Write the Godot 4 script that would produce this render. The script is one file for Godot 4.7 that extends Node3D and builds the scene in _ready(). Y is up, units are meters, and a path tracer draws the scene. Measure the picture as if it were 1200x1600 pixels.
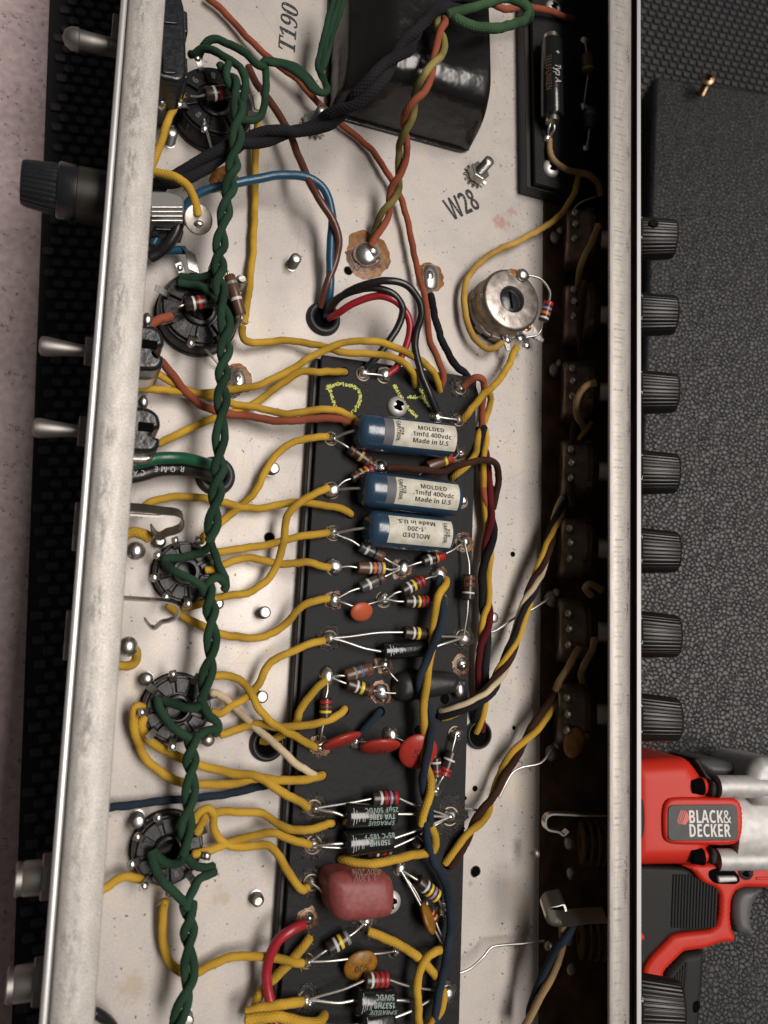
extends Node3D
# An open valve amplifier chassis lying on a bench, with a leather-covered lid and a cordless drill beside it.
# Photo coordinates (1200 x 1600) are turned into real points on a plane of known height by at(); the chassis floor is y = 0.

const F := 1220.0
const CAM := Vector3(-0.0986, 0.2475, 0.0439)
var FW := Vector3(0.36518, -0.91664, -0.16250)
var RT := Vector3(0.92792, 0.37244, -0.01561)
var UP := Vector3(-0.07483, 0.14508, -0.98659)
var MT := {}
var used := {}
var rng := RandomNumberGenerator.new()
var lump := FastNoiseLite.new()

class MB:
	var v := PackedVector3Array()
	var n := PackedVector3Array()
	var uv := PackedVector2Array()
	var c := PackedColorArray()
	var ix := PackedInt32Array()
	func add(p: Vector3, nn: Vector3, t := Vector2.ZERO, col := Color.WHITE) -> int:
		v.append(p); n.append(nn); uv.append(t); c.append(col)
		return v.size() - 1
	func tri(a: int, b: int, d: int) -> void:   # any winding: turned to agree with the normals
		var g := (v[b] - v[a]).cross(v[d] - v[a])
		if g.dot(n[a] + n[b] + n[d]) > 0.0:
			ix.append(a); ix.append(d); ix.append(b)
		else:
			ix.append(a); ix.append(b); ix.append(d)
	func quad(a: int, b: int, d: int, e: int) -> void:
		tri(a, b, d); tri(a, d, e)
	func mesh() -> ArrayMesh:
		var m := ArrayMesh.new()
		if v.is_empty(): return m
		var ar := []
		ar.resize(Mesh.ARRAY_MAX)
		ar[Mesh.ARRAY_VERTEX] = v; ar[Mesh.ARRAY_NORMAL] = n; ar[Mesh.ARRAY_TEX_UV] = uv
		ar[Mesh.ARRAY_COLOR] = c; ar[Mesh.ARRAY_INDEX] = ix
		m.add_surface_from_arrays(Mesh.PRIMITIVE_TRIANGLES, ar)
		return m

# ---------------------------------------------------------------- places, nodes
func at(x: float, y: float, h: float) -> Vector3:
	var d := FW * F + RT * (x - 600.0) - UP * (y - 800.0)
	return CAM + d * ((h * 0.001 - CAM.y) / d.y)

func mm(x: float, y: float, z: float) -> Vector3:
	return Vector3(x, y, z) * 0.001

func numbered(called: String) -> String:
	var k: int = used.get(called, -1) + 1
	used[called] = k
	return called if k == 0 else "%s_%03d" % [called, k]

func tag(o: Node, label: String, category := "", group := "", kind := "") -> void:
	if label: o.set_meta("label", label)
	if category: o.set_meta("category", category)
	if group: o.set_meta("group", group)
	if kind: o.set_meta("kind", kind)

func thing(called: String, label: String, category: String, where: Vector3, group := "") -> Node3D:
	var o := Node3D.new()
	o.name = numbered(called)
	add_child(o)
	o.position = where
	tag(o, label, category, group)
	return o

func gpos(o: Node) -> Vector3:
	var p := Vector3.ZERO
	while o != self:
		p += (o as Node3D).position
		o = o.get_parent()
	return p

func part(called: String, mb, m: Material, parent: Node = null, kind := "") -> MeshInstance3D:
	var o := MeshInstance3D.new()
	o.mesh = mb.mesh() if mb is MB else mb
	o.material_override = m
	if parent == null or parent == self:
		o.name = numbered(called)
		add_child(o)
	else:
		o.name = called
		parent.add_child(o, true)
		o.position = -gpos(parent)
	if kind: o.set_meta("kind", kind)
	return o

# ---------------------------------------------------------------- shapes
func smooth(p: PackedVector3Array, step := 0.0011) -> PackedVector3Array:
	var r := PackedVector3Array()
	var n := p.size()
	for i in n - 1:
		var a := p[maxi(i - 1, 0)]
		var b := p[i]
		var c := p[i + 1]
		var d := p[mini(i + 2, n - 1)]
		var l := b.distance_to(c)
		var k := clampi(int(ceil(l / step)), 1, 60)
		var t1 := (c - a) * 0.5
		var t2 := (d - b) * 0.5
		t1 = t1.limit_length(l * 1.1); t2 = t2.limit_length(l * 1.1)
		for j in k:
			var t := float(j) / k
			var t_2 := t * t
			var t_3 := t_2 * t
			r.append(b * (2 * t_3 - 3 * t_2 + 1) + t1 * (t_3 - 2 * t_2 + t) + c * (-2 * t_3 + 3 * t_2) + t2 * (t_3 - t_2))
	r.append(p[n - 1])
	return r

func pts(a: Array) -> PackedVector3Array:      # x, y, h triples of the photograph
	var r := PackedVector3Array()
	for i in a.size() / 3:
		r.append(at(a[i * 3], a[i * 3 + 1], a[i * 3 + 2]))
	return r

func kink(p: PackedVector3Array, amt: float) -> PackedVector3Array:
	var sd := rng.randf() * 900.0
	var s := 0.0
	for i in p.size():
		if i > 0: s += p[i].distance_to(p[i - 1])
		var e := minf(1.0, minf(i, p.size() - 1 - i) / 5.0)
		p[i] += Vector3(lump.get_noise_2d(s * 5200.0, sd), 0.5 * lump.get_noise_2d(s * 5200.0, sd + 300.0), lump.get_noise_2d(s * 5200.0, sd + 600.0)) * amt * e
	return p

func tube(mb: MB, p: PackedVector3Array, r: float, sides := 10, dirt := 0.0, taper := 0.0, wob := 0.0) -> void:
	var n := p.size()
	if n < 2: return
	var t := (p[1] - p[0]).normalized()
	var a := t.cross(Vector3.UP if absf(t.y) < 0.9 else Vector3.RIGHT).normalized()
	var s := 0.0
	var prev := -1
	var sd := rng.randf() * 100.0
	for i in n:
		var t2 := (p[mini(i + 1, n - 1)] - p[maxi(i - 1, 0)]).normalized()
		a = (a - t2 * a.dot(t2)).normalized()
		var b := t2.cross(a)
		if i > 0: s += p[i].distance_to(p[i - 1])
		var rr := r
		if taper > 0.0: rr = r * (1.0 - taper * float(i) / (n - 1))
		if wob > 0.0: rr *= 1.0 + wob * lump.get_noise_2d(s * 9000.0, sd * 10.0)
		var k := 1.0
		if dirt > 0.0:
			k = 1.0 - dirt * clampf(0.35 + 1.1 * lump.get_noise_2d(s * 2500.0, sd * 31.0), 0.0, 1.0)
		var base := mb.v.size()
		for j in sides + 1:
			var an := TAU * j / sides
			var nn := a * cos(an) + b * sin(an)
			var kk := k
			var rr2 := rr
			if dirt > 0.0: kk *= 1.0 - dirt * 0.5 * clampf(lump.get_noise_3d(s * 6000.0, sd + cos(an) * 25.0, sin(an) * 25.0) + 0.1, 0.0, 1.0)
			if dirt > 0.25: rr2 = rr * (1.0 + 0.09 * lump.get_noise_3d(s * 42000.0, sd * 3.0 + cos(an) * 70.0, sin(an) * 70.0))
			mb.add(p[i] + nn * rr2, nn, Vector2(float(j) / sides, s / (TAU * r)), Color(kk, kk, kk))
		if prev >= 0:
			for j in sides:
				mb.quad(prev + j, prev + j + 1, base + j + 1, base + j)
		prev = base
		if i == 0 or i == n - 1:
			var sg := -1.0 if i == 0 else 1.0
			var ring := mb.v.size()
			for j in sides + 1:
				var an2 := TAU * j / sides
				var n2 := (a * cos(an2) + b * sin(an2))
				mb.add(p[i] + n2 * rr * 0.6 + t2 * sg * rr * 0.35, (n2 * 0.5 + t2 * sg).normalized(), Vector2(float(j) / sides, s / (TAU * r)), Color(k, k, k))
			var tip := mb.add(p[i] + t2 * sg * rr * 0.45, t2 * sg, Vector2(0.5, s / (TAU * r)), Color(k, k, k))
			for j in sides:
				mb.quad(base + j, base + j + 1, ring + j + 1, ring + j)
				mb.tri(ring + j, ring + j + 1, tip)

func offset_path(p: PackedVector3Array, rad: float, pitch: float, phase: float) -> PackedVector3Array:
	var r := PackedVector3Array()
	var n := p.size()
	var a := Vector3.UP
	var s := 0.0
	for i in n:
		var t := (p[mini(i + 1, n - 1)] - p[maxi(i - 1, 0)]).normalized()
		if i == 0: a = t.cross(Vector3.UP).normalized()
		a = (a - t * a.dot(t)).normalized()
		if i > 0: s += p[i].distance_to(p[i - 1])
		var an := phase + TAU * s / pitch + 1.5 * lump.get_noise_1d(s * 1500.0)
		r.append(p[i] + (a * cos(an) + t.cross(a) * sin(an)) * rad)
	return r

func frame(axis: Vector3) -> Basis:      # y along the axis
	var y := axis.normalized()
	var x := y.cross(Vector3.FORWARD if absf(y.z) < 0.9 else Vector3.UP).normalized()
	return Basis(x, y, x.cross(y))

# profile: Vector2(t along axis, radius), metres
func lathe(mb: MB, prof: Array, o: Vector3, axis: Vector3, sides := 20, col := Color.WHITE, ribs := 0, rib_depth := 0.0) -> void:
	var fr := frame(axis)
	var n := prof.size()
	var nr := []
	for i in n - 1:
		var d: Vector2 = prof[i + 1] - prof[i]
		nr.append(Vector2(-d.y, d.x).normalized() if d.length() > 1e-9 else Vector2(0, 1))   # (t, r)
	var len := 0.0
	for i in n - 1:
		var na: Vector2 = nr[i]
		var nb: Vector2 = nr[i]
		if i > 0 and nr[i - 1].dot(nr[i]) > 0.7: na = (nr[i - 1] + nr[i]).normalized()
		if i < n - 2 and nr[i + 1].dot(nr[i]) > 0.7: nb = (nr[i + 1] + nr[i]).normalized()
		var base := mb.v.size()
		for e in 2:
			var q: Vector2 = prof[i + e]
			var q2: Vector2 = na if e == 0 else nb
			for j in sides + 1:
				var an := TAU * j / sides
				var dir := fr.x * cos(an) + fr.z * sin(an)
				var rr := q.y
				var nn := (fr.y * q2.x + dir * q2.y).normalized()
				if ribs > 0:
					var ph := fposmod(an * ribs / TAU, 1.0)
					var w := 1.0 - absf(ph * 2.0 - 1.0)
					rr -= rib_depth * clampf(1.0 - w * 1.6, 0.0, 1.0) * minf(1.0, q.y / 0.003)
					var side := fr.z * cos(an) - fr.x * sin(an)
					if w < 0.62: nn = (nn + side * (-0.8 if ph < 0.5 else 0.8) * absf(q2.y)).normalized()
				mb.add(o + fr.y * q.x + dir * rr, nn, Vector2(float(j) / sides, (prof[i + e] as Vector2).x * 60.0), col)
		for j in sides:
			mb.quad(base + j, base + j + 1, base + sides + 1 + j + 1, base + sides + 1 + j)

func poly_ccw(p: PackedVector2Array) -> PackedVector2Array:
	if Geometry2D.is_polygon_clockwise(p): p.reverse()
	return p

func inset(p: PackedVector2Array, d: float) -> PackedVector2Array:
	var r := PackedVector2Array()
	var n := p.size()
	for i in n:
		var a := (p[i] - p[(i + n - 1) % n]).normalized()
		var b := (p[(i + 1) % n] - p[i]).normalized()
		var na := Vector2(-a.y, a.x)
		var nb := Vector2(-b.y, b.x)
		var m := (na + nb)
		var l := maxf(m.length_squared(), 0.4)
		r.append(p[i] + m * (2.0 / l) * d)
	return r

# extrude a polygon (x, z in metres, in the frame xf) from y0 to y1 with a rounded top edge
func prism(mb: MB, p0: PackedVector2Array, y0: float, y1: float, bev := 0.0, seg := 2, xf := Transform3D.IDENTITY, uvr := Rect2(), col := Color.WHITE, bottom := true) -> void:
	var p := poly_ccw(p0)
	var n := p.size()
	var en := []
	for i in n:
		var d := (p[(i + 1) % n] - p[i]).normalized()
		en.append(Vector2(d.y, -d.x))
	var rings := [[0.0, y0, 0.0], [0.0, y1 - bev, 0.0]]
	if bev > 0.0:
		for k in range(1, seg + 1):
			var an := PI / 2 * k / seg
			rings.append([bev * (1.0 - cos(an)), y1 - bev + bev * sin(an), an])
	for k in rings.size() - 1:
		var ra := inset(p, rings[k][0])
		var rb := inset(p, rings[k + 1][0])
		for i in n:
			var j := (i + 1) % n
			var e0: Vector2 = en[i]
			var n0 := e0
			var n1 := e0
			if en[(i + n - 1) % n].dot(e0) > 0.76: n0 = (en[(i + n - 1) % n] + e0).normalized()
			if en[j].dot(e0) > 0.76: n1 = (en[j] + e0).normalized()
			var q := []
			for w in [[ra[i], rings[k], n0], [ra[j], rings[k], n1], [rb[j], rings[k + 1], n1], [rb[i], rings[k + 1], n0]]:
				var an2: float = w[1][2]
				var nn: Vector2 = w[2]
				var pp: Vector2 = w[0]
				q.append(mb.add(xf * Vector3(pp.x, w[1][1], pp.y), (xf.basis * Vector3(nn.x * cos(an2), sin(an2), nn.y * cos(an2))).normalized(), uvp(pp, uvr), col))
			mb.quad(q[0], q[1], q[2], q[3])
	for s in ([1, -1] if bottom else [1]):
		var cap := inset(p, bev if s > 0 else 0.0)
		var t := Geometry2D.triangulate_polygon(cap)
		var base := mb.v.size()
		for q in cap: mb.add(xf * Vector3(q.x, y1 if s > 0 else y0, q.y), (xf.basis * Vector3(0, s, 0)).normalized(), uvp(q, uvr), col)
		if t.is_empty() and s > 0 and bev > 0.0:
			var alt := Geometry2D.offset_polygon(p, -bev)
			if alt.size() > 0:
				cap = alt[0]
				t = Geometry2D.triangulate_polygon(cap)
				for q in cap: mb.add(xf * Vector3(q.x, y1, q.y), (xf.basis * Vector3.UP).normalized(), uvp(q, uvr), col)
				base = mb.v.size() - cap.size()
		if t.is_empty():
			for i in range(1, cap.size() - 1): mb.tri(base, base + i, base + i + 1)
		for i in t.size() / 3: mb.tri(base + t[i * 3], base + t[i * 3 + 1], base + t[i * 3 + 2])

# a solid over any outline whose top edge is rounded with a wide radius
func puff(mb: MB, p0: PackedVector2Array, y0: float, y1: float, bev: float, xf := Transform3D.IDENTITY, crown := 0.0, step := 0.0013) -> void:
	var p := poly_ccw(p0)
	var per := 0.0
	for i in p.size(): per += p[i].distance_to(p[(i + 1) % p.size()])
	var b := resample(p, clampi(int(per / step), 16, 260))
	var nb := b.size()
	var q := PackedVector2Array(b)
	for t in [0.07, 0.2, 0.4, 0.65, 0.95]:
		for g in Geometry2D.offset_polygon(p, -bev * t, Geometry2D.JOIN_ROUND):
			var l := 0.0
			for i in g.size(): l += g[i].distance_to(g[(i + 1) % g.size()])
			if l > step * 3.0: q.append_array(resample(g, clampi(int(l / (step * 1.1)), 5, 240)))
	var lo := p[0]
	var hi := p[0]
	for v2 in p:
		lo = lo.min(v2); hi = hi.max(v2)
	var gs := maxf(step * 1.8, (hi - lo).length() / 40.0)
	var gx := lo.x
	while gx < hi.x:
		var gz := lo.y
		while gz < hi.y:
			var w := Vector2(gx + gs * 0.13, gz + gs * 0.21)
			if Geometry2D.is_point_in_polygon(w, p) and edge_point(w, p).distance_to(w) > bev * 1.05: q.append(w)
			gz += gs
		gx += gs
	var base := mb.v.size()
	var dmax := bev * 1.2
	var ds := []
	for i in q.size():
		var c := edge_point(q[i], p)
		ds.append([c.distance_to(q[i]) if i >= nb else 0.0, c])
		dmax = maxf(dmax, ds[i][0])
	for i in q.size():
		var d: float = ds[i][0]
		var co := clampf((bev - d) / bev, 0.0, 1.0)
		var si := sqrt(1.0 - co * co)
		var out := Vector2.ZERO
		if i < nb:
			var tg := (b[(i + 1) % nb] - b[(i + nb - 1) % nb]).normalized()
			out = Vector2(tg.y, -tg.x)
		elif d > 1e-7: out = ((ds[i][1] as Vector2) - q[i]) / d
		var cr := crown * (1.0 - pow(1.0 - d / dmax, 2.0))
		var sl := crown * 2.0 * (1.0 - d / dmax) / dmax
		var nn := Vector3(out.x * (co + sl * si), si, out.y * (co + sl * si))
		if nn.length() < 0.01: nn = Vector3(out.x, 0, out.y)
		mb.add(xf * Vector3(q[i].x, y1 - bev + bev * si + cr, q[i].y), (xf.basis * nn).normalized(), uvp(q[i], Rect2()))
	var t3 := Geometry2D.triangulate_delaunay(q)
	for i in t3.size() / 3:
		var c3 := (q[t3[i * 3]] + q[t3[i * 3 + 1]] + q[t3[i * 3 + 2]]) / 3.0
		if Geometry2D.is_point_in_polygon(c3, p): mb.tri(base + t3[i * 3], base + t3[i * 3 + 1], base + t3[i * 3 + 2])
	for i in nb:
		var j := (i + 1) % nb
		var r := []
		for w in [[i, y0], [j, y0], [j, y1 - bev], [i, y1 - bev]]:
			var n0 := mb.n[base + w[0]]
			r.append(mb.add(xf * Vector3(b[w[0]].x, w[1], b[w[0]].y), (n0 - xf.basis.y * n0.dot(xf.basis.y)).normalized()))
		mb.quad(r[0], r[1], r[2], r[3])

func edge_point(w: Vector2, p: PackedVector2Array) -> Vector2:
	var best := p[0]
	var bd := 1e9
	var n := p.size()
	for i in n:
		var c := Geometry2D.get_closest_point_to_segment(w, p[i], p[(i + 1) % n])
		var d := c.distance_squared_to(w)
		if d < bd:
			bd = d; best = c
	return best

func uvp(q: Vector2, r: Rect2) -> Vector2:
	return q * 100.0 if r.size == Vector2.ZERO else (q - r.position) / r.size

func poly(a: Array, h: float) -> PackedVector2Array:      # x, y pairs of the photograph on the plane h
	var r := PackedVector2Array()
	for i in a.size() / 2:
		var q := at(a[i * 2], a[i * 2 + 1], h)
		r.append(Vector2(q.x, q.z))
	return r

func round_poly(p: PackedVector2Array, d: float, k := 3) -> PackedVector2Array:
	var r := PackedVector2Array()
	var n := p.size()
	for i in n:
		var a := p[(i + n - 1) % n]
		var b := p[i]
		var c := p[(i + 1) % n]
		var da := minf(d, b.distance_to(a) * 0.45)
		var dc := minf(d, b.distance_to(c) * 0.45)
		var s := b + (a - b).normalized() * da
		var e := b + (c - b).normalized() * dc
		for j in k + 1:
			var t := float(j) / k
			r.append(s.lerp(b, t).lerp(b.lerp(e, t), t))
	return r

func resample(p: PackedVector2Array, k: int) -> PackedVector2Array:
	var tot := 0.0
	var n := p.size()
	for i in n: tot += p[i].distance_to(p[(i + 1) % n])
	var r := PackedVector2Array()
	var i := 0
	var acc := 0.0
	for j in k:
		var want := tot * j / k
		while i < n - 1 and acc + p[i].distance_to(p[(i + 1) % n]) < want:
			acc += p[i].distance_to(p[(i + 1) % n])
			i += 1
		r.append(p[i].lerp(p[(i + 1) % n], (want - acc) / maxf(p[i].distance_to(p[(i + 1) % n]), 1e-9)))
	return r

func rect(w: float, d: float) -> PackedVector2Array:
	return PackedVector2Array([Vector2(-w, -d) / 2, Vector2(w, -d) / 2, Vector2(w, d) / 2, Vector2(-w, d) / 2])

func ngon(k: int, r: float, turn := 0.0, squash := 1.0) -> PackedVector2Array:
	var p := PackedVector2Array()
	for i in k: p.append(Vector2(cos(turn + TAU * i / k), sin(turn + TAU * i / k) * squash) * r)
	return p

func box(mb: MB, c: Vector3, size: Vector3, b := Basis.IDENTITY, bev := 0.0003) -> void:
	prism(mb, rect(size.x, size.z), -size.y / 2, size.y / 2, bev, 2, Transform3D(b, c))

func blob(mb: MB, c: Vector3, r: Vector3, amp := 0.15, freq := 300.0, b := Basis.IDENTITY, u := 14, w := 9, col := Color.WHITE) -> void:
	var base := mb.v.size()
	var sd := rng.randf() * 50.0
	for i in w + 1:
		var th := PI * i / w
		for j in u + 1:
			var ph := TAU * j / u
			var d := Vector3(sin(th) * cos(ph), cos(th), sin(th) * sin(ph))
			var k := 1.0 + amp * lump.get_noise_3d(d.x * freq * 0.1 + sd * 9.0, d.y * freq * 0.1, d.z * freq * 0.1)
			mb.add(c + b * (d * r * k), (b * (d / r)).normalized(), Vector2(float(j) / u, float(i) / w), col)
	for i in w:
		for j in u:
			mb.quad(base + i * (u + 1) + j, base + i * (u + 1) + j + 1, base + (i + 1) * (u + 1) + j + 1, base + (i + 1) * (u + 1) + j)

func ribbon(mb: MB, p: PackedVector3Array, wide: Vector3, thick: float) -> void:      # a bent metal strip, wide = half width vector
	var n := p.size()
	var prev := -1
	for i in n:
		var t := (p[mini(i + 1, n - 1)] - p[maxi(i - 1, 0)]).normalized()
		var nn := t.cross(wide).normalized()
		var base := mb.v.size()
		var cs := [nn * thick + wide, nn * thick - wide, -nn * thick - wide, -nn * thick + wide]
		var ns := [nn, -wide.normalized(), -nn, wide.normalized()]
		for k in 4:
			mb.add(p[i] + cs[k], ns[k]); mb.add(p[i] + cs[(k + 1) % 4], ns[k])
		if prev >= 0:
			for k in 4: mb.quad(prev + k * 2, prev + k * 2 + 1, base + k * 2 + 1, base + k * 2)
		if i == 0 or i == n - 1:
			var e := mb.v.size()
			for k in 4: mb.add(p[i] + cs[k], t * (-1.0 if i == 0 else 1.0))
			mb.quad(e, e + 1, e + 2, e + 3)
		prev = base

func letters(parent: Node, called: String, txt: String, cap: float, o: Vector3, ex: Vector3, up: Vector3, m: Material, bold := true, bend := 0.0, squeeze := 1.0, serif := false, skew := 0.0) -> void:
	# cap = height of the capitals in metres; ex = reading direction, up = letters' up; bend = cylinder radius (axis along ex)
	var tm := TextMesh.new()
	var f := SystemFont.new()
	f.font_names = PackedStringArray(["Droid Serif" if serif else "Droid Sans"])
	f.font_weight = 700 if bold else 400
	tm.font = f
	tm.text = txt
	tm.font_size = 64
	tm.pixel_size = 0.01
	tm.depth = 0.02
	tm.curve_step = 4.0
	var mb := MB.new()
	var ar := tm.get_mesh_arrays()
	var vs: PackedVector3Array = ar[Mesh.ARRAY_VERTEX]
	var ix: PackedInt32Array = ar[Mesh.ARRAY_INDEX]
	var k := cap / 0.457
	ex = ex.normalized()
	up = (up - ex * up.dot(ex)).normalized()
	var z := ex.cross(up)
	for q in vs:
		var x := (q.x + skew * q.y) * k * squeeze
		var y := q.y * k
		var d := q.z * k * 0.06 + 0.00004
		var p := o + ex * x
		var nn := z
		if bend > 0.0:
			var an := y / bend
			nn = z * cos(an) + up * sin(an)
			p += nn * (bend + d) - z * bend
		else:
			p += up * y + z * d
		mb.add(p, nn)
	for i in ix.size() / 3: mb.tri(ix[i * 3], ix[i * 3 + 1], ix[i * 3 + 2])
	part(called, mb, m, parent)

# ---------------------------------------------------------------- materials
func noise_tex(sz: int, freq: float, type := FastNoiseLite.TYPE_SIMPLEX_SMOOTH, octaves := 4, ramp: Gradient = null, normal := 0.0, cell := -1, warp := 0.0, sd := 1) -> NoiseTexture2D:
	var t := NoiseTexture2D.new()
	t.width = sz; t.height = sz; t.seamless = true
	var n := FastNoiseLite.new()
	n.noise_type = type; n.frequency = freq; n.fractal_octaves = octaves; n.seed = sd
	if cell >= 0:
		n.cellular_return_type = cell
		n.fractal_type = FastNoiseLite.FRACTAL_NONE if octaves <= 1 else FastNoiseLite.FRACTAL_FBM
	if warp > 0.0:
		n.domain_warp_enabled = true; n.domain_warp_amplitude = warp; n.domain_warp_frequency = freq * 1.3
	t.noise = n
	if ramp: t.color_ramp = ramp
	if normal > 0.0: t.as_normal_map = true; t.bump_strength = normal
	return t

func grad(a: Array) -> Gradient:
	var g := Gradient.new()
	var o := PackedFloat32Array()
	var c := PackedColorArray()
	for e in a: o.append(e[0]); c.append(e[1])
	g.offsets = o; g.colors = c
	return g

func lin(r: float, g: float, b: float) -> Color:
	return Color(r, g, b).linear_to_srgb()

func mat(called: String, c: Color, rough: float, metal := 0.0, more := {}) -> StandardMaterial3D:
	var m := StandardMaterial3D.new()
	m.resource_name = called
	m.albedo_color = c.linear_to_srgb()
	m.roughness = rough; m.metallic = metal
	m.vertex_color_use_as_albedo = true
	for k in more: m.set(k, more[k])
	if more.has("normal_texture"): m.normal_enabled = true
	if more.has("heightmap_texture"): m.heightmap_enabled = true
	MT[called] = m
	return m

func braid_normal() -> ImageTexture:
	var im := Image.create(96, 96, false, Image.FORMAT_RGB8)
	for y in 96:
		for x in 96:
			var u := x / 96.0
			var w := y / 96.0
			var a := sin(TAU * (5 * u + 6 * w))
			var b := sin(TAU * (5 * u - 6 * w))
			var k := sin(TAU * 5 * u) * sin(TAU * 6 * w)
			var h := 0.5 + 0.4 * (a if k > 0 else b) + 0.1 * sin(TAU * 24 * u + 9.0 * w) * sin(TAU * 20 * w)
			im.set_pixel(x, y, Color(h, h, h))
	im.bump_map_to_normal_map(3.0)
	return ImageTexture.create_from_image(im)

func seg_dist(p: Vector2, a: Vector2, b: Vector2) -> float:
	return p.distance_to(Geometry2D.get_closest_point_to_segment(p, a, b))

const FLOOR_RECT := Rect2(-0.100, -0.265, 0.200, 0.470)

func floor_texture() -> ImageTexture:
	# bare aged metal: blotches, yellowed patches, pen marks and flecks of dirt
	var W := 720
	var H := 1692
	var im := Image.create(W, H, false, Image.FORMAT_RGB8)
	var big := FastNoiseLite.new(); big.frequency = 0.006; big.seed = 4
	var mid := FastNoiseLite.new(); mid.frequency = 0.03; mid.seed = 9
	var fine := FastNoiseLite.new(); fine.frequency = 0.33; fine.seed = 5; fine.fractal_octaves = 2
	for y in H:
		for x in W:
			var b := big.get_noise_2d(x, y)
			var m := mid.get_noise_2d(x, y)
			var f := fine.get_noise_2d(x, y)
			var k := 0.94 + 0.05 * b + 0.035 * m + 0.05 * f
			var yel := clampf(b * 0.6 + m * 0.7 - 0.12, 0.0, 0.5)
			im.set_pixel(x, y, Color(k, k * (0.975 - 0.03 * yel), k * (0.955 - 0.13 * yel)))
	var r := RandomNumberGenerator.new()
	r.seed = 77
	for i in 3600:      # flecks, short hairs and pits
		var p := Vector2(r.randf() * W, r.randf() * H)
		if r.randf() < 0.45: p.x = W * (0.72 + 0.28 * r.randf())
		var an := r.randf() * TAU
		var l := 0.3 + 2.6 * pow(r.randf(), 5.0)
		var dk := 0.2 + 0.6 * r.randf()
		for s in int(l * 2.0) + 1:
			var q := p + Vector2(cos(an), sin(an)) * s * 0.5
			an += r.randf_range(-0.25, 0.25)
			if q.x >= 0 and q.y >= 0 and q.x < W and q.y < H:
				var c0 := im.get_pixel(int(q.x), int(q.y))
				im.set_pixel(int(q.x), int(q.y), c0.lerp(Color(0.16, 0.12, 0.09), dk))
	for i in 260:      # long faint scratches, mostly along the folded sheet
		var p := Vector2(r.randf() * W, r.randf() * H)
		var an := PI / 2 + r.randfn() * 0.35 if r.randf() < 0.7 else r.randf() * TAU
		var l := r.randi_range(15, 120)
		var up := r.randf() < 0.5
		var w0 := r.randf_range(0.05, 0.16)
		for s in l:
			var q := p + Vector2(cos(an), sin(an)) * s
			if q.x >= 0 and q.y >= 0 and q.x < W and q.y < H:
				im.set_pixel(int(q.x), int(q.y), im.get_pixel(int(q.x), int(q.y)).lerp(Color.WHITE if up else Color(0.4, 0.36, 0.33), w0))
	var marks := [[782, 348, 14, Color(0.85, 0.42, 0.36), 0.35], [800, 330, 9, Color(0.85, 0.42, 0.36), 0.3], [350, 1090, 9, Color(0.72, 0.5, 0.3), 0.3], [250, 1385, 9, Color(0.6, 0.48, 0.34), 0.35], [205, 1540, 16, Color(0.82, 0.7, 0.5), 0.3],
		[585, 560, 7, Color(0.35, 0.3, 0.22), 0.4], [470, 590, 10, Color(0.8, 0.7, 0.52), 0.3], [745, 553, 2, Color(0.7, 0.28, 0.08), 0.9], [735, 1380, 4, Color(0.4, 0.38, 0.36), 0.25], [345, 1400, 12, Color(0.82, 0.72, 0.58), 0.35],
		[360, 650, 14, Color(0.8, 0.74, 0.62), 0.3], [645, 311, 2, Color(0.55, 0.3, 0.12), 0.8], [230, 870, 9, Color(0.7, 0.6, 0.45), 0.3], [215, 1160, 13, Color(0.8, 0.74, 0.74), 0.3], [735, 1475, 2, Color(0.2, 0.55, 0.45), 0.5]]
	for mk in marks:
		var q := at(mk[0], mk[1], 0.0)
		var c2 := Vector2((q.x - FLOOR_RECT.position.x) / FLOOR_RECT.size.x * W, (q.z - FLOOR_RECT.position.y) / FLOOR_RECT.size.y * H)
		var rad: float = mk[2] * 0.9
		for y in range(maxi(0, int(c2.y - rad * 1.6)), mini(H, int(c2.y + rad * 1.6))):
			for x in range(maxi(0, int(c2.x - rad * 1.6)), mini(W, int(c2.x + rad * 1.6))):
				var d := Vector2(x, y).distance_to(c2) / rad + 0.8 * mid.get_noise_2d(x * 3.0, y * 3.0)
				var w: float = clampf((1.1 - d) * 1.6, 0.0, 1.0) * mk[4]
				im.set_pixel(x, y, im.get_pixel(x, y).lerp(mk[3], w))
	return ImageTexture.create_from_image(im)

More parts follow.
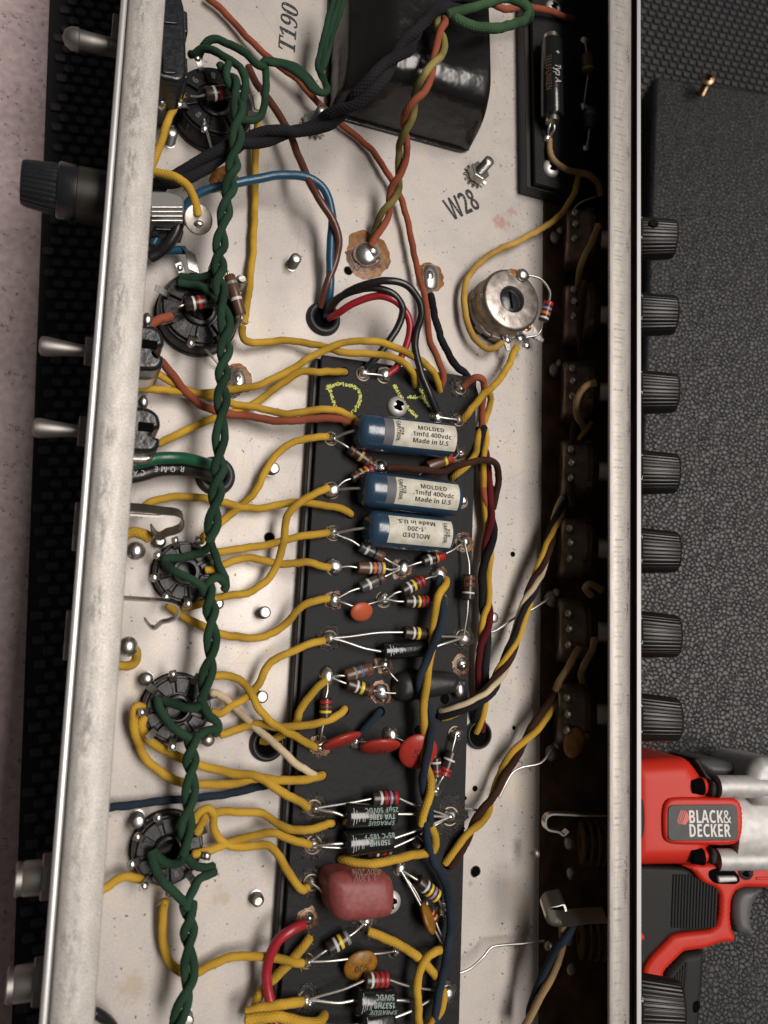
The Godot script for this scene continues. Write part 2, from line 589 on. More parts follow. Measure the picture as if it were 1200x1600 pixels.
func flange_texture(left: bool) -> ImageTexture:
	var W := 96
	var H := 2048
	var im := Image.create(W, H, false, Image.FORMAT_RGB8)
	var a := FastNoiseLite.new(); a.frequency = 0.05; a.seed = 3 if left else 13
	var f := FastNoiseLite.new(); f.frequency = 0.4; f.seed = 8; f.fractal_octaves = 2
	var e := FastNoiseLite.new(); e.frequency = 0.02; e.seed = 21
	for y in H:
		for x in W:
			var k := 0.9 + 0.07 * a.get_noise_2d(x, y * 0.5) + 0.16 * f.get_noise_2d(x, y)
			var u := float(x) / W
			if left:
				# grime worn off along the middle of the bend
				var g := clampf(0.5 + 1.6 * a.get_noise_2d(x * 1.6, y * 0.8 + 500.0) + 0.7 * f.get_noise_2d(x * 0.6, y * 0.4), 0.0, 1.0)
				var w := clampf(1.0 - absf(u - 0.36) * 4.5, 0.0, 1.0) * clampf(0.6 + e.get_noise_2d(0, y) * 1.2, 0.1, 1.0)
				k *= 1.0 - 0.30 * g * w
			im.set_pixel(x, y, Color(k, k * 0.985, k * 0.965))
	var r := RandomNumberGenerator.new()
	r.seed = 5
	if not left:
		var y := 4
		while y < H - 12:      # faint rows of short dark cross marks
			var wd := r.randi_range(1, 3)
			var dk := r.randf_range(0.10, 0.34)
			for yy in wd:
				for x in range(22 + r.randi_range(0, 8), 56 + r.randi_range(-8, 6)):
					var c := im.get_pixel(x, y + yy)
					im.set_pixel(x, y + yy, c.lerp(Color(0.28, 0.26, 0.25), dk * clampf(0.7 + f.get_noise_2d(x * 0.7, y), 0.0, 1.0)))
			y += r.randi_range(5, 13)
		for i in 26:
			var cx := r.randi_range(66, 78)
			var cy := r.randi_range(10, H - 40)
			for k in 60:
				var x := clampi(cx + int(r.randfn() * 3.0), 0, W - 1)
				var yy := clampi(cy + int(r.randfn() * 8.0), 0, H - 1)
				im.set_pixel(x, yy, im.get_pixel(x, yy).lerp(Color(0.22, 0.18, 0.15), 0.65))
	for i in 900:
		var x := r.randi_range(0, W - 1)
		var y := r.randi_range(0, H - 1)
		im.set_pixel(x, y, im.get_pixel(x, y).lerp(Color(0.2, 0.18, 0.16), r.randf_range(0.2, 0.7)))
	return ImageTexture.create_from_image(im)

func table_texture() -> ImageTexture:
	var im := Image.create(512, 1024, false, Image.FORMAT_RGB8)
	var a := FastNoiseLite.new(); a.frequency = 0.11; a.seed = 31; a.fractal_octaves = 3
	var b := FastNoiseLite.new(); b.frequency = 0.012; b.seed = 32
	for y in 1024:
		for x in 512:
			var k := 0.86 + 0.10 * a.get_noise_2d(x, y) + 0.05 * b.get_noise_2d(x, y)
			im.set_pixel(x, y, Color(k, k * 0.93, k * 0.92))
	var r := RandomNumberGenerator.new()
	r.seed = 6
	for i in 9000:
		var p := Vector2(r.randi_range(2, 509), r.randi_range(2, 1021))
		var c: Color = [Color(0.30, 0.22, 0.22), Color(0.45, 0.33, 0.34), Color(0.95, 0.9, 0.88)][r.randi_range(0, 2)]
		for k in r.randi_range(1, 5):
			var q := p + Vector2(r.randi_range(-1, 1), r.randi_range(-1, 1))
			im.set_pixelv(q, im.get_pixelv(q).lerp(c, r.randf_range(0.2, 0.6)))
	return ImageTexture.create_from_image(im)

func make_materials() -> void:
	var W := Color.WHITE
	var grain := noise_tex(256, 0.05, FastNoiseLite.TYPE_SIMPLEX_SMOOTH, 4, null, 4.0)
	var soft := noise_tex(256, 0.02, FastNoiseLite.TYPE_SIMPLEX_SMOOTH, 3, null, 5.0, -1, 0.0, 3)
	var smudge := noise_tex(256, 0.012, FastNoiseLite.TYPE_SIMPLEX_SMOOTH, 5, grad([[0.0, Color(0.55, 0.55, 0.55)], [1.0, W]]), 0.0, -1, 0.0, 11)
	var smudge_light := noise_tex(256, 0.02, FastNoiseLite.TYPE_SIMPLEX_SMOOTH, 5, grad([[0.0, Color(0.8, 0.79, 0.76)], [1.0, W]]), 0.0, -1, 0.0, 19)
	var dusty := noise_tex(512, 0.12, FastNoiseLite.TYPE_SIMPLEX_SMOOTH, 4, grad([[0.0, Color(0.8, 0.8, 0.8)], [0.62, Color(0.9, 0.9, 0.9)], [0.74, Color(1, 1, 1)]]), 0.0, -1, 0.0, 17)
	var braid := braid_normal()
	var tri := {"uv1_triplanar": true, "uv1_world_triplanar": true}
	var T := func(s: float, d: Dictionary) -> Dictionary:
		var r := tri.duplicate()
		r["uv1_scale"] = Vector3(s, s, s)
		r.merge(d)
		return r
	mat("floor", Color(0.553, 0.540, 0.530), 0.62, 0.16, {"roughness_texture": noise_tex(512, 0.008, FastNoiseLite.TYPE_SIMPLEX_SMOOTH, 5, grad([[0.0, Color(0.55, 0.55, 0.55)], [1.0, W]]), 0.0, -1, 20.0, 53), "albedo_texture": floor_texture()})
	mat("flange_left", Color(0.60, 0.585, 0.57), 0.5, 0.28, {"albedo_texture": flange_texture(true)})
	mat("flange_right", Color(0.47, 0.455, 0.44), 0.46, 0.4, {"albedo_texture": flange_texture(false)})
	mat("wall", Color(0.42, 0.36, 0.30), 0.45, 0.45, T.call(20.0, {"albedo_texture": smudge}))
	mat("strip", Color(0.25, 0.155, 0.095), 0.45, 0.3, T.call(20.0, {"albedo_texture": smudge}))  # darker than floor and rear wall: shade below the front flange is in the colour
	mat("plate_edge", Color(0.68, 0.68, 0.68), 0.38, 0.7)
	mat("panel_black", Color(0.012, 0.012, 0.013), 0.45, 0.0, T.call(60.0, {"normal_texture": grain, "normal_scale": 0.2}))
	mat("fibre", Color(0.0145, 0.0148, 0.0158), 0.6, 0.0, T.call(25.0, {"albedo_texture": dusty, "normal_texture": grain, "normal_scale": 0.15, "metallic_specular": 0.32}))
	mat("fibre_dark", Color(0.012, 0.012, 0.013), 0.5, 0.0, T.call(25.0, {"albedo_texture": dusty}))
	mat("hole", Color(0.004, 0.004, 0.004), 0.9, 0.0, {"metallic_specular": 0.05})
	mat("bakelite", Color(0.0095, 0.0095, 0.0105), 0.36, 0.0, T.call(50.0, {"metallic_specular": 0.36, "normal_texture": soft, "normal_scale": 0.07, "roughness_texture": smudge}))
	mat("rubber", Color(0.017, 0.017, 0.018), 0.5, 0.0, T.call(90.0, {"normal_texture": soft, "normal_scale": 0.2}))
	mat("solder_shaded", Color(0.30, 0.28, 0.25), 0.5, 0.9)  # darkened copy of solder, shade inside the right wall put into its colour
	mat("solder", Color(0.84, 0.83, 0.81), 0.3, 1.0, T.call(160.0, {"normal_texture": soft, "normal_scale": 0.35}))
	mat("lead", Color(0.62, 0.61, 0.58), 0.42, 1.0, T.call(200.0, {"normal_texture": soft, "normal_scale": 0.3}))
	mat("steel", Color(0.50, 0.485, 0.46), 0.36, 1.0, T.call(90.0, {"normal_texture": soft, "normal_scale": 0.2}))
	mat("pot_can", Color(0.55, 0.50, 0.45), 0.4, 0.9, T.call(60.0, {"normal_texture": soft, "normal_scale": 0.08, "albedo_texture": smudge}))
	mat("nickel", Color(0.66, 0.64, 0.60), 0.3, 1.0)
	mat("lever", Color(0.26, 0.245, 0.23), 0.48, 0.9)
	mat("zinc", Color(0.72, 0.71, 0.69), 0.5, 0.7)
	mat("spring", Color(0.42, 0.39, 0.35), 0.35, 1.0)
	mat("pot_shaded", Color(0.26, 0.19, 0.145), 0.4, 0.8, T.call(60.0, {"albedo_texture": smudge}))  # darker copy of pot_can; the shade behind the front panel is painted in
	mat("copper", Color(0.75, 0.36, 0.18), 0.3, 1.0)
	mat("eyelet", Color(0.30, 0.25, 0.19), 0.5, 0.9)
	mat("flux_amber", Color(0.36, 0.14, 0.018), 0.25, 0.0, T.call(120.0, {"normal_texture": grain, "normal_scale": 0.6, "albedo_texture": smudge}))
	mat("flux_burnt", Color(0.075, 0.026, 0.008), 0.22, 0.0, T.call(120.0, {"normal_texture": grain, "normal_scale": 1.0}))
	mat("flux_dark", Color(0.011, 0.008, 0.006), 0.14, 0.0, T.call(190.0, {"normal_texture": grain, "normal_scale": 2.2}))
	mat("chalk", Color(0.52, 0.56, 0.14), 0.9)
	mat("ink", Color(0.02, 0.02, 0.022), 0.7)
	mat("ink_grey", Color(0.045, 0.042, 0.04), 0.8)
	mat("ink_worn", Color(0.02, 0.02, 0.022), 0.7, 0.0, T.call(90.0, {"albedo_texture": noise_tex(256, 0.06, FastNoiseLite.TYPE_SIMPLEX_SMOOTH, 4, grad([[0.0, Color(1, 1, 1, 0)], [0.20, Color(1, 1, 1, 0)], [0.27, Color(1, 1, 1, 1)], [1.0, W]]), 0.0, -1, 0.0, 61), "transparency": BaseMaterial3D.TRANSPARENCY_ALPHA_SCISSOR, "alpha_scissor_threshold": 0.5}))
	mat("print_white", Color(0.5, 0.5, 0.5), 0.5)
	mat("print_green", Color(0.26, 0.36, 0.31), 0.5)
	mat("print_dim", Color(0.14, 0.085, 0.055), 0.5)
	mat("cap_blue", Color(0.022, 0.053, 0.098), 0.32, 0.0, T.call(70.0, {"normal_texture": soft, "normal_scale": 0.25, "roughness_texture": smudge, "clearcoat_enabled": true, "clearcoat": 0.3, "clearcoat_roughness": 0.25}))
	mat("paper", Color(0.74, 0.72, 0.63), 0.6, 0.0, T.call(40.0, {"albedo_texture": smudge_light}))
	mat("paper_grey", Color(0.11, 0.11, 0.125), 0.6)
	mat("electrolytic", Color(0.010, 0.011, 0.011), 0.2, 0.0, T.call(80.0, {"normal_texture": soft, "normal_scale": 0.2}))
	mat("enamel", Color(0.011, 0.0108, 0.0105), 0.25, 0.0, T.call(22.0, {"normal_texture": soft, "normal_scale": 0.3, "roughness_texture": dusty}))
	mat("maroon", Color(0.31, 0.075, 0.075), 0.52, 0.0, T.call(70.0, {"normal_texture": soft, "normal_scale": 0.25, "albedo_texture": smudge_light}))
	mat("disc_red", Color(0.36, 0.032, 0.022), 0.35, 0.0, T.call(90.0, {"normal_texture": soft, "normal_scale": 0.2}))
	mat("disc_orange", Color(0.46, 0.095, 0.035), 0.45)
	mat("disc_yellow", Color(0.43, 0.19, 0.022), 0.4, 0.0, T.call(90.0, {"normal_texture": soft, "normal_scale": 0.2, "albedo_texture": smudge}))
	mat("tape", Color(0.018, 0.018, 0.019), 0.5, 0.0, T.call(60.0, {"normal_texture": soft, "normal_scale": 0.25}))
	mat("plastic_black", Color(0.013, 0.014, 0.017), 0.36, 0.0, T.call(70.0, {"normal_texture": soft, "normal_scale": 0.25, "roughness_texture": smudge}))
	mat("plastic_grey", Color(0.16, 0.155, 0.15), 0.4)
	mat("knob", Color(0.010, 0.0085, 0.0075), 0.3, 0.0, {"metallic_specular": 0.4})
	mat("amber_plastic", Color(0.022, 0.019, 0.015), 0.35)
	mat("phenolic", Color(0.10, 0.05, 0.02), 0.5)
	# cloth and plastic wire coverings
	var cl := func(n: String, c: Color, ns := 0.9) -> void:
		mat(n, c, 0.92, 0.0, {"normal_texture": braid, "normal_scale": ns * 0.75, "uv1_scale": Vector3(1.3, 1.3, 1.3), "metallic_specular": 0.25, "rim_enabled": true, "rim": 0.15, "rim_tint": 0.6})
	cl.call("yellow", Color(0.57, 0.345, 0.044))
	cl.call("yellow_old", Color(0.55, 0.34, 0.08))
	cl.call("tan", Color(0.36, 0.24, 0.12))
	cl.call("brown", Color(0.20, 0.060, 0.036))
	cl.call("brick", Color(0.30, 0.085, 0.045))
	cl.call("dark_brown", Color(0.055, 0.024, 0.017))
	cl.call("maroon_cloth", Color(0.11, 0.013, 0.015))
	cl.call("black_cloth", Color(0.018, 0.018, 0.020), 1.2)
	cl.call("green", Color(0.026, 0.064, 0.037), 1.2)
	cl.call("green_light", Color(0.050, 0.105, 0.050), 1.2)
	cl.call("navy", Color(0.022, 0.034, 0.052))
	cl.call("cream", Color(0.66, 0.54, 0.36))
	cl.call("mottled", Color(0.30, 0.25, 0.085))
	var pv := func(n: String, c: Color) -> void:
		mat(n, c, 0.33, 0.0, T.call(60.0, {"normal_texture": soft, "normal_scale": 0.15}))
	pv.call("blue_pvc", Color(0.015, 0.075, 0.135))
	pv.call("brown_pvc", Color(0.10, 0.035, 0.024))
	pv.call("red_pvc", Color(0.34, 0.018, 0.030))
	pv.call("black_pvc", Color(0.014, 0.014, 0.015))
	pv.call("green_pvc", Color(0.010, 0.085, 0.045))
	# resistor colours
	var rc := {"body_dark": Color(0.028, 0.018, 0.015), "body_brown": Color(0.105, 0.052, 0.030), "body_grey": Color(0.055, 0.052, 0.048), "white": Color(0.60, 0.58, 0.55), "yellow_band": Color(0.66, 0.48, 0.03), "red_band": Color(0.36, 0.02, 0.02), "brown_band": Color(0.13, 0.045, 0.025),
		"orange_band": Color(0.6, 0.16, 0.04), "violet_band": Color(0.30, 0.20, 0.36), "blue_band": Color(0.06, 0.12, 0.24), "black_band": Color(0.01, 0.01, 0.01), "gold_band": Color(0.42, 0.28, 0.07), "grey_band": Color(0.22, 0.21, 0.2)}
	for k in rc: mat(k, rc[k], 0.32)
	# bench, mat, lid
	mat("table", Color(0.58, 0.535, 0.55), 0.55, 0.0, {"albedo_texture": table_texture()})
	mat("mat_rubber", Color(0.025, 0.025, 0.028), 0.6, 0.0, T.call(120.0, {"normal_texture": grain, "normal_scale": 0.5}))
	mat("mat_base", Color(0.009, 0.009, 0.010), 0.85)
	var cracks := grad([[0.0, Color(0.20, 0.20, 0.20)], [0.08, Color(0.32, 0.32, 0.32)], [0.22, Color(0.86, 0.86, 0.86)], [1.0, W]])
	var tol := {"albedo_texture": noise_tex(1024, 0.020, FastNoiseLite.TYPE_CELLULAR, 1, cracks, 0.0, FastNoiseLite.RETURN_DISTANCE2_SUB, 45.0, 41),
		"normal_texture": noise_tex(1024, 0.020, FastNoiseLite.TYPE_CELLULAR, 1, grad([[0.0, Color.BLACK], [0.16, Color(0.7, 0.7, 0.7)], [0.30, W], [1.0, W]]), 14.0, FastNoiseLite.RETURN_DISTANCE2_SUB, 45.0, 41), "normal_scale": 0.6}
	mat("leathercloth", Color(0.021, 0.0215, 0.025), 0.44, 0.0, T.call(25.0, tol))
	mat("brass", Color(0.30, 0.19, 0.12), 0.35, 1.0)
	mat("drill_red", Color(0.54, 0.026, 0.013), 0.44, 0.0, T.call(150.0, {"metallic_specular": 0.36, "normal_texture": grain, "normal_scale": 0.12}))
	mat("drill_rubber", Color(0.016, 0.016, 0.016), 0.6, 0.0, T.call(150.0, {"metallic_specular": 0.35, "normal_texture": grain, "normal_scale": 0.3}))
	mat("drill_label", Color(0.034, 0.033, 0.033), 0.5, 0.0, T.call(60.0, {"albedo_texture": smudge}))
	mat("drill_silver", Color(0.60, 0.60, 0.61), 0.5, 0.25, T.call(40.0, {"albedo_texture": smudge_light}))
	mat("drill_grey", Color(0.085, 0.085, 0.087), 0.5)
	mat("logo", Color(0.60, 0.11, 0.09), 0.5)
	mat("logo_white", Color(0.70, 0.69, 0.67), 0.5)

# ---------------------------------------------------------------- the chassis
func x_in(z: float) -> float: return 65.5 - 0.0384 * z
func x_out(z: float) -> float: return 76.9 - 0.0461 * z
func x_base(z: float) -> float: return x_out(z) + 19.0
const PANEL_N := Vector3(0.894, 0.447, 0.041)

func loft(mb: MB, pa: Array, za: float, pb: Array, zb: float, closed := true) -> void:      # profiles of Vector2(x, y) in mm
	var n := pa.size()
	var m := n if closed else n - 1
	var tot := 0.0
	for i in m: tot += (pa[(i + 1) % n] as Vector2).distance_to(pa[i])
	var ar := 0.0
	for i in n: ar += (pa[i] as Vector2).cross(pa[(i + 1) % n])
	var sg := 1.0 if ar > 0 else -1.0
	var nr := []
	for i in m:
		var d: Vector2 = (pa[(i + 1) % n] - pa[i]).normalized()
		nr.append(Vector2(d.y, -d.x) * sg)
	var s := 0.0
	for i in m:
		var j := (i + 1) % n
		var n0: Vector2 = nr[i]
		var n1: Vector2 = nr[i]
		if (closed or i > 0) and nr[(i + m - 1) % m].dot(nr[i]) > 0.7: n0 = (nr[(i + m - 1) % m] + nr[i]).normalized()
		if (closed or i < m - 1) and nr[j % m].dot(nr[i]) > 0.7: n1 = (nr[j % m] + nr[i]).normalized()
		var l: float = (pa[j] as Vector2).distance_to(pa[i])
		var q := []
		for w in [[pa[i], za, n0, s, 0.0], [pa[j], za, n1, s + l, 0.0], [pb[j], zb, n1, s + l, 1.0], [pb[i], zb, n0, s, 1.0]]:
			q.append(mb.add(mm(w[0].x, w[0].y, w[1]), Vector3(w[2].x, w[2].y, 0), Vector2(w[3] / 14.0, w[4])))
		mb.quad(q[0], q[1], q[2], q[3])
		s += l
	if closed:
		for e in 2:
			var pp := PackedVector2Array(pa if e == 0 else pb)
			var t := Geometry2D.triangulate_polygon(pp)
			var b := mb.v.size()
			for v2 in pp: mb.add(mm(v2.x, v2.y, za if e == 0 else zb), Vector3(0, 0, -1 if e == 0 else 1))
			for i in t.size() / 3: mb.tri(b + t[i * 3], b + t[i * 3 + 1], b + t[i * 3 + 2])

func rail_left() -> Array:
	var p := []
	for k in 7:
		var an := PI - PI / 2 * k / 6.0
		p.append(Vector2(-93.4 + 2.6 * cos(an), 35.4 + 2.6 * sin(an)))
	p.append_array([Vector2(-86.1, 38), Vector2(-85.85, 37.75), Vector2(-85.85, 37.0), Vector2(-93.4, 37.0)])
	for k in 7:
		var an := PI / 2 + PI / 2 * k / 6.0
		p.append(Vector2(-93.4 + 1.6 * cos(an), 35.4 + 1.6 * sin(an)))
	return p

func rail_right(z: float) -> Array:
	var a := x_in(z)
	var b := x_out(z)
	var p := [Vector2(a, 37.0), Vector2(a, 37.75), Vector2(a + 0.25, 38.0), Vector2(b - 4.5, 38.0), Vector2(b - 3.4, 37.85), Vector2(b - 2.5, 37.3), Vector2(b - 1.9, 36.5), Vector2(b - 0.4, 33.5)]
	p.append_array([Vector2(b - 1.3, 33.05), Vector2(b - 2.7, 35.8), Vector2(b - 3.4, 36.7), Vector2(b - 4.5, 37.0)])
	return p

func build_chassis() -> void:
	var c := thing("amplifier_chassis", "open folded metal amplifier chassis seen from its wiring side", "chassis", mm(-10, 0, -20))
	var fl := MB.new()
	var z0 := -285.0
	var z1 := 215.0
	var sx := func(z: float) -> float: return (63.85 - 0.0267 * z)
	prism(fl, PackedVector2Array([Vector2(-0.0952, z0 / 1000), Vector2(sx.call(z0) / 1000, z0 / 1000), Vector2(sx.call(z1) / 1000, z1 / 1000), Vector2(-0.0952, z1 / 1000)]), -0.0012, 0.0, 0.0003, 1, Transform3D.IDENTITY, FLOOR_RECT)
	part("floor", fl, MT.floor, c)
	var f2 := MB.new()
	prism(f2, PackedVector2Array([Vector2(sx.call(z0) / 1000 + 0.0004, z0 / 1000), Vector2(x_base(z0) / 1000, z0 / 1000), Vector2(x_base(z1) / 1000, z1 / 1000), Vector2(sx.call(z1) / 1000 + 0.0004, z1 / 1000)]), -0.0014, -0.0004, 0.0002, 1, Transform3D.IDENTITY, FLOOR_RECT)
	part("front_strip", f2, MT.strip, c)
	# left side: wall, rolled flange, black panel with a bright edge
	var w := MB.new()
	loft(w, [Vector2(-96.0, -1.2), Vector2(-96.0, 33.7), Vector2(-95.1, 33.7), Vector2(-95.1, -1.2)], z0, [Vector2(-96.0, -1.2), Vector2(-96.0, 33.7), Vector2(-95.1, 33.7), Vector2(-95.1, -1.2)], z1)
	part("rear_wall", w, MT.wall, c)
	var rl := MB.new()
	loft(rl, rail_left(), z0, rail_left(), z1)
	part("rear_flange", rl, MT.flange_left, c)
	var bp := MB.new()
	loft(bp, [Vector2(-97.7, -5), Vector2(-97.7, 37.6), Vector2(-96.15, 37.6), Vector2(-96.15, -5)], z0, [Vector2(-97.7, -5), Vector2(-97.7, 37.6), Vector2(-96.15, 37.6), Vector2(-96.15, -5)], z1)
	part("rear_panel", bp, MT.panel_black, c)
	var be := MB.new()
	loft(be, [Vector2(-97.8, 37.62), Vector2(-97.8, 38.2), Vector2(-97.5, 38.5), Vector2(-96.4, 38.5), Vector2(-96.1, 38.2), Vector2(-96.1, 37.62)], z0, [Vector2(-97.8, 37.62), Vector2(-97.8, 38.2), Vector2(-97.5, 38.5), Vector2(-96.4, 38.5), Vector2(-96.1, 38.2), Vector2(-96.1, 37.62)], z1)
	part("panel_edge", be, MT.plate_edge, c)
	# right side: leaning wall, flange, front panel
	var fw := MB.new()
	var wp := func(z: float, o: float, t: float, lo: float, hi: float) -> Array:
		var b := x_base(z)
		var k: float = (x_base(z) - x_out(z)) / 38.0
		return [Vector2(b - lo * k + o, lo), Vector2(b - hi * k + o, hi), Vector2(b - hi * k + o + t, hi), Vector2(b - lo * k + o + t, lo)]
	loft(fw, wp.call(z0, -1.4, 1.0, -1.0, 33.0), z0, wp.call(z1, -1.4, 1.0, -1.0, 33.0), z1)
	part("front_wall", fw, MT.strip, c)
	var rr := MB.new()
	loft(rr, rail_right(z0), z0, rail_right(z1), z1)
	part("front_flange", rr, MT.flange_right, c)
	var fp := MB.new()
	loft(fp, wp.call(z0, -0.2, 1.5, -4.0, 37.3), z0, wp.call(z1, -0.2, 1.5, -4.0, 37.3), z1)
	part("front_panel", fp, MT.panel_black, c)
	var fe := MB.new()
	loft(fe, wp.call(z0, -0.3, 1.6, 37.35, 38.3), z0, wp.call(z1, -0.3, 1.6, 37.35, 38.3), z1)
	part("panel_edge", fe, MT.plate_edge, c)
	for z in [z0, z1]:
		var ew := MB.new()
		box(ew, mm(-9.0, 17, z + (0.6 if z > 0 else -0.6)), Vector3(0.178, 0.036, 0.001))
		part("end_wall", ew, MT.wall, c)
	# holes, studs, solder spots on the floor
	for h in [[544, 423, 1.5], [743, 1362, 1.7], [742, 1232, 0.9], [726, 1247, 0.7], [803, 1137, 0.7], [421, 840, 1.6], [801, 866, 0.9]]:
		var mb := MB.new()
		var q := at(h[0], h[1], 0.0)
		lathe(mb, [Vector2(0.00005, 0.0), Vector2(0.00005, h[2] * 0.001)], q, Vector3.UP, 18)
		var ho := part("hole", mb, MT.hole, c)
		var mr := MB.new()
		lathe(mr, [Vector2(0.0, h[2] * 0.00118), Vector2(0.00022, h[2] * 0.0011), Vector2(0.0001, h[2] * 0.00098)], q, Vector3.UP, 18)
		part("rim", mr, MT.steel, ho)
	for s in [[268, 205, 6.5], [463, 402, 6.5], [428, 730, 5], [250, 846, 4], [341, 942, 4], [231, 1062, 6], [415, 958, 5], [410, 1090, 5], [325, 1156, 6], [217, 1284, 6.5], [404, 1408, 4], [773, 965, 3], [744, 464, 6], [379, 437, 7], [770, 765, 4.5], [293, 1597, 5], [771, 1080, 3]]:
		stud(c, s[0], s[1], s[2])
	spot(c, 576, 399, 26, 24, 8, true, 36)
	spot(c, 673, 432, 15, 23, 4, true, 22)
	spot(c, 373, 591, 17, 26, 5, true, 25)
	spot(c, 352, 281, 9, 16, 3, true, 24)
	var base := at(449, 84, 0.0)
	letters(c, "stamp", "T190", 0.0062, at(451, 43, 0.02), at(451, 20, 0.0) - at(446, 84, 0.0), at(430, 45, 0) - at(465, 45, 0), MT.ink_worn, true, 0.0, 1.0, true, 0.2)
	letters(c, "stamp", "W28", 0.0085, at(722, 320, 0.02), at(745, 306, 0.0) - at(697, 327, 0.0), at(712, 300, 0) - at(728, 338, 0), MT.ink_worn, true, 0.0, 0.62)

func stud(c: Node, x: float, y: float, h: float) -> void:
	var q := at(x, y, h)
	q.y = 0.0
	var mb := MB.new()
	var p := [Vector2(0.0, 0.0022), Vector2(0.0004, 0.0022)]
	var t := 0.0006
	while t < h * 0.001 - 0.0008:
		p.append_array([Vector2(t, 0.00150), Vector2(t + 0.00035, 0.00192), Vector2(t + 0.0007, 0.00150)])
		t += 0.0007
	p.append_array([Vector2(t + 0.0001, 0.0015), Vector2(h * 0.001, 0.0011), Vector2(h * 0.001, 0.0)])
	lathe(mb, p, q, Vector3.UP + Vector3(rng.randf_range(-0.06, 0.06), 0, rng.randf_range(-0.06, 0.06)), 16)
	part("stud", mb, MT.steel, c)

func pancake(mb: MB, q: Vector3, rx: float, rz: float, h: float, amp: float, up := Vector3.UP, rings := 5) -> void:
	var sd := rng.randf() * 90.0
	var u := 36
	var base := mb.v.size()
	var fr := frame(up)
	for i in rings + 1:
		var t := float(i) / rings
		for j in u + 1:
			var an := TAU * (j % u) / u
			var k := 1.0 + amp * (lump.get_noise_3d(cos(an) * 40.0 + sd * 7.0, sin(an) * 40.0, t * 6.0) + 0.5 * lump.get_noise_3d(cos(an) * 120.0, sin(an) * 120.0, sd * 5.0)) * t
			var hh := h * (1.0 - t * t) + h * 0.25 * lump.get_noise_3d(cos(an) * t * 90.0, sin(an) * t * 90.0, sd * 3.0) * (1.0 - t)
			mb.add(q + fr.x * cos(an) * rx * t * k + fr.z * sin(an) * rz * t * k + fr.y * hh, (fr.y + (fr.x * cos(an) + fr.z * sin(an)) * (h / maxf(rx, rz)) * 2.0 * t).normalized())
	for i in rings:
		for j in u:
			mb.quad(base + i * (u + 1) + j, base + i * (u + 1) + j + 1, base + (i + 1) * (u + 1) + j + 1, base + (i + 1) * (u + 1) + j)

func spot(c: Node, x: float, y: float, wpx: float, hpx: float, hgt: float, flux: bool, fpx: float) -> void:
	var q := at(x, y, 1.0)
	q.y = 0.0
	var sc := q.distance_to(at(x + 10, y, 0.0) + (q - at(x, y, 0.0))) / 10.0
	var mb := MB.new()
	blob(mb, q + Vector3.UP * 0.0003, Vector3(wpx * sc * 0.78, hgt * 0.00042, hpx * sc * 0.78), 0.42, 200.0, Basis.IDENTITY, 26, 16)
	blob(mb, q + mm(rng.randf_range(-1, 1), hgt * 0.28, rng.randf_range(-1, 1)), Vector3(wpx * sc * 0.4, hgt * 0.0003, hpx * sc * 0.38), 0.4, 200.0, Basis.IDENTITY, 20, 12)
	var s := part("solder_spot", mb, MT.solder, c)
	if flux:
		var f := MB.new()
		pancake(f, q + Vector3.UP * 0.00006, fpx * sc * 0.95, fpx * sc * 1.0, 0.0004, 0.24)
		part("flux_stain", f, MT.flux_amber, s)
		var f2 := MB.new()
		pancake(f2, q + mm(-1.2, 0.2, 1.5), wpx * sc * 0.85, hpx * sc * 0.95, 0.0004, 0.5)
		part("burnt_flux", f2, MT.flux_burnt, s)

func bolt(label: String, x: float, y: float, lean: Vector3) -> void:
	var q := at(x, y, 0.0)
	var t := thing("mounting_bolt", label, "bolt", q, "bolts with nuts on the chassis floor")
	var w := MB.new()
	for k in 14:
		var an := TAU * k / 14.0
		box(w, q + Vector3(cos(an), 0, sin(an)) * 0.0043 + Vector3.UP * 0.0006, Vector3(0.0014, 0.0003, 0.0010), Basis(Vector3.UP, -an) * Basis(Vector3.RIGHT, 0.5), 0.00005)
	lathe(w, [Vector2(0, 0.0040), Vector2(0.0009, 0.0038), Vector2(0.0009, 0.002)], q, Vector3.UP, 24)
	part("tooth_washer", w, MT.steel, t)
	var n := MB.new()
	var fr := frame(lean)
	prism(n, ngon(6, 0.0041, 0.3), 0.001, 0.0042, 0.0005, 2, Transform3D(fr, q))
	part("nut", n, MT.steel, t)
	var th := MB.new()
	var p := [Vector2(0.003, 0.0020)]
	var s := 0.0042
	while s < 0.0100:
		p.append_array([Vector2(s, 0.00165), Vector2(s + 0.0003, 0.00205), Vector2(s + 0.0006, 0.00165)])
		s += 0.0006
	p.append_array([Vector2(s + 0.0002, 0.0014), Vector2(s + 0.0002, 0.0)])
	lathe(th, p, q, lean, 16)
	part("thread", th, MT.steel, t)

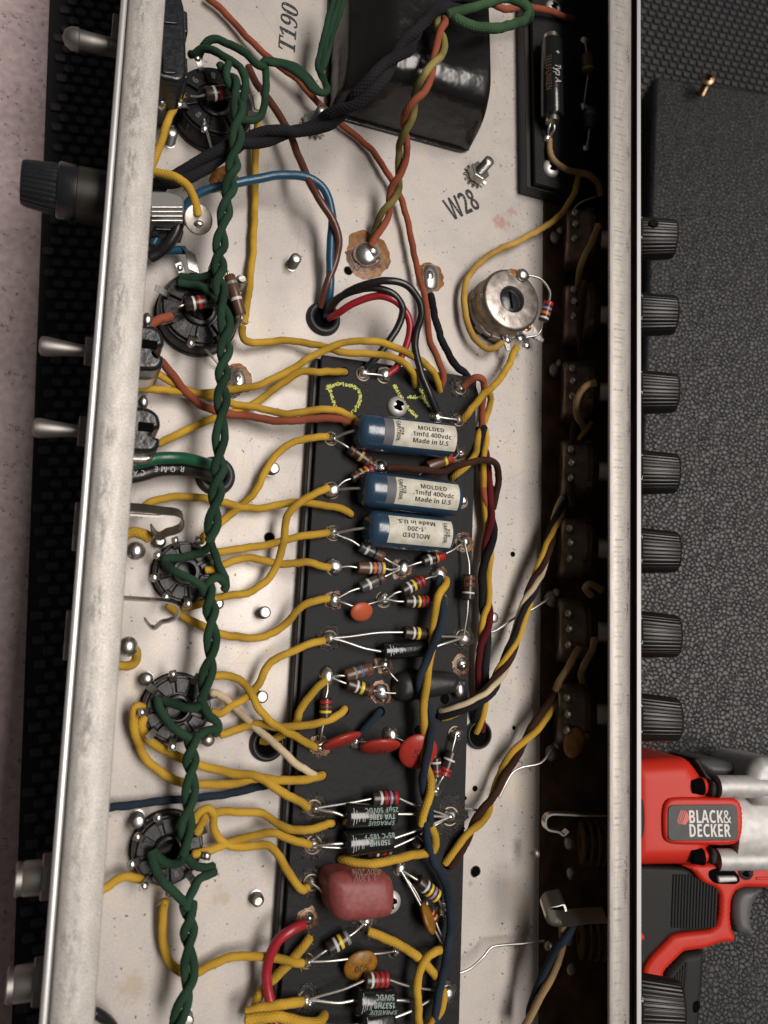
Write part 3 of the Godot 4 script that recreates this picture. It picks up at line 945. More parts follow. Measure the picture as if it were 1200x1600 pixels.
func build_bench() -> void:
	var tb := MB.new()
	var tp := PackedVector2Array([Vector2(-0.75, -0.7), Vector2(0.75, -0.7), Vector2(0.75, 0.7), Vector2(-0.75, 0.7)])
	prism(tb, tp, -0.0930, -0.0620, 0.004, 3, Transform3D.IDENTITY, Rect2(-0.75, -0.7, 0.25, 0.50))
	var t := part("bench_top", tb, MT.table)
	tag(t, "speckled pinkish grey laminate bench top along the left edge", "bench top", "", "structure")
	# woven rubber mat
	var m := thing("rubber_mat", "black woven rubber mat lying on the bench under the chassis", "mat", mm(0, -62, 0))
	var mb := MB.new()
	var e0 := at(78, 0, -60.0)
	var e1 := at(18, 1600, -60.0)
	var d := (e1 - e0) / (e1.z - e0.z)
	var a := e0 + d * (-0.45 - e0.z)
	var b := e0 + d * (0.35 - e0.z)
	prism(mb, PackedVector2Array([Vector2(a.x, -0.45), Vector2(0.6, -0.45), Vector2(0.6, 0.35), Vector2(b.x, 0.35)]), -0.0619, -0.0602, 0.0006, 2)
	part("backing", mb, MT.mat_base, m)
	var nub := MB.new()
	prism(nub, round_poly(rect(0.0047, 0.0035), 0.0013), -0.001, 0.0013, 0.0010, 2)
	var mu := MultiMesh.new()
	mu.transform_format = MultiMesh.TRANSFORM_3D
	mu.mesh = nub.mesh()
	var list := []
	var px := 0.0061
	var pz := 0.0043
	for j in range(-104, 70):
		for i in range(-28, 78):
			var x := i * px + (px / 2 if posmod(j, 2) == 1 else 0.0)
			var q := Vector3(x, -0.0600, j * pz)
			q = Basis(Vector3.UP, 0.14) * (q - mm(0, 0, 0))
			q.y = -0.0600
			if q.x < (e0 + d * (q.z - e0.z)).x + 0.003: continue
			if q.x > -0.07 and q.x < 0.075: continue
			if q.x > 0.40 or q.z > 0.34 or q.z < -0.44: continue
			list.append(Transform3D(Basis(Vector3.UP, 0.14 + rng.randf_range(-0.08, 0.08)) * Basis(Vector3.RIGHT, rng.randf_range(-0.12, 0.12)), q))
	mu.instance_count = list.size()
	for i in list.size(): mu.set_instance_transform(i, list[i])
	var mi := MultiMeshInstance3D.new()
	mi.multimesh = mu
	mi.material_override = MT.mat_rubber
	mi.name = "weave"
	mi.set_meta("kind", "stuff")
	m.add_child(mi)
	mi.position = -m.position

var lid := Transform3D.IDENTITY

func lid_frame() -> void:
	var A := at(1022, 115, -40.0)
	var C := at(998, 760, -40.0)
	var ez := (C - A).normalized()
	var ex := Vector3(ez.z, 0, -ez.x).rotated(ez, 0.30)
	lid = Transform3D(Basis(ex, ez.cross(ex), ez), A)

func on_lid(x: float, y: float, up: float) -> Vector3:      # the point of the photograph on the plane up mm above the lid, in the lid's own frame
	var d := FW * F + RT * (x - 600.0) - UP * (y - 800.0)
	var n := lid.basis.y
	var t := (lid.origin + n * up * 0.001 - CAM).dot(n) / d.dot(n)
	return lid.affine_inverse() * (CAM + d * t)

func build_lid() -> void:
	lid_frame()
	var A := lid.origin
	var l := thing("cabinet_lid", "black leathercloth covered wooden panel under the drill", "lid", Vector3(A.x, -0.060, A.z))
	var mb := MB.new()
	prism(mb, round_poly(PackedVector2Array([Vector2.ZERO, Vector2(0.34, 0), Vector2(0.34, 0.52), Vector2(0, 0.52)]), 0.004), -0.0195, 0.0, 0.003, 4, lid)
	part("covered_board", mb, MT.leathercloth, l)
	# a screw left standing in the edge
	var q := lid * on_lid(1096, 146, 0.0)
	var tip := lid * on_lid(1107, 122, 11.0)
	var ax := (tip - q).normalized()
	var s := thing("wood_screw", "small brassy cross head screw standing upright in the leathercloth lid", "screw", q)
	var sm := MB.new()
	var L := q.distance_to(tip)
	var p := [Vector2(-0.002, 0.0005)]
	var t := 0.0
	while t < L - 0.004:
		p.append_array([Vector2(t, 0.0010), Vector2(t + 0.0006, 0.0018), Vector2(t + 0.0009, 0.0010)])
		t += 0.0012
	p.append(Vector2(L - 0.0035, 0.0014))
	lathe(sm, p, q, ax, 14)
	part("thread", sm, MT.brass, s)
	var hd := MB.new()
	lathe(hd, [Vector2(L - 0.0036, 0.0014), Vector2(L - 0.0012, 0.0036), Vector2(L - 0.0004, 0.0037), Vector2(L + 0.0003, 0.003), Vector2(L + 0.0005, 0.0)], q, ax, 20)
	var h := part("head", hd, MT.brass, s)
	cross_slot(h, q + ax * (L + 0.0005), ax, 0.0042, 0.3)

func cross_slot(parent: Node, o: Vector3, ax: Vector3, l: float, turn: float) -> void:
	var mb := MB.new()
	var b := frame(ax) * Basis(Vector3.UP, turn)
	var k := l * 0.12
	var h := l * 0.42
	prism(mb, PackedVector2Array([Vector2(-k, -h), Vector2(k, -h), Vector2(k, -k), Vector2(h, -k), Vector2(h, k), Vector2(k, k), Vector2(k, h), Vector2(-k, h), Vector2(-k, k), Vector2(-h, k), Vector2(-h, -k), Vector2(-k, -k)]), -0.0006, 0.00012, 0.0, 1, Transform3D(b, o))
	part("cross_slot", mb, MT.hole, parent)

func screw_head(parent: Node, called: String, q: Vector3, r: float, h: float, turn: float) -> void:
	var mb := MB.new()
	lathe(mb, [Vector2(0, r), Vector2(h * 0.3, r), Vector2(h * 0.7, r * 0.8), Vector2(h * 0.95, r * 0.45), Vector2(h, 0.0)], q, Vector3.UP, 24)
	var s := part(called, mb, MT.zinc, parent)
	cross_slot(s, q + Vector3.UP * h, Vector3.UP, r * 1.25, turn)

func grommet(label: String, x: float, y: float, ro: float, ri: float) -> void:
	var q := at(x, y, 1.0)
	q.y = 0
	var t := thing("rubber_grommet", label, "grommet", q, "rubber grommets in the chassis floor")
	var mb := MB.new()
	var p := []
	for k in 13:
		var an := PI * k / 12.0
		p.append(Vector2(sin(an) * 0.0022, lerpf(ro, ri, (1.0 - cos(an)) / 2.0) * 0.001))
	p.append(Vector2(-0.0005, ri * 0.001))
	lathe(mb, p, q, Vector3.UP, 32)
	part("ring", mb, MT.rubber, t)
	var h := MB.new()
	lathe(h, [Vector2(0.0001, 0.0), Vector2(0.0001, ri * 0.00102)], q, Vector3.UP, 24)
	part("hole", h, MT.hole, t)

# ---------------------------------------------------------------- the component board
const TOP := 7.0

func board_point(x: float, y: float, up := 0.0) -> Vector3: return at(x, y, TOP + up)

func joint(b: Node, x: float, y: float, r := 2.1, h := 1.9, flux := "", big := 1.0) -> void:
	var q := board_point(x, y, 0.6)
	q.y = TOP * 0.001
	var mb := MB.new()
	blob(mb, q + Vector3.UP * h * 0.00025, Vector3(r, h, r * rng.randf_range(0.9, 1.15)) * 0.001, 0.75, 170.0, Basis(Vector3.UP, rng.randf() * TAU), 20, 13)
	if rng.randf() < 0.6: blob(mb, q + mm(rng.randf_range(-0.8, 0.8), h * 0.6, rng.randf_range(-0.8, 0.8)), mm(r * 0.5, h * 0.75, r * 0.45), 0.25, 220.0, Basis.IDENTITY, 14, 9)
	var s := part("solder_joint", mb, MT.solder, b)
	var ey := MB.new()
	lathe(ey, [Vector2(0.0001, r * 0.00118), Vector2(0.0003, r * 0.00115), Vector2(0.0004, r * 0.00102), Vector2(0.0001, r * 0.0008)], q, Vector3.UP, 22)
	part("eyelet", ey, MT.eyelet, s)
	if flux:
		var f := MB.new()
		pancake(f, q + Vector3.UP * 0.0001, r * 0.00145 * big, r * 0.00145 * big, 0.0003, 0.4)
		if flux == "dark":
			for k in int(16 * big):
				var an := rng.randf() * TAU
				var rr := r * 0.001 * big * rng.randf_range(1.1, 1.75)
				blob(f, q + Vector3(cos(an), 0, sin(an)) * rr + Vector3.UP * 0.0001, mm(1, 0.7, 1) * rng.randf_range(0.13, 0.4), 0.4, 200.0, Basis.IDENTITY, 8, 5)
		part("flux", f, MT["flux_" + flux], s)
		if flux == "amber":
			var f3 := MB.new()
			pancake(f3, q + mm(rng.randf_range(-0.7, 0.7), 0.16, rng.randf_range(-0.7, 0.7)), r * 0.0012, r * 0.0013, 0.0004, 0.5)
			part("burnt_flux", f3, MT.flux_burnt, s)

func dot(parent: Node, q: Vector3, r: float, called := "hole") -> void:
	var mb := MB.new()
	lathe(mb, [Vector2(0.00006, 0.0), Vector2(0.00006, r)], q, Vector3.UP, 16)
	part(called, mb, MT.hole, parent)

func chalk(b: Node, a: Array) -> void:
	var p := PackedVector3Array()
	for i in a.size() / 2: p.append(board_point(a[i * 2], a[i * 2 + 1]))
	p = smooth(p, 0.00022)
	var mb := MB.new()
	for q in p:
		for k in 3:
			if rng.randf() < 0.62:
				var o := q + mm(rng.randf_range(-0.55, 0.55), 0.03, rng.randf_range(-0.55, 0.55))
				blob(mb, o, mm(rng.randf_range(0.16, 0.46), 0.05, rng.randf_range(0.14, 0.34)), 0.5, 300.0, Basis(Vector3.UP, rng.randf() * TAU), 6, 3)
	part("chalk_mark", mb, MT.chalk, b)

func build_board() -> void:
	var q0 := at(500, 1000, 0)
	var b := thing("component_board", "long black fibre component board with rows of soldered eyelets and chalk marks", "circuit board", Vector3(0, 0, q0.z))
	var c := poly([503, 554, 745, 590], TOP)
	var d := (c[1] - c[0]).normalized()
	var w := c[0].distance_to(c[1])
	var dn := Vector2(-d.y, d.x)
	# long side follows the photograph
	var e := at(437, 1590, TOP)
	dn = (Vector2(e.x, e.z) - c[0]).normalized()
	var L := 0.245
	var pl := MB.new()
	prism(pl, round_poly(PackedVector2Array([c[0], c[0] + d * w, c[0] + d * w + dn * L, c[0] + dn * L]), 0.0008), 0.0054, 0.007, 0.0002, 1)
	part("top_plate", pl, MT.fibre, b)
	var lo := MB.new()
	var sh := -d * 0.0016 + dn * 0.0004
	prism(lo, round_poly(PackedVector2Array([c[0] + sh, c[0] + d * w + sh, c[0] + d * w + dn * L + sh, c[0] + dn * L + sh]), 0.0008), 0.0008, 0.0042, 0.0004, 2)
	part("under_plate", lo, MT.fibre_dark, b)
	for k in [Vector2(0.03, 0.016), Vector2(0.03, 0.2)]:
		var s := MB.new()
		var q: Vector2 = c[0] + d * k.x + dn * k.y
		lathe(s, [Vector2(0.004, 0.003), Vector2(0.0055, 0.003)], Vector3(q.x, 0, q.y), Vector3.UP, 16)
		part("spacer", s, MT.steel, b)
	screw_head(b, "screw", board_point(620, 636), 0.0036, 0.0022, 0.5)
	screw_head(b, "screw", board_point(609, 1409), 0.0035, 0.0016, 0.2)
	for j in [[568, 584, ""], [600, 587, ""], [720, 606, "dark"], [682, 651, ""], [717, 656, "dark"], [518, 685, ""], [718, 709, "amber"], [595, 730, ""], [519, 766, ""], [722, 783, ""], [521, 833, ""], [726, 847, "amber"], [522, 886, ""], [628, 888, "amber"], [686, 899, "amber"],
		[600, 937, ""], [691, 938, ""], [521, 937, "amber"], [516, 997, "dark"], [724, 996, "dark"], [721, 1038, "amber"], [600, 1039, "amber"], [512, 1057, ""], [597, 1081, "amber"], [499, 1166, "amber"], [556, 1158, ""], [611, 1149, ""], [712, 1147, ""], [679, 1235, ""], [491, 1263, "dark"],
		[490, 1321, "dark"], [658, 1322, ""], [487, 1380, "dark"], [625, 1358, ""], [692, 1423, "dark"], [481, 1436, "amber"], [571, 1441, "dark"], [480, 1503, ""], [617, 1486, ""], [699, 1552, "dark"], [478, 1563, "dark"]]:
		joint(b, j[0], j[1], rng.randf_range(1.95, 2.45), rng.randf_range(1.7, 2.4), j[2], 1.0 if j[2] != "dark" else 1.25)
	joint(b, 704, 1276, 2.7, 2.0, "dark", 1.6)
	for h in [[538, 581], [649, 600], [687, 606], [547, 803], [538, 1110], [594, 1112], [690, 1116], [503, 1212], [518, 1287], [533, 1343], [700, 1350], [505, 1590], [708, 745], [655, 1141], [695, 1092]]:
		dot(b, board_point(h[0], h[1]), 0.0017)
	for k in 26:      # flux splashes round the big joints
		var f := MB.new()
		var s2 := [[724, 996], [704, 1276], [516, 997], [569, 600], [640, 1380]][k % 5] as Array
		pancake(f, board_point(s2[0] + rng.randfn() * 16, s2[1] + 5 + rng.randfn() * 13), 0.0003, 0.0004, 0.00012, 0.4, Vector3.UP, 2)
		part("flux_splash", f, MT.flux_dark, b)
	chalk(b, [513, 602, 526, 640, 540, 665])
	chalk(b, [511, 606, 532, 600, 556, 606, 563, 620, 558, 636, 545, 650])
	chalk(b, [616, 602, 632, 630, 651, 652])
	chalk(b, [638, 620, 660, 621]); chalk(b, [658, 610, 664, 627, 670, 634])

# ---------------------------------------------------------------- resistors and capacitors
func sag(a: Vector3, b: Vector3, lift := 0.0) -> PackedVector3Array:
	var sd := (b - a).cross(Vector3.UP).normalized() * rng.randf_range(-0.0005, 0.0005)
	return smooth(PackedVector3Array([a, a.lerp(b, 0.35) + Vector3.UP * lift + sd, a.lerp(b, 0.75) + Vector3.UP * lift * 0.6, b]))

func lead(t: Node, a: Array, r := 0.42) -> void:
	var mb := MB.new()
	tube(mb, smooth(pts(a)), r * 0.001, 8)
	part("lead", mb, MT.lead, t)

# ends: joint pixels; body: two pixels of its ends; bands: [place 0..1 along body, width 0..1, material]
func resistor(label: String, ja: Array, body: Array, jb: Array, dia: float, cover: String, bands: Array, h := 3.4) -> void:
	var a := board_point(body[0], body[1], h)
	var b := board_point(body[2], body[3], h + (body[4] if body.size() > 4 else 0.0))
	var mid := (a + b) / 2
	var t := thing("resistor", label, "resistor", Vector3(mid.x, TOP * 0.001, mid.z), "colour banded resistors")
	var ax := (b - a).normalized()
	var L := a.distance_to(b)
	var r := dia * 0.0005
	var mb := MB.new()
	lathe(mb, [Vector2(0, 0.0004), Vector2(0, r * 0.86), Vector2(r * 0.1, r * 0.97), Vector2(r * 0.22, r), Vector2(L - r * 0.22, r), Vector2(L - r * 0.1, r * 0.97), Vector2(L, r * 0.86), Vector2(L, 0.0004)], a, ax, 22)
	part("body", mb, MT[cover], t)
	for k in bands:
		var bm := MB.new()
		var lo: float = L * (k[0] - k[1] / 2)
		var hi: float = L * (k[0] + k[1] / 2)
		var jit := rng.randf_range(-0.00004, 0.00004)
		lathe(bm, [Vector2(lo, r), Vector2(lo + 0.00003, r + 0.00003 + jit * 0.3), Vector2(hi - 0.00003, r + 0.00003), Vector2(hi, r)], a, ax, 22)
		part("band", bm, MT[k[2]], t)
	for e in 2:
		var jp: Array = ja if e == 0 else jb
		if jp.is_empty(): continue
		var lm := MB.new()
		var p: Vector3 = a if e == 0 else b
		tube(lm, sag(p, board_point(jp[0], jp[1], jp[2] if jp.size() > 2 else 1.6), 0.0004), 0.00042, 8)
		part("lead", lm, MT.lead, t)

func cylinder_cap(label: String, body: Array, dia: float, h: float, m: String, group: String, edge := 0.16) -> Array:
	var a := board_point(body[0], body[1], h)
	var b := board_point(body[2], body[3], h)
	var mid := (a + b) / 2
	var t := thing("capacitor", label, "capacitor", Vector3(mid.x, TOP * 0.001, mid.z), group)
	var ax := (b - a).normalized()
	var L := a.distance_to(b)
	var r := dia * 0.0005
	var mb := MB.new()
	var p := [Vector2(0.0003, 0.0)]
	for k in 6:
		var an := PI / 2 * k / 5.0
		p.append(Vector2(r * edge * (1 - sin(an)) * 1.6, r * (1 - edge) + r * edge * sin(an)) if k > 0 else Vector2(r * edge * 1.6 * 0.98, r * (1 - edge)))
	p = [Vector2(0.0002, 0.0), Vector2(0.0, r * (1 - edge * 1.6)), Vector2(r * edge * 0.25, r * (1 - edge * 0.7)), Vector2(r * edge * 0.8, r * (1 - edge * 0.15)), Vector2(r * edge * 1.6, r), Vector2(L - r * edge * 1.6, r), Vector2(L - r * edge * 0.8, r * (1 - edge * 0.15)), Vector2(L - r * edge * 0.25, r * (1 - edge * 0.7)), Vector2(L, r * (1 - edge * 1.6)), Vector2(L - 0.0002, 0.0)]
	lathe(mb, p, a, ax, 40)
	part("body", mb, MT[m], t)
	return [t, a, ax, L, r]

func sheet(parent: Node, called: String, a: Vector3, ax: Vector3, r: float, lo: float, hi: float, from: float, to: float, m: Material, lift := 0.00012) -> void:      # a sheet round part of a cylinder; angle 0 is up
	var side := ax.cross(Vector3.UP).normalized()
	var up := side.cross(ax).normalized()
	var mb := MB.new()
	var k := 20
	for i in k + 1:
		var an := lerpf(from, to, float(i) / k)
		var n := up * cos(an) + side * sin(an)
		mb.add(a + ax * lo + n * (r + lift), n, Vector2(0, float(i) / k)); mb.add(a + ax * hi + n * (r + lift), n, Vector2(1, float(i) / k))
	for i in k: mb.quad(i * 2, i * 2 + 1, i * 2 + 3, i * 2 + 2)
	part(called, mb, m, parent)

func blue_cap(label: String, body: Array, label_from: float, label_to: float, grey_from: float, lines: Array, flip: bool, la: Array, lb: Array, sidetext: float) -> void:
	var k := cylinder_cap(label, body, 12.0, 6.6, "cap_blue", "blue moulded capacitors", 0.33)
	var t: Node = k[0]
	var a: Vector3 = k[1]
	var ax: Vector3 = k[2]
	var L: float = k[3]
	var r: float = k[4]
	sheet(t, "paper_label", a, ax, r, L * label_from, L * label_to, -0.75, 0.85, MT.paper)
	if grey_from >= 0.0: sheet(t, "label_end", a, ax, r, L * grey_from, L * label_from - 0.00005, -0.75, 0.85, MT.paper_grey)
	var side := ax.cross(Vector3.UP).normalized()
	if side.z > 0: side = -side      # towards the top of the photograph
	var o := a + ax * L * (label_from + label_to) * 0.5 + Vector3.UP * (r + 0.00013)
	var ex := ax if not flip else -ax
	var up := side if not flip else -side
	for i in 3:
		var an := (0.30 - 0.36 * i)
		var n := Vector3.UP * cos(an) + up * sin(an)
		var p := o - Vector3.UP * (r + 0.00013) + n * (r + 0.00013) + ex * 0.0018
		letters(t, "lettering", lines[i], 0.00145, p, ex, n.cross(ex), MT.ink, true, 0.0, 1.16)
	for i in 2:
		var n2 := Vector3.UP
		letters(t, "lettering", ["CAPITRON", "POR"][i], 0.0012, a + ax * L * (sidetext + 0.035 * i) + n2 * (r + 0.00013), Vector3(0, 0, 1), ax, MT.ink_grey, true, 0.0, 0.8)
	for e in [[la, 0.0], [lb, L]]:
		var p0: Vector3 = a + ax * e[1]
		var lm := MB.new()
		var jp: Array = e[0]
		tube(lm, sag(p0, board_point(jp[0], jp[1], 1.8), 0.0002), 0.0005, 8)
		part("lead", lm, MT.lead, t)

func electrolytic(label: String, body: Array, dia: float, h: float, texts: Array, la: Array, lb: Array) -> void:
	var k := cylinder_cap(label, body, dia, h, "electrolytic", "black electrolytic capacitors", 0.2)
	var t: Node = k[0]
	var a: Vector3 = k[1]
	var ax: Vector3 = k[2]
	var L: float = k[3]
	var r: float = k[4]
	var side := ax.cross(Vector3.UP).normalized()
	if side.z > 0: side = -side
	for i in texts.size():
		var an: float = -0.55 + 0.5 * i
		var n := Vector3.UP * cos(an) - side * sin(an) * -1.0
		n = (Vector3.UP * cos(an) + side * -sin(an)).normalized()
		letters(t, "lettering", texts[i], 0.0015, a + ax * (L * 0.66) + n * (r + 0.00006), -ax, n.cross(-ax), MT.print_green, true, 0.0, 0.95)
	for i in 3:
		sheet(t, "stripe", a, ax, r, L * (0.12 + 0.05 * i), L * (0.131 + 0.05 * i), -0.8 + i * 0.2, 0.6 - 0.15 * i, MT.print_white, 0.00005)
	for i in 2:
		sheet(t, "stripe", a, ax, r, L * (0.29 + 0.035 * i), L * (0.30 + 0.035 * i), -0.3, 0.3, MT.print_white, 0.00005)
	for e in [[la, 0.0], [lb, L]]:
		if (e[0] as Array).is_empty(): continue
		var p0: Vector3 = a + ax * e[1]
		var lm := MB.new()
		tube(lm, sag(p0, board_point(e[0][0], e[0][1], 1.8), 0.0008), 0.00048, 8)
		part("lead", lm, MT.lead, t)

func disc(label: String, x: float, y: float, h: float, rx: float, ry: float, thick: float, normal: Vector3, along: Vector3, m: String, txt: String, leads: Array, inkm: String) -> void:
	var q := board_point(x, y, h)
	var t := thing("disc_capacitor", label, "capacitor", Vector3(q.x, TOP * 0.001, q.z), "ceramic disc capacitors")
	var n := normal.normalized()
	var ex := (along - n * along.dot(n)).normalized()
	var b := Basis(ex, n, ex.cross(n))
	var mb := MB.new()
	blob(mb, q, mm(rx, thick, ry), 0.05, 120.0, b, 32, 18)
	part("body", mb, MT[m], t)
	if txt: letters(t, "lettering", txt, minf(rx, ry) * 0.00042, q + n * thick * 0.001, ex, b.z * (-1.0), MT[inkm], false, 0.0, 1.0)
	for l in leads:
		var lm := MB.new()
		tube(lm, smooth(PackedVector3Array([board_point(l[0], l[1], l[2]), (board_point(l[0], l[1], l[2]) + board_point(l[3], l[4], 1.8)) * 0.5 + Vector3.UP * 0.0006, board_point(l[3], l[4], 1.8)])), 0.0004, 8)
		part("lead", lm, MT.lead, t)

func build_components() -> void:
	blue_cap("topmost blue moulded capacitor below the chalk marks, grey end on its paper label", [554, 673, 706, 690], 0.33, 0.97, 0.235, ["MOLDED", ".1mfd 400vdc", "Made in U.S"], false, [518, 685], [718, 709], 0.37)
	blue_cap("middle blue moulded capacitor with an orange scorch on its paper label", [563, 763, 716, 781], 0.29, 0.93, 0.20, ["MOLDED", ".1mfd 400vdc", "Made in U.S"], false, [519, 766], [722, 783], 0.33)
	blue_cap("shortest blue moulded capacitor, its label printed upside down", [570, 825, 704, 838], 0.20, 0.93, -1.0, ["MOLDED", ".1-200", "Made in U.S."], true, [521, 833], [726, 847], 0.84)
	resistor("dark resistor with one gold band left of the brown wire's solder joint", [518, 685], [545, 700, 582, 726], [595, 730], 3.9, "body_dark", [[0.2, 0.1, "brown_band"], [0.5, 0.1, "gold_band"], [0.8, 0.1, "brown_band"]])
	resistor("small brown resistor touching the left end of the middle blue capacitor", [519, 766], [548, 748, 584, 731], [595, 730], 3.7, "body_dark", [[0.25, 0.1, "brown_band"], [0.45, 0.09, "gold_band"], [0.65, 0.1, "orange_band"], [0.85, 0.1, "red_band"]])
	resistor("brown resistor with a single yellow band under the topmost blue capacitor", [655, 742, 2.5], [667, 730, 705, 716], [718, 709], 3.9, "body_brown", [[0.7, 0.1, "yellow_band"], [0.9, 0.14, "red_band"]])
	resistor("charcoal resistor with one white band under the shortest blue capacitor's left end", [521, 833], [562, 853, 599, 871], [628, 888], 3.9, "body_grey", [[0.28, 0.1, "white"], [0.6, 0.08, "black_band"], [0.88, 0.14, "brown_band"]])
	resistor("light brown resistor with white, violet and yellow bands", [522, 886], [558, 887, 600, 888], [628, 888], 3.9, "body_brown", [[0.45, 0.08, "white"], [0.62, 0.08, "orange_band"], [0.78, 0.1, "violet_band"], [0.94, 0.1, "yellow_band"]])
	resistor("resistor with white and red bands under the shortest blue capacitor's right end", [628, 888], [659, 878, 694, 866], [726, 847], 3.9, "body_dark", [[0.3, 0.1, "white"], [0.5, 0.1, "black_band"], [0.62, 0.1, "orange_band"], [0.82, 0.24, "red_band"]])
	resistor("charcoal resistor with one white band above the small orange disc capacitor", [521, 937], [562, 919, 599, 902], [628, 888], 3.9, "body_grey", [[0.35, 0.1, "white"], [0.75, 0.08, "black_band"], [0.9, 0.1, "brown_band"]])
	resistor("upper of two resistors fanning from one joint, white, yellow and red bands", [600, 937], [627, 924, 662, 906], [686, 899], 4.0, "body_dark", [[0.32, 0.09, "white"], [0.52, 0.1, "yellow_band"], [0.72, 0.1, "red_band"], [0.9, 0.1, "red_band"]])
	resistor("lower of two resistors fanning from one joint, white, yellow and red bands", [600, 937], [631, 940, 669, 940], [691, 938], 4.0, "body_dark", [[0.36, 0.09, "white"], [0.58, 0.1, "yellow_band"], [0.74, 0.1, "red_band"], [0.92, 0.1, "red_band"]])
	resistor("upright brown banded resistor along the right edge of the board", [726, 847, 3.0], [733, 898, 731, 938], [724, 996], 4.2, "body_dark", [[0.15, 0.12, "brown_band"], [0.4, 0.14, "brown_band"], [0.72, 0.07, "white"]], 5.0)
	resistor("dark resistor with white and yellow bands beside the long black electrolytic", [516, 997], [630, 988, 668, 991], [724, 996], 4.1, "body_dark", [[0.38, 0.09, "white"], [0.58, 0.12, "yellow_band"]], 5.2)
	resistor("brown resistor with grey and blue bands left of the taped part", [512, 1057], [539, 1056, 581, 1044], [600, 1039], 4.1, "body_brown", [[0.35, 0.08, "grey_band"], [0.58, 0.1, "blue_band"], [0.8, 0.1, "brown_band"]])
	resistor("dark resistor with white and yellow bands left of the black tape", [512, 1057], [541, 1068, 581, 1080], [597, 1081], 4.0, "body_dark", [[0.38, 0.09, "white"], [0.58, 0.12, "yellow_band"], [0.9, 0.15, "brown_band"]])
	resistor("upright resistor with red and yellow bands at the board's left edge", [512, 1057], [509, 1090, 508, 1124], [499, 1166], 3.8, "body_dark", [[0.2, 0.14, "red_band"], [0.42, 0.14, "brown_band"], [0.64, 0.12, "yellow_band"]])
	resistor("resistor with white and red bands leaning at the board's right edge below a round joint", [712, 1147, 3.4], [706, 1174, 693, 1212], [679, 1235], 4.0, "body_dark", [[0.35, 0.08, "white"], [0.75, 0.12, "red_band"], [0.92, 0.12, "red_band"]])
	resistor("dark resistor standing beside the round red disc capacitor", [680, 1172, 3.0], [680, 1183, 681, 1216], [679, 1235], 3.7, "body_dark", [[0.25, 0.1, "white"], [0.65, 0.12, "red_band"], [0.85, 0.12, "brown_band"]])
	resistor("resistor with white, red and violet bands above the lettered black capacitors", [491, 1263], [580, 1248, 621, 1246], [704, 1276], 4.3, "body_dark", [[0.33, 0.09, "white"], [0.52, 0.11, "red_band"], [0.7, 0.09, "violet_band"], [0.9, 0.12, "red_band"]], 5.0)
	resistor("small resistor with red bands under the lower lettered black capacitor", [490, 1321], [572, 1331, 610, 1326], [704, 1276], 3.7, "body_dark", [[0.25, 0.1, "black_band"], [0.42, 0.09, "white"], [0.7, 0.12, "red_band"], [0.92, 0.12, "grey_band"]], 3.2)
	resistor("dark resistor with yellow and violet bands right of the maroon capacitor", [625, 1358], [652, 1375, 683, 1401], [692, 1423], 4.3, "body_dark", [[0.38, 0.09, "white"], [0.58, 0.1, "yellow_band"], [0.75, 0.1, "violet_band"], [0.92, 0.1, "yellow_band"]], 4.0)
	resistor("dark resistor with white and orange bands behind the narrow brown disc", [625, 1358], [657, 1408, 680, 1438], [695, 1476], 3.1, "body_dark", [[0.2, 0.1, "white"], [0.65, 0.1, "orange_band"], [0.85, 0.1, "orange_band"]], 2.6)
	resistor("black resistor with white and yellow bands below the maroon capacitor", [480, 1503], [511, 1484, 545, 1463], [571, 1441], 4.3, "body_dark", [[0.38, 0.11, "white"], [0.6, 0.13, "yellow_band"], [0.9, 0.14, "grey_band"]])
	resistor("red banded resistor under the mustard disc capacitor", [478, 1563], [569, 1532, 606, 1530], [699, 1552], 4.3, "body_dark", [[0.28, 0.1, "white"], [0.48, 0.14, "red_band"], [0.7, 0.14, "red_band"], [0.9, 0.14, "red_band"]], 6.0)
	resistor("dark resistor with a white band hidden behind the blue and yellow pair", [665, 1302, 3.0], [662, 1310, 648, 1326], [640, 1340], 4.0, "body_dark", [[0.25, 0.1, "white"]])
	electrolytic("long glossy black electrolytic under the white and yellow banded resistor", [596, 1018, 676, 1012], 5.6, 3.6, ["", "", ""], [516, 997], [724, 996])
	electrolytic("upper of two lettered black electrolytics above the yellow wire", [537, 1275, 617, 1272], 7.6, 4.4, ["25µF 50VDC", "TVA 1306", "SPRAGUE"], [491, 1263], [704, 1276])
	electrolytic("lower of two lettered black electrolytics above the yellow wire", [537, 1318, 612, 1311], 7.6, 4.4, ["85°C 185°F", "1501H9", ""], [490, 1321], [704, 1276])
	electrolytic("black electrolytic with green print below the mustard disc capacitor", [553, 1563, 614, 1563], 8.0, 4.6, ["50VDC", "1537H9", "SPRAGUE"], [478, 1563], [655, 1565])
	electrolytic("plain black electrolytic at the bottom of the board", [562, 1601, 613, 1591], 8.0, 4.4, ["", "", ""], [478, 1600], [690, 1552])
	# the taped part
	var q := board_point(672, 1072)
	var tp := thing("taped_part", "component wrapped in black electrical tape on the board", "capacitor", q)
	var tm := MB.new()
	puff(tm, round_poly(poly([621, 1053, 660, 1046, 722, 1052, 722, 1070, 716, 1084, 668, 1093, 630, 1099, 620, 1090], TOP + 5), 0.003), 0.0072, 0.0125, 0.0038, Transform3D.IDENTITY, 0.0009)
	part("tape", tm, MT.tape, tp)
	var tf := MB.new()
	prism(tf, poly([700, 1058, 732, 1064, 726, 1080, 698, 1086], TOP + 3), 0.0075, 0.0098, 0.0009, 2)
	part("tape_end", tf, MT.tape, tp)
	var te := MB.new()
	blob(te, board_point(718, 1078, 2.5), mm(1.8, 1.4, 2.6), 0.3)
	part("lead_end", te, MT.solder, tp)
	lead(tp, [604, 1043, 9, 610, 1052, 11, 621, 1064, 11], 0.3)
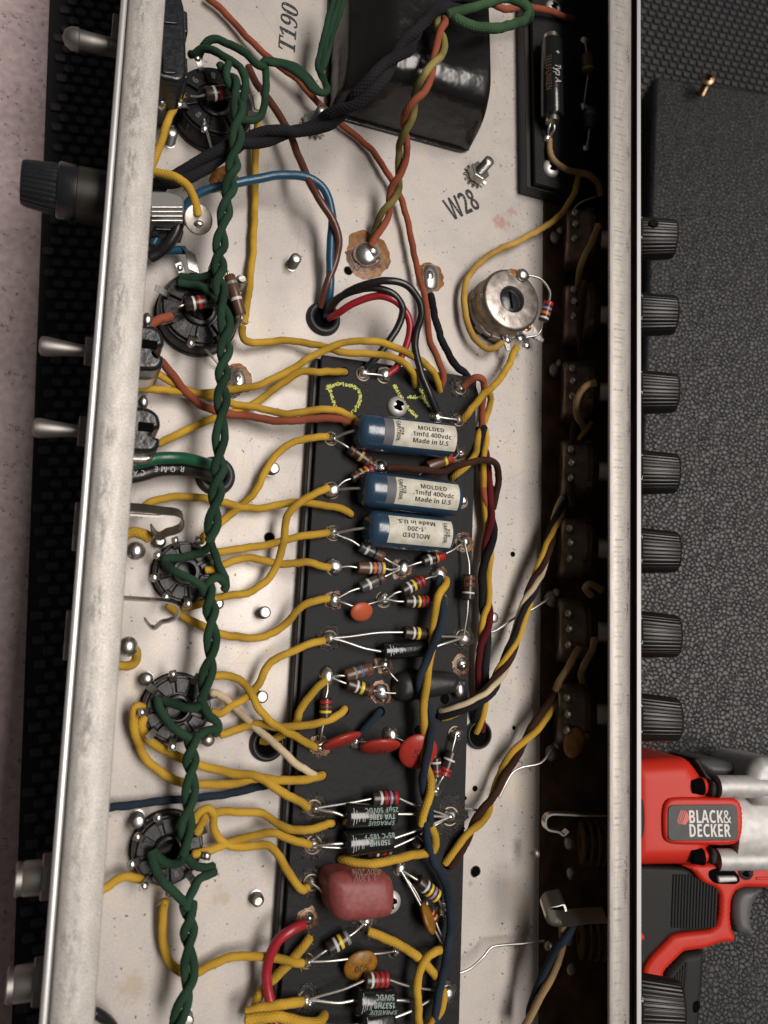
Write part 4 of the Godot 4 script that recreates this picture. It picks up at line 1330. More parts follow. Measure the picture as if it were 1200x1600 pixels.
	lead(tp, [598, 1082, 9, 612, 1083, 9.5, 624, 1083, 10], 0.3)
	# maroon block capacitor
	var mq := board_point(560, 1396)
	var mc := thing("block_capacitor", "fat rounded maroon dipped capacitor lying across the board", "capacitor", mq)
	var bm := MB.new()
	var bp := poly([506, 1368, 520, 1358, 590, 1357, 608, 1366, 612, 1395, 608, 1424, 594, 1431, 534, 1437, 517, 1430, 509, 1408], TOP + 7)
	puff(bm, round_poly(bp, 0.003, 5), 0.0078, 0.0195, 0.0043, Transform3D.IDENTITY, 0.0008)
	part("body", bm, MT.maroon, mc)
	letters(mc, "lettering", "400V 20%", 0.0017, board_point(573, 1362, 12.6), Vector3(-1, 0, -0.06), Vector3(0, 0, 1), MT.print_dim, false, 0.0, 0.9)
	letters(mc, "lettering", ".1 120V", 0.0019, board_point(573, 1371, 13.1), Vector3(-1, 0, -0.06), Vector3(0, 0, 1), MT.print_dim, false, 0.0, 0.9)
	lead(mc, [487, 1380, 9, 498, 1388, 10, 512, 1401, 11], 0.45)
	lead(mc, [553, 1430, 11, 560, 1436, 10, 570, 1442, 9], 0.45)
	disc("small orange teardrop disc capacitor beside the fanned resistors", 565, 956, 3.4, 4.3, 3.3, 1.5, Vector3(0.25, 0.78, 0.45), Vector3(1, 0, 0.35), "disc_orange", "", [[553, 948, 4, 521, 937], [572, 945, 4, 600, 937]], "ink")
	disc("red disc capacitor seen edge on, left of the other two", 533, 1157, 5.6, 6.6, 5.5, 1.6, Vector3(0.25, 0.34, 0.9), Vector3(1, 0, -0.30), "disc_red", "", [[512, 1164, 4, 499, 1166], [548, 1156, 4, 556, 1158]], "ink")
	disc("red disc capacitor leaning in the middle of three", 594, 1166, 5.0, 6.6, 5.6, 1.7, Vector3(-0.02, 0.42, 0.9), Vector3(1, 0, 0.02), "disc_red", ".01", [[577, 1160, 4, 556, 1158], [606, 1158, 4, 611, 1149]], "ink")
	disc("round red disc capacitor facing up under the blue and yellow pair", 653, 1174, 6.2, 6.4, 6.2, 1.7, Vector3(-0.12, 0.88, 0.42), Vector3(1, 0, 0.2), "disc_red", "5K", [[640, 1163, 4, 611, 1149], [668, 1188, 4, 672, 1200]], "ink")
	disc("mustard yellow disc capacitor near the bottom of the board", 563, 1508, 3.6, 5.3, 4.7, 1.5, Vector3(0.0, 0.95, 0.28), Vector3(1, 0, -0.1), "disc_yellow", "005", [[546, 1498, 4, 480, 1503], [570, 1491, 4, 617, 1486]], "ink")
	disc("narrow orange brown disc capacitor seen on edge right of the maroon capacitor", 669, 1434, 4.2, 5.0, 4.4, 1.5, Vector3(0.75, 0.5, -0.35), Vector3(0.5, 0.0, 0.86), "disc_yellow", "", [[660, 1420, 4.5, 625, 1358], [676, 1448, 4, 693, 1482]], "ink")

# ---------------------------------------------------------------- valve sockets
func lug(parent: Node, q: Vector3, dir: Vector3, len: float, wid: float, blobby: bool) -> void:
	var mb := MB.new()
	var s := dir.cross(Vector3.UP).normalized() * wid * 0.0005
	ribbon(mb, smooth(PackedVector3Array([q, q + Vector3.UP * 0.002 + dir * 0.0002, q + Vector3.UP * 0.0034 + dir * len * 0.0006, q + Vector3.UP * 0.0042 + dir * len * 0.001])), s, 0.0002)
	var l := part("lug", mb, MT.steel, parent)
	if blobby:
		var b := MB.new()
		blob(b, q + Vector3.UP * 0.0036 + dir * len * 0.0007, mm(1.1, 0.9, 1.2), 0.4, 200.0)
		part("solder_joint", b, MT.solder, l)

func socket(label: String, x: float, y: float, r: float, h: float, pins: int, turn: float, numbers: Array, skip: Array) -> void:
	var q := at(x, y, h)
	q.y = 0.0
	var t := thing("valve_socket", label, "valve socket", q, "valve sockets along the left side")
	var R := r * 0.001
	var H := h * 0.001
	var mb := MB.new()
	lathe(mb, [Vector2(0.0, R * 1.02), Vector2(0.0012, R * 1.02), Vector2(0.0014, R * 0.985), Vector2(H - 0.0022, R * 0.97), Vector2(H - 0.0012, R * 0.93), Vector2(H - 0.0011, R * 0.3), Vector2(H - 0.006, R * 0.27), Vector2(H - 0.006, 0.0)], q, Vector3.UP, 48)
	part("body", mb, MT.bakelite, t)
	var ring := MB.new()
	lathe(ring, [Vector2(H - 0.0011, R * 0.42), Vector2(H - 0.0002, R * 0.42), Vector2(H, R * 0.40), Vector2(H, R * 0.31), Vector2(H - 0.0006, R * 0.28), Vector2(H - 0.0012, R * 0.28)], q, Vector3.UP, 36)
	part("centre_ring", ring, MT.bakelite, t)
	for k in pins:
		var a0 := turn + TAU * (k + 0.12) / pins
		var a1 := turn + TAU * (k + 0.88) / pins
		var p := PackedVector2Array()
		for i in 6:
			var an := lerpf(a0, a1, i / 5.0)
			p.append(Vector2(cos(an), sin(an)) * R * 0.88)
		for i in 6:
			var an := lerpf(a1, a0, i / 5.0)
			p.append(Vector2(cos(an), sin(an)) * R * 0.46)
		var sm := MB.new()
		prism(sm, p, H - 0.0014, H, 0.0003, 2, Transform3D(Basis.IDENTITY, q))
		var sg := part("segment", sm, MT.bakelite, t)
		if numbers.size() > k and numbers[k]:
			var am := (a0 + a1) / 2
			var d := Vector3(cos(am), 0, sin(am))
			letters(sg, "lettering", numbers[k], R * 0.16, q + d * R * 0.66 + Vector3.UP * (H + 0.00002), d.cross(Vector3.UP) * -1.0, -d, MT.drill_grey, true)
		if not skip.has(k):
			var ac := turn + TAU * k / pins
			var d2 := Vector3(cos(ac), 0, sin(ac))
			lug(t, q + d2 * R * 0.78 + Vector3.UP * (H - 0.0012), d2, R * 340.0, 2.0, rng.randf() < 0.75)

func thing_resistor(label: String, a: Vector3, b: Vector3, dia: float, cover: String, bands: Array, ends: Array) -> void:
	var t := thing("resistor", label, "resistor", Vector3(a.x + b.x, 0, a.z + b.z) / 2, "colour banded resistors")
	var ax := (b - a).normalized()
	var L := a.distance_to(b)
	var r := dia * 0.0005
	var mb := MB.new()
	lathe(mb, [Vector2(0, 0.0004), Vector2(0, r * 0.86), Vector2(r * 0.2, r), Vector2(L - r * 0.2, r), Vector2(L, r * 0.86), Vector2(L, 0.0004)], a, ax, 24)
	part("body", mb, MT[cover], t)
	for k in bands:
		var bm := MB.new()
		lathe(bm, [Vector2(L * (k[0] - k[1] / 2), r), Vector2(L * (k[0] - k[1] / 2), r + 0.00003), Vector2(L * (k[0] + k[1] / 2), r + 0.00003), Vector2(L * (k[0] + k[1] / 2), r)], a, ax, 24)
		part("band", bm, MT[k[2]], t)
	for i in ends.size():
		var p := PackedVector3Array([a if i == 0 else b])
		p.append_array(ends[i])
		var lm := MB.new()
		tube(lm, smooth(p), 0.00042, 8)
		part("lead", lm, MT.lead, t)

func build_sockets() -> void:
	socket("topmost octal valve socket beside the black slide switch, resistor across its centre", 337, 156, 13.2, 10.0, 8, 0.25, ["", "", "8", "", "9", "8", "", ""], [1, 7])
	socket("octal valve socket above the black toggle switch bodies, cloth wires across it", 313, 481, 13.0, 9.0, 8, 0.2, ["", "3", "8", "", "", "", "", ""], [0, 7])
	socket("nine pin valve socket between the two bent jack springs", 291, 893, 9.6, 7.0, 9, 0.1, ["", "", "", "", "9", "", "", "", ""], [])
	socket("nine pin valve socket with two yellow wires looping round its left side", 278, 1108, 10.2, 7.0, 9, 0.3, ["8", "9", "", "", "", "", "6", "", ""], [])
	socket("lowest nine pin valve socket near the red wire, green wire end folded below it", 264, 1330, 10.2, 7.0, 9, 0.15, ["", "8", "", "", "", "", "", "", ""], [])
	thing_resistor("dark resistor with white and red bands across the topmost octal socket", at(320, 148, 14), at(363, 143, 14), 4.6, "body_dark", [[0.32, 0.09, "white"], [0.52, 0.1, "red_band"]], [[at(310, 151, 13), at(298, 150, 12)], [at(375, 143, 14), at(386, 146, 12)]])
	thing_resistor("dark resistor with white and red bands across the second octal socket", at(288, 476, 13), at(333, 470, 13), 4.4, "body_dark", [[0.3, 0.08, "white"], [0.5, 0.1, "red_band"]], [[at(280, 479, 13), at(268, 482, 11)], [at(342, 470, 13), at(352, 474, 11)]])
	thing_resistor("long brown resistor with one grey band standing at the second octal socket's right edge", at(358, 430, 14), at(377, 493, 13), 3.6, "body_brown", [[0.2, 0.07, "grey_band"], [0.6, 0.07, "white"]], [[at(355, 424, 14), at(352, 418, 12)], [at(378, 500, 13), at(376, 505, 11)]])

# ---------------------------------------------------------------- transformer cover, upper right board, trimmer
func build_upper() -> void:
	var a := at(507, 182, 0.5)
	var b := at(735, 242, 0.5)
	var z1 := (a.z + b.z) / 2
	var w := b.x - a.x
	var t := thing("transformer_cover", "glossy black dented transformer end cover at the top of the chassis", "transformer", Vector3((a.x + b.x) / 2, 0, z1))
	var L := 0.072
	var c := Vector3((a.x + b.x) / 2, 0, z1 - L / 2)
	var fl := MB.new()
	prism(fl, round_poly(rect(w, L), 0.006, 5), 0.0003, 0.0014, 0.0003, 1, Transform3D(Basis.IDENTITY, c))
	part("flange", fl, MT.enamel, t)
	# dome: a height field over the rectangle, steep sides, two shallow valleys running in from the corners
	var mb := MB.new()
	var n := 64
	for i in n + 1:
		for j in n + 1:
			var u := float(i) / n * 2.0 - 1.0
			var v := float(j) / n * 2.0 - 1.0
			u = signf(u) * (1.0 - pow(1.0 - absf(u), 1.7)); v = signf(v) * (1.0 - pow(1.0 - absf(v), 1.7))
			var dl := (1.0 + u) * w / 2
			var dr := (1.0 - u) * w / 2
			var ez := (1.0 - v) * L / 2
			var eb := (1.0 + v) * L / 2
			var round_up := func(d: float, wide: float) -> float: return sqrt(maxf(0.0, 1.0 - pow(1.0 - clampf(d / wide, 0.0, 1.0), 2.0)))
			var pl: float = 0.55 * round_up.call(dl, 0.003) + 0.45 * smoothstep(0.001, 0.017, dl)
			var pr: float = round_up.call(dr, 0.0075)
			var pf: float = 0.66 * round_up.call(ez, 0.0026) + 0.34 * round_up.call(ez - 0.001, 0.011)
			var h: float = 0.0275 * pl * pr * pf * float(round_up.call(eb, 0.004))
			h -= 0.0035 * exp(-pow((dl - 0.034 - 0.25 * ez) / 0.009, 2.0)) * smoothstep(0.008, 0.03, ez)
			h += 0.0006 * lump.get_noise_2d(u * 32.0, v * 32.0) * pl * pr
			mb.add(c + Vector3(u * (w / 2 - 0.0012), 0.001 + h, v * (L / 2 - 0.0012)), Vector3.UP, Vector2(u, v))
	for i in n + 1:
		for j in n + 1:
			var k0 := i * (n + 1) + j
			var du := mb.v[mini(i + 1, n) * (n + 1) + j] - mb.v[maxi(i - 1, 0) * (n + 1) + j]
			var dv := mb.v[i * (n + 1) + mini(j + 1, n)] - mb.v[i * (n + 1) + maxi(j - 1, 0)]
			mb.n[k0] = dv.cross(du).normalized()
	for i in n:
		for j in n:
			var k0 := i * (n + 1) + j
			mb.quad(k0, k0 + 1, k0 + n + 2, k0 + n + 1)
	part("end_bell", mb, MT.enamel, t)
	bolt("tall bolt with hex nut and toothed washer right of the transformer's corner", 742, 276, Vector3(0.10, 1, -0.12))
	bolt("bolt with nut partly under the black twisted cables at the transformer's left corner", 489, 199, Vector3(0.05, 1, -0.05))
	# upper right board
	var p := poly([831, -40, 831, 284, 960, 298, 960, -40], 9.0)
	p[1] = Vector2(p[0].x + 0.0, p[1].y); p[2] = Vector2(p[3].x, p[1].y)
	var q := at(850, 200, 9)
	var ub := thing("rectifier_board", "small black fibre board in the shaded top right corner of the chassis", "circuit board", Vector3(q.x, 0, q.z))
	var pm := MB.new()
	prism(pm, p, 0.0072, 0.009, 0.0002, 1)
	part("top_plate", pm, MT.fibre, ub)
	var pl := MB.new()
	var p2 := PackedVector2Array()
	for v2 in p: p2.append(v2 + Vector2(-0.0022, 0.0005))
	prism(pl, p2, 0.0008, 0.0062, 0.0003, 1)
	part("under_plate", pl, MT.fibre_dark, ub)
	screw_head(ub, "screw", at(860, 264, 9), 0.0036, 0.0020, 0.9)
	screw_head(ub, "screw", at(863, 14, 9), 0.0034, 0.0020, 0.4)
	for j in [[858, 60], [855, 217], [913, 64], [912, 168], [916, 232]]:
		var sb := MB.new()
		blob(sb, at(j[0], j[1], 9.6), mm(2.0, 1.5, 1.8), 0.4)
		part("solder_joint", sb, MT.solder, ub)
	var ea := at(861, 66, 14.5)
	var eb := at(863, 184, 14.5)
	var et := thing("capacitor", "slim black upright electrolytic marked Typ A on the upper right board", "capacitor", Vector3(ea.x, 0.009, (ea.z + eb.z) / 2), "black electrolytic capacitors")
	var ax := (eb - ea).normalized()
	var el := ea.distance_to(eb)
	var er := 0.0044
	var em := MB.new()
	lathe(em, [Vector2(0, 0), Vector2(0, er * 0.9), Vector2(0.0006, er), Vector2(el - 0.0006, er), Vector2(el, er * 0.9), Vector2(el, 0)], ea, ax, 32)
	part("body", em, MT.electrolytic, et)
	for e in [[-0.0026, 0.0002, 0.0030], [el - 0.0002, el + 0.0022, 0.0026]]:
		var sm := MB.new()
		lathe(sm, [Vector2(e[0], 0), Vector2(e[0] + 0.0001, e[2]), Vector2(e[1], e[2]), Vector2(e[1] + 0.0001, 0)], ea, ax, 20)
		part("end_cap", sm, MT.nickel, et)
	var side := ax.cross(Vector3.UP).normalized()
	letters(et, "lettering", "+     Typ A", 0.0026, ea + ax * (el * 0.42) + Vector3.UP * (er + 0.0001), ax, Vector3.RIGHT, MT.print_white, false, er, 0.9)
	for w2 in [["+ 100µF 100V", 0.95, MT.print_dim], ["TELEFUNKEN", -0.85, MT.print_dim]]:
		var nn := (Vector3.UP * cos(w2[1]) + Vector3.RIGHT * sin(w2[1]))
		letters(et, "lettering", w2[0], 0.0022, ea + ax * (el * 0.5) + nn * (er + 0.0001), ax, nn.cross(ax), w2[2], false, 0.0, 0.85)
	for l in [[[862, 186, 14, 858, 200, 13, 856, 214, 10]], [[864, 186, 14, 866, 202, 13, 858, 215, 10]], [[860, 63, 14, 858, 58, 11]]]:
		var lm := MB.new()
		tube(lm, smooth(pts(l[0])), 0.00045, 8)
		part("lead", lm, MT.lead, et)
	thing_resistor("dark resistor in the shade beside the upright electrolytic, upper one", at(917, 86, 13), at(919, 116, 13), 5.0, "body_brown", [[0.2, 0.12, "brown_band"], [0.8, 0.1, "gold_band"]], [[at(914, 66, 10)], [at(914, 150, 12), at(912, 166, 10)]])
	thing_resistor("dark resistor in the shade beside the upright electrolytic, lower one", at(922, 172, 13), at(921, 202, 13), 5.0, "body_grey", [[0.3, 0.1, "grey_band"]], [[at(915, 165, 11)], [at(917, 232, 10)]])
	# trimmer potentiometer
	var o := at(797, 470, 12)
	o.y = 0
	var tr := thing("trimmer_potentiometer", "round tin trimmer potentiometer with a slotted black shaft beside the board's top corner", "potentiometer", o)
	var R := 0.0119
	var H := 0.0135
	var can := MB.new()
	lathe(can, [Vector2(0.003, R * 1.03), Vector2(0.0046, R * 1.03), Vector2(0.0048, R), Vector2(H - 0.001, R), Vector2(H - 0.0003, R - 0.0004), Vector2(H, R - 0.0012), Vector2(H, 0.0052), Vector2(H - 0.0006, 0.0047), Vector2(H - 0.003, 0.0046)], o, Vector3.UP, 48)
	part("can", can, MT.pot_can, tr)
	var wf := MB.new()
	lathe(wf, [Vector2(0.0006, R * 0.9), Vector2(0.003, R * 0.9), Vector2(0.003, 0.0)], o, Vector3.UP, 32)
	part("wafer", wf, MT.phenolic, tr)
	var sh := MB.new()
	lathe(sh, [Vector2(H - 0.003, 0.0046), Vector2(H - 0.0012, 0.0045), Vector2(H - 0.0009, 0.0041), Vector2(H - 0.0009, 0.0)], o, Vector3.UP, 28)
	var shaft := part("shaft", sh, MT.plastic_black, tr)
	var sl := MB.new()
	box(sl, o + Vector3.UP * (H - 0.0010), Vector3(0.0011, 0.0004, 0.0062), Basis(Vector3.UP, 0.15), 0.00002)
	part("slot", sl, MT.hole, shaft)
	for k in 7:
		var an := -2.3 + k * 0.55
		var d := Vector3(cos(an), 0, -sin(an))
		var tb := MB.new()
		box(tb, o + d * (R * 1.01) + Vector3.UP * 0.0038, Vector3(0.0009, 0.0034, 0.0036), Basis(Vector3.UP, an), 0.0002)
		part("can_tab", tb, MT.pot_can, tr)
	var sb := MB.new()
	blob(sb, at(817, 429, 14.2), mm(2.6, 1.3, 2.4), 0.35)
	part("solder_joint", sb, MT.solder, tr)
	var fx := MB.new()
	pancake(fx, at(803, 426, 13.6), 0.0026, 0.0014, 0.0002, 0.4)
	part("flux", fx, MT.flux_amber, tr)
	for w3 in [["B5k", -0.55, 0.5], ["137", 0.55, 0.5]]:
		var d := Vector3(sin(w3[1]), 0, cos(w3[1]))
		letters(tr, "stamped_lettering", w3[0], 0.0017, o + d * 0.0085 + Vector3.UP * H, -d.cross(Vector3.UP), -d, MT.drill_grey, false, 0.0, 1.0)
	for l in [[789, 513, -0.25], [822, 511, 0.25]]:
		var lq := at(l[0], l[1], 6)
		var lm := MB.new()
		var d := (lq - o)
		d.y = 0
		d = d.normalized()
		var sd := d.cross(Vector3.UP)
		prism(lm, round_poly(PackedVector2Array([Vector2(-0.0032, -0.002), Vector2(0.0032, -0.002), Vector2(0.003, 0.002), Vector2(0.0012, 0.005), Vector2(0.0008, 0.0088), Vector2(-0.0008, 0.0088), Vector2(-0.0012, 0.005), Vector2(-0.003, 0.002)]), 0.0008), 0.0, 0.0006, 0.0001, 1, Transform3D(Basis(-sd, Vector3.UP, d), lq + Vector3.UP * -0.0003))
		var lg := part("lug", lm, MT.steel, tr)
		var rv := MB.new()
		lathe(rv, [Vector2(0.0002, 0.0019), Vector2(0.0008, 0.0018), Vector2(0.0010, 0.0014), Vector2(0.0007, 0.0008), Vector2(0.0003, 0.0)], lq, Vector3.UP, 18)
		part("rivet", rv, MT.copper, lg)
	for l in [[792, 531], [812, 530], [822, 540]]:
		var jb := MB.new()
		blob(jb, at(l[0], l[1], 6), mm(1.5, 1.1, 1.4), 0.5)
		part("solder_joint", jb, MT.solder, tr)
	thing_resistor("black resistor with red, lilac and orange bands hanging on the trimmer's right side", at(858, 472, 11), at(848, 502, 9), 3.7, "body_dark", [[0.1, 0.16, "red_band"], [0.36, 0.12, "violet_band"], [0.6, 0.15, "orange_band"], [0.84, 0.1, "white"]], [[at(859, 455, 13), at(845, 436, 14.5), at(824, 430, 14.4)], [at(845, 516, 7), at(838, 524, 6.5), at(822, 527, 6)]])

# ---------------------------------------------------------------- left side: switches, jacks, outside fittings
func outward(x: float, y: float, h: float) -> Vector3:
	return at(x, y, h)

func build_left() -> void:
	# slide switch
	var p := poly([238, -30, 279, -22, 289, 12, 292, 112, 285, 128, 240, 118], 27)
	var sq := at(265, 60, 27)
	var s := thing("slide_switch", "black moulded slide switch body at the top of the left flange", "switch", Vector3(sq.x, 0, sq.z))
	var mb := MB.new()
	prism(mb, round_poly(p, 0.002), 0.004, 0.027, 0.0012, 3)
	part("case", mb, MT.plastic_black, s)
	for r in [[260, 6, 276, 38], [260, 84, 274, 116]]:
		var rm := MB.new()
		prism(rm, round_poly(poly([r[0] - 6, r[1], r[2], r[1] + 2, r[2] + 2, r[3], r[0] - 6, r[3] - 2], 27.5), 0.0008), 0.0268, 0.0278, 0.0003, 2)
		part("raised_pad", rm, MT.plastic_black, s)
	for y in [20, 92]:
		var cm := MB.new()
		prism(cm, round_poly(poly([284, y, 292, y + 3, 293, y + 36, 285, y + 34], 22), 0.0006), 0.006, 0.0235, 0.0006, 2)
		part("side_clip", cm, MT.plastic_black, s)
	var lm := MB.new()
	prism(lm, round_poly(poly([238, 118, 286, 126, 282, 150, 266, 158, 238, 152], 15), 0.002), 0.004, 0.017, 0.001, 2)
	part("lower_case", lm, MT.plastic_black, s)
	var tb := MB.new()
	blob(tb, at(252, 158, 14), mm(1.6, 2.2, 2.4), 0.4)
	part("solder_joint", tb, MT.solder, s)
	# mains connector with lug
	var cq := at(262, 333, 15)
	var c := thing("fuse_holder_tail", "grey metal tail of the fuse holder with soldered lugs under the flange", "fuse holder", Vector3(cq.x, 0, cq.z))
	var cb := MB.new()
	prism(cb, round_poly(poly([228, 300, 266, 301, 287, 309, 288, 345, 268, 350, 228, 343], 15), 0.0012), 0.004, 0.016, 0.0008, 2)
	part("case", cb, MT.plastic_grey, c)
	for k in 4:
		var rb := MB.new()
		prism(rb, poly([236, 322 + k * 7, 286, 322 + k * 7, 286, 325 + k * 7, 236, 325 + k * 7], 17), 0.0158, 0.0172, 0.0003, 1)
		part("rib", rb, MT.steel, c)
	var lb := MB.new()
	prism(lb, poly([240, 352, 284, 356, 286, 366, 240, 364], 10), 0.004, 0.012, 0.0006, 1)
	part("lower_case", lb, MT.plastic_black, c)
	var dk := MB.new()
	lathe(dk, [Vector2(-0.0003, 0.0), Vector2(-0.0003, 0.0046), Vector2(0.0002, 0.0046), Vector2(0.0004, 0.0042), Vector2(-0.0001, 0.0)], at(310, 343, 16), Vector3(0.25, 0.9, 0.35), 26)
	part("tab", dk, MT.pot_can, c)
	var db := MB.new()
	blob(db, at(311, 349, 16.4), mm(1.4, 0.8, 1.0), 0.4)
	part("solder_joint", db, MT.solder, c)
	# toggle switch bodies
	for k in 2:
		var y := 546 if k == 0 else 675
		var x := 0 if k == 0 else -6
		var tq := at(236 + x, y, 25)
		var t := thing("toggle_switch_body", ["black toggle switch body under the flange, the one beside the octal socket", "black toggle switch body under the flange, the one above the green mains wire"][k], "switch", Vector3(tq.x, 0, tq.z), "toggle switch bodies under the left flange")
		var b := MB.new()
		prism(b, round_poly(poly([190 + x, y - 42, 238 + x, y - 40, 253 + x, y - 30, 257 + x, y - 18, 257 + x, y - 6, 245 + x, y - 5, 245 + x, y + 7, 257 + x, y + 8, 255 + x, y + 24, 244 + x, y + 32, 190 + x, y + 30], 26), 0.0015, 3), 0.008, 0.026, 0.0016, 3)
		part("case", b, MT.plastic_black, t)
		var g := MB.new()
		prism(g, round_poly(poly([192 + x, y + 12, 246 + x, y + 16, 252 + x, y + 30, 240 + x, y + 48, 192 + x, y + 46], 18), 0.002), 0.006, 0.0185, 0.001, 2)
		part("frame", g, MT.steel, t)
		var n := MB.new()
		box(n, at(234 + x, y - 8, 26.2), Vector3(0.0042, 0.0003, 0.0026), Basis.IDENTITY, 0.0001)
		part("recess", n, MT.hole, t)
		for e in [[230 + x, y - 47], [240 + x, y + 4]]:
			if e[1] > y: continue
			var sb := MB.new()
			blob(sb, at(e[0], e[1], 22), mm(1.5, 1.4, 1.9), 0.4)
			part("solder_joint", sb, MT.solder, t)
			var sl := MB.new()
			lathe(sl, [Vector2(-0.006, 0.0013), Vector2(0.0, 0.0014)], at(e[0], e[1] + 2, 21), Vector3.UP, 10)
			part("terminal", sl, MT.steel, t)
	# jack springs
	for k in 2:
		var y := 0 if k == 0 else 1
		var sp: Array = [[195, 792, 21, 225, 794, 21, 255, 798, 21, 274, 800, 20.5, 284, 805, 20, 286, 815, 19.5, 282, 824, 19, 272, 829, 18.5, 260, 832, 18.5, 250, 838, 18.5, 243, 834, 18.5, 236, 824, 18.5], [190, 934, 20, 220, 936, 20, 250, 938, 20, 268, 941, 19.5, 278, 947, 19, 279, 957, 18.5, 274, 965, 18, 262, 970, 17.5, 252, 972, 17.5, 243, 980, 17.5, 235, 979, 17.5, 226, 967, 17.5]][k]
		var jq := at(sp[0], sp[1], 20)
		var t := thing("jack_spring", ["bent metal spring contact of the upper jack above the middle valve socket", "bent metal spring contact of the lower jack below the middle valve socket"][k], "jack contact", jq, "jack spring contacts at the left flange")
		var m2 := MB.new()
		ribbon(m2, smooth(pts(sp)), Vector3(0.0, 0.0019, 0.0013) if k == 0 else Vector3(0.0, 0.0015, 0.0005), 0.00025)
		part("spring", m2, MT.spring, t)
		if k == 0:
			var m3 := MB.new()
			ribbon(m3, smooth(pts([195, 803, 18, 225, 805, 18, 248, 806, 18, 255, 804, 18])), Vector3(0.0, 0.0016, 0.0004), 0.00025)
			part("second_leaf", m3, MT.spring, t)
	for j in [[212, 861, "round solder covered jack terminal with a frayed yellow wire end"], [200, 1010, "round solder covered jack terminal with a small yellow wire loop"]]:
		var jq := at(j[0], j[1], 16)
		var t := thing("jack_terminal", j[2], "jack terminal", Vector3(jq.x, 0, jq.z), "soldered jack terminals at the left flange")
		var m4 := MB.new()
		blob(m4, jq, mm(2.7, 2.4, 2.9), 0.2, 160.0)
		part("solder_joint", m4, MT.solder, t)
		var m5 := MB.new()
		lathe(m5, [Vector2(-0.0014, 0.0), Vector2(-0.0014, 0.0030), Vector2(0.006, 0.0030), Vector2(0.006, 0.0)], jq + mm(-6, -4, 3), Vector3(0.2, 1, 0.3), 12)
		part("terminal_block", m5, MT.steel, t)
	# outside the panel
	for k in 2:
		var tip: Vector3 = [at(60, 540, 20), at(50, 668, 19)][k]
		var bq := Vector3(-0.0977, tip.y, tip.z - 0.0004)
		var t := thing("toggle_lever", ["chrome toggle switch lever on the left outer panel, upper of the tapered pair", "chrome toggle switch lever on the left outer panel, lower of the tapered pair"][k], "switch", bq, "toggle levers on the left outer panel")
		var m6 := MB.new()
		var L := bq.distance_to(tip)
		lathe(m6, [Vector2(0.0, 0.0017), Vector2(0.003, 0.0017), Vector2(L * 0.6, 0.0023), Vector2(L * 0.85, 0.0028), Vector2(L * 0.95, 0.0026), Vector2(L * 0.99, 0.0015), Vector2(L, 0.0)], bq, (tip - bq), 24)
		part("lever", m6, MT.lever, t)
		nut_part(t, bq + mm(-1.2, 0, 0), 0.0045, 0.0020)
	var rt := at(97, 57, 20)
	var rb2 := Vector3(-0.0977, rt.y, rt.z - 0.001)
	var r2 := thing("push_button", "round ended chrome lever at the top of the left outer panel", "switch", rb2)
	var m7 := MB.new()
	var L2 := rb2.distance_to(rt)
	lathe(m7, [Vector2(0.0, 0.0026), Vector2(L2 - 0.005, 0.0029), Vector2(L2 - 0.0045, 0.0034), Vector2(L2 - 0.0025, 0.0032), Vector2(L2 - 0.0008, 0.0021), Vector2(L2, 0.0)], rb2, rt - rb2, 26)
	part("lever", m7, MT.lever, r2)
	nut_part(r2, rb2 + mm(-1.0, 0, -5), 0.0052, 0.002)
	for j in [[108, 822, "flat steel nut on the left outer panel beside the upper jack spring"], [96, 992, "flat steel nut on the left outer panel beside the lower jack spring"]]:
		var nq := at(j[0], j[1], 20)
		var t := thing("panel_nut", j[2], "nut", Vector3(-0.0977, nq.y, nq.z), "steel nuts on the left outer panel")
		nut_part(t, Vector3(-0.0978, nq.y, nq.z), 0.0068, 0.0026)
	for j in [[24, 1374, "round nickel jack barrel on the left outer panel, upper one"], [10, 1540, "round nickel jack barrel on the left outer panel, lower one"]]:
		var tq := at(j[0], j[1], 21)
		var bq2 := Vector3(-0.0977, tq.y, tq.z)
		var t := thing("jack_barrel", j[2], "jack", bq2, "jack barrels on the left outer panel")
		var m8 := MB.new()
		var L3 := bq2.distance_to(tq)
		lathe(m8, [Vector2(0, 0.0042), Vector2(L3 * 0.75, 0.0042), Vector2(L3 * 0.8, 0.0039), Vector2(L3 * 0.96, 0.0042), Vector2(L3, 0.0038), Vector2(L3, 0.0028), Vector2(L3 - 0.004, 0.0027)], bq2, tq - bq2, 30)
		part("barrel", m8, MT.lever, t)
		nut_part(t, bq2 + mm(-1, 0, 0), 0.0056, 0.0026)
	var ft := at(34, 285, 20)
	var fb := Vector3(-0.0977, ft.y, ft.z)
	var f := thing("fuse_holder", "black fuse holder with ribbed cap sticking out of the left outer panel", "fuse holder", fb)
	var FL := fb.distance_to(ft)
	var body := MB.new()
	lathe(body, [Vector2(0.0, 0.0080), Vector2(FL * 0.34, 0.0078), Vector2(FL * 0.35, 0.0074), Vector2(FL * 0.365, 0.0074)], fb, ft - fb, 40)
	part("barrel", body, MT.amber_plastic, f)
	var col := MB.new()
	lathe(col, [Vector2(FL * 0.365, 0.0072), Vector2(FL * 0.37, 0.0079), Vector2(FL * 0.56, 0.0079), Vector2(FL * 0.58, 0.0075), Vector2(FL * 0.585, 0.0070)], fb, ft - fb, 40)
	part("collar", col, MT.plastic_black, f)
	var cap := MB.new()
	lathe(cap, [Vector2(FL * 0.585, 0.0073), Vector2(FL * 0.60, 0.0073), Vector2(FL * 0.95, 0.0064), Vector2(FL, 0.0060), Vector2(FL, 0.0)], fb, ft - fb, 168, Color.WHITE, 28, 0.0006)
	part("ribbed_cap", cap, MT.plastic_black, f)

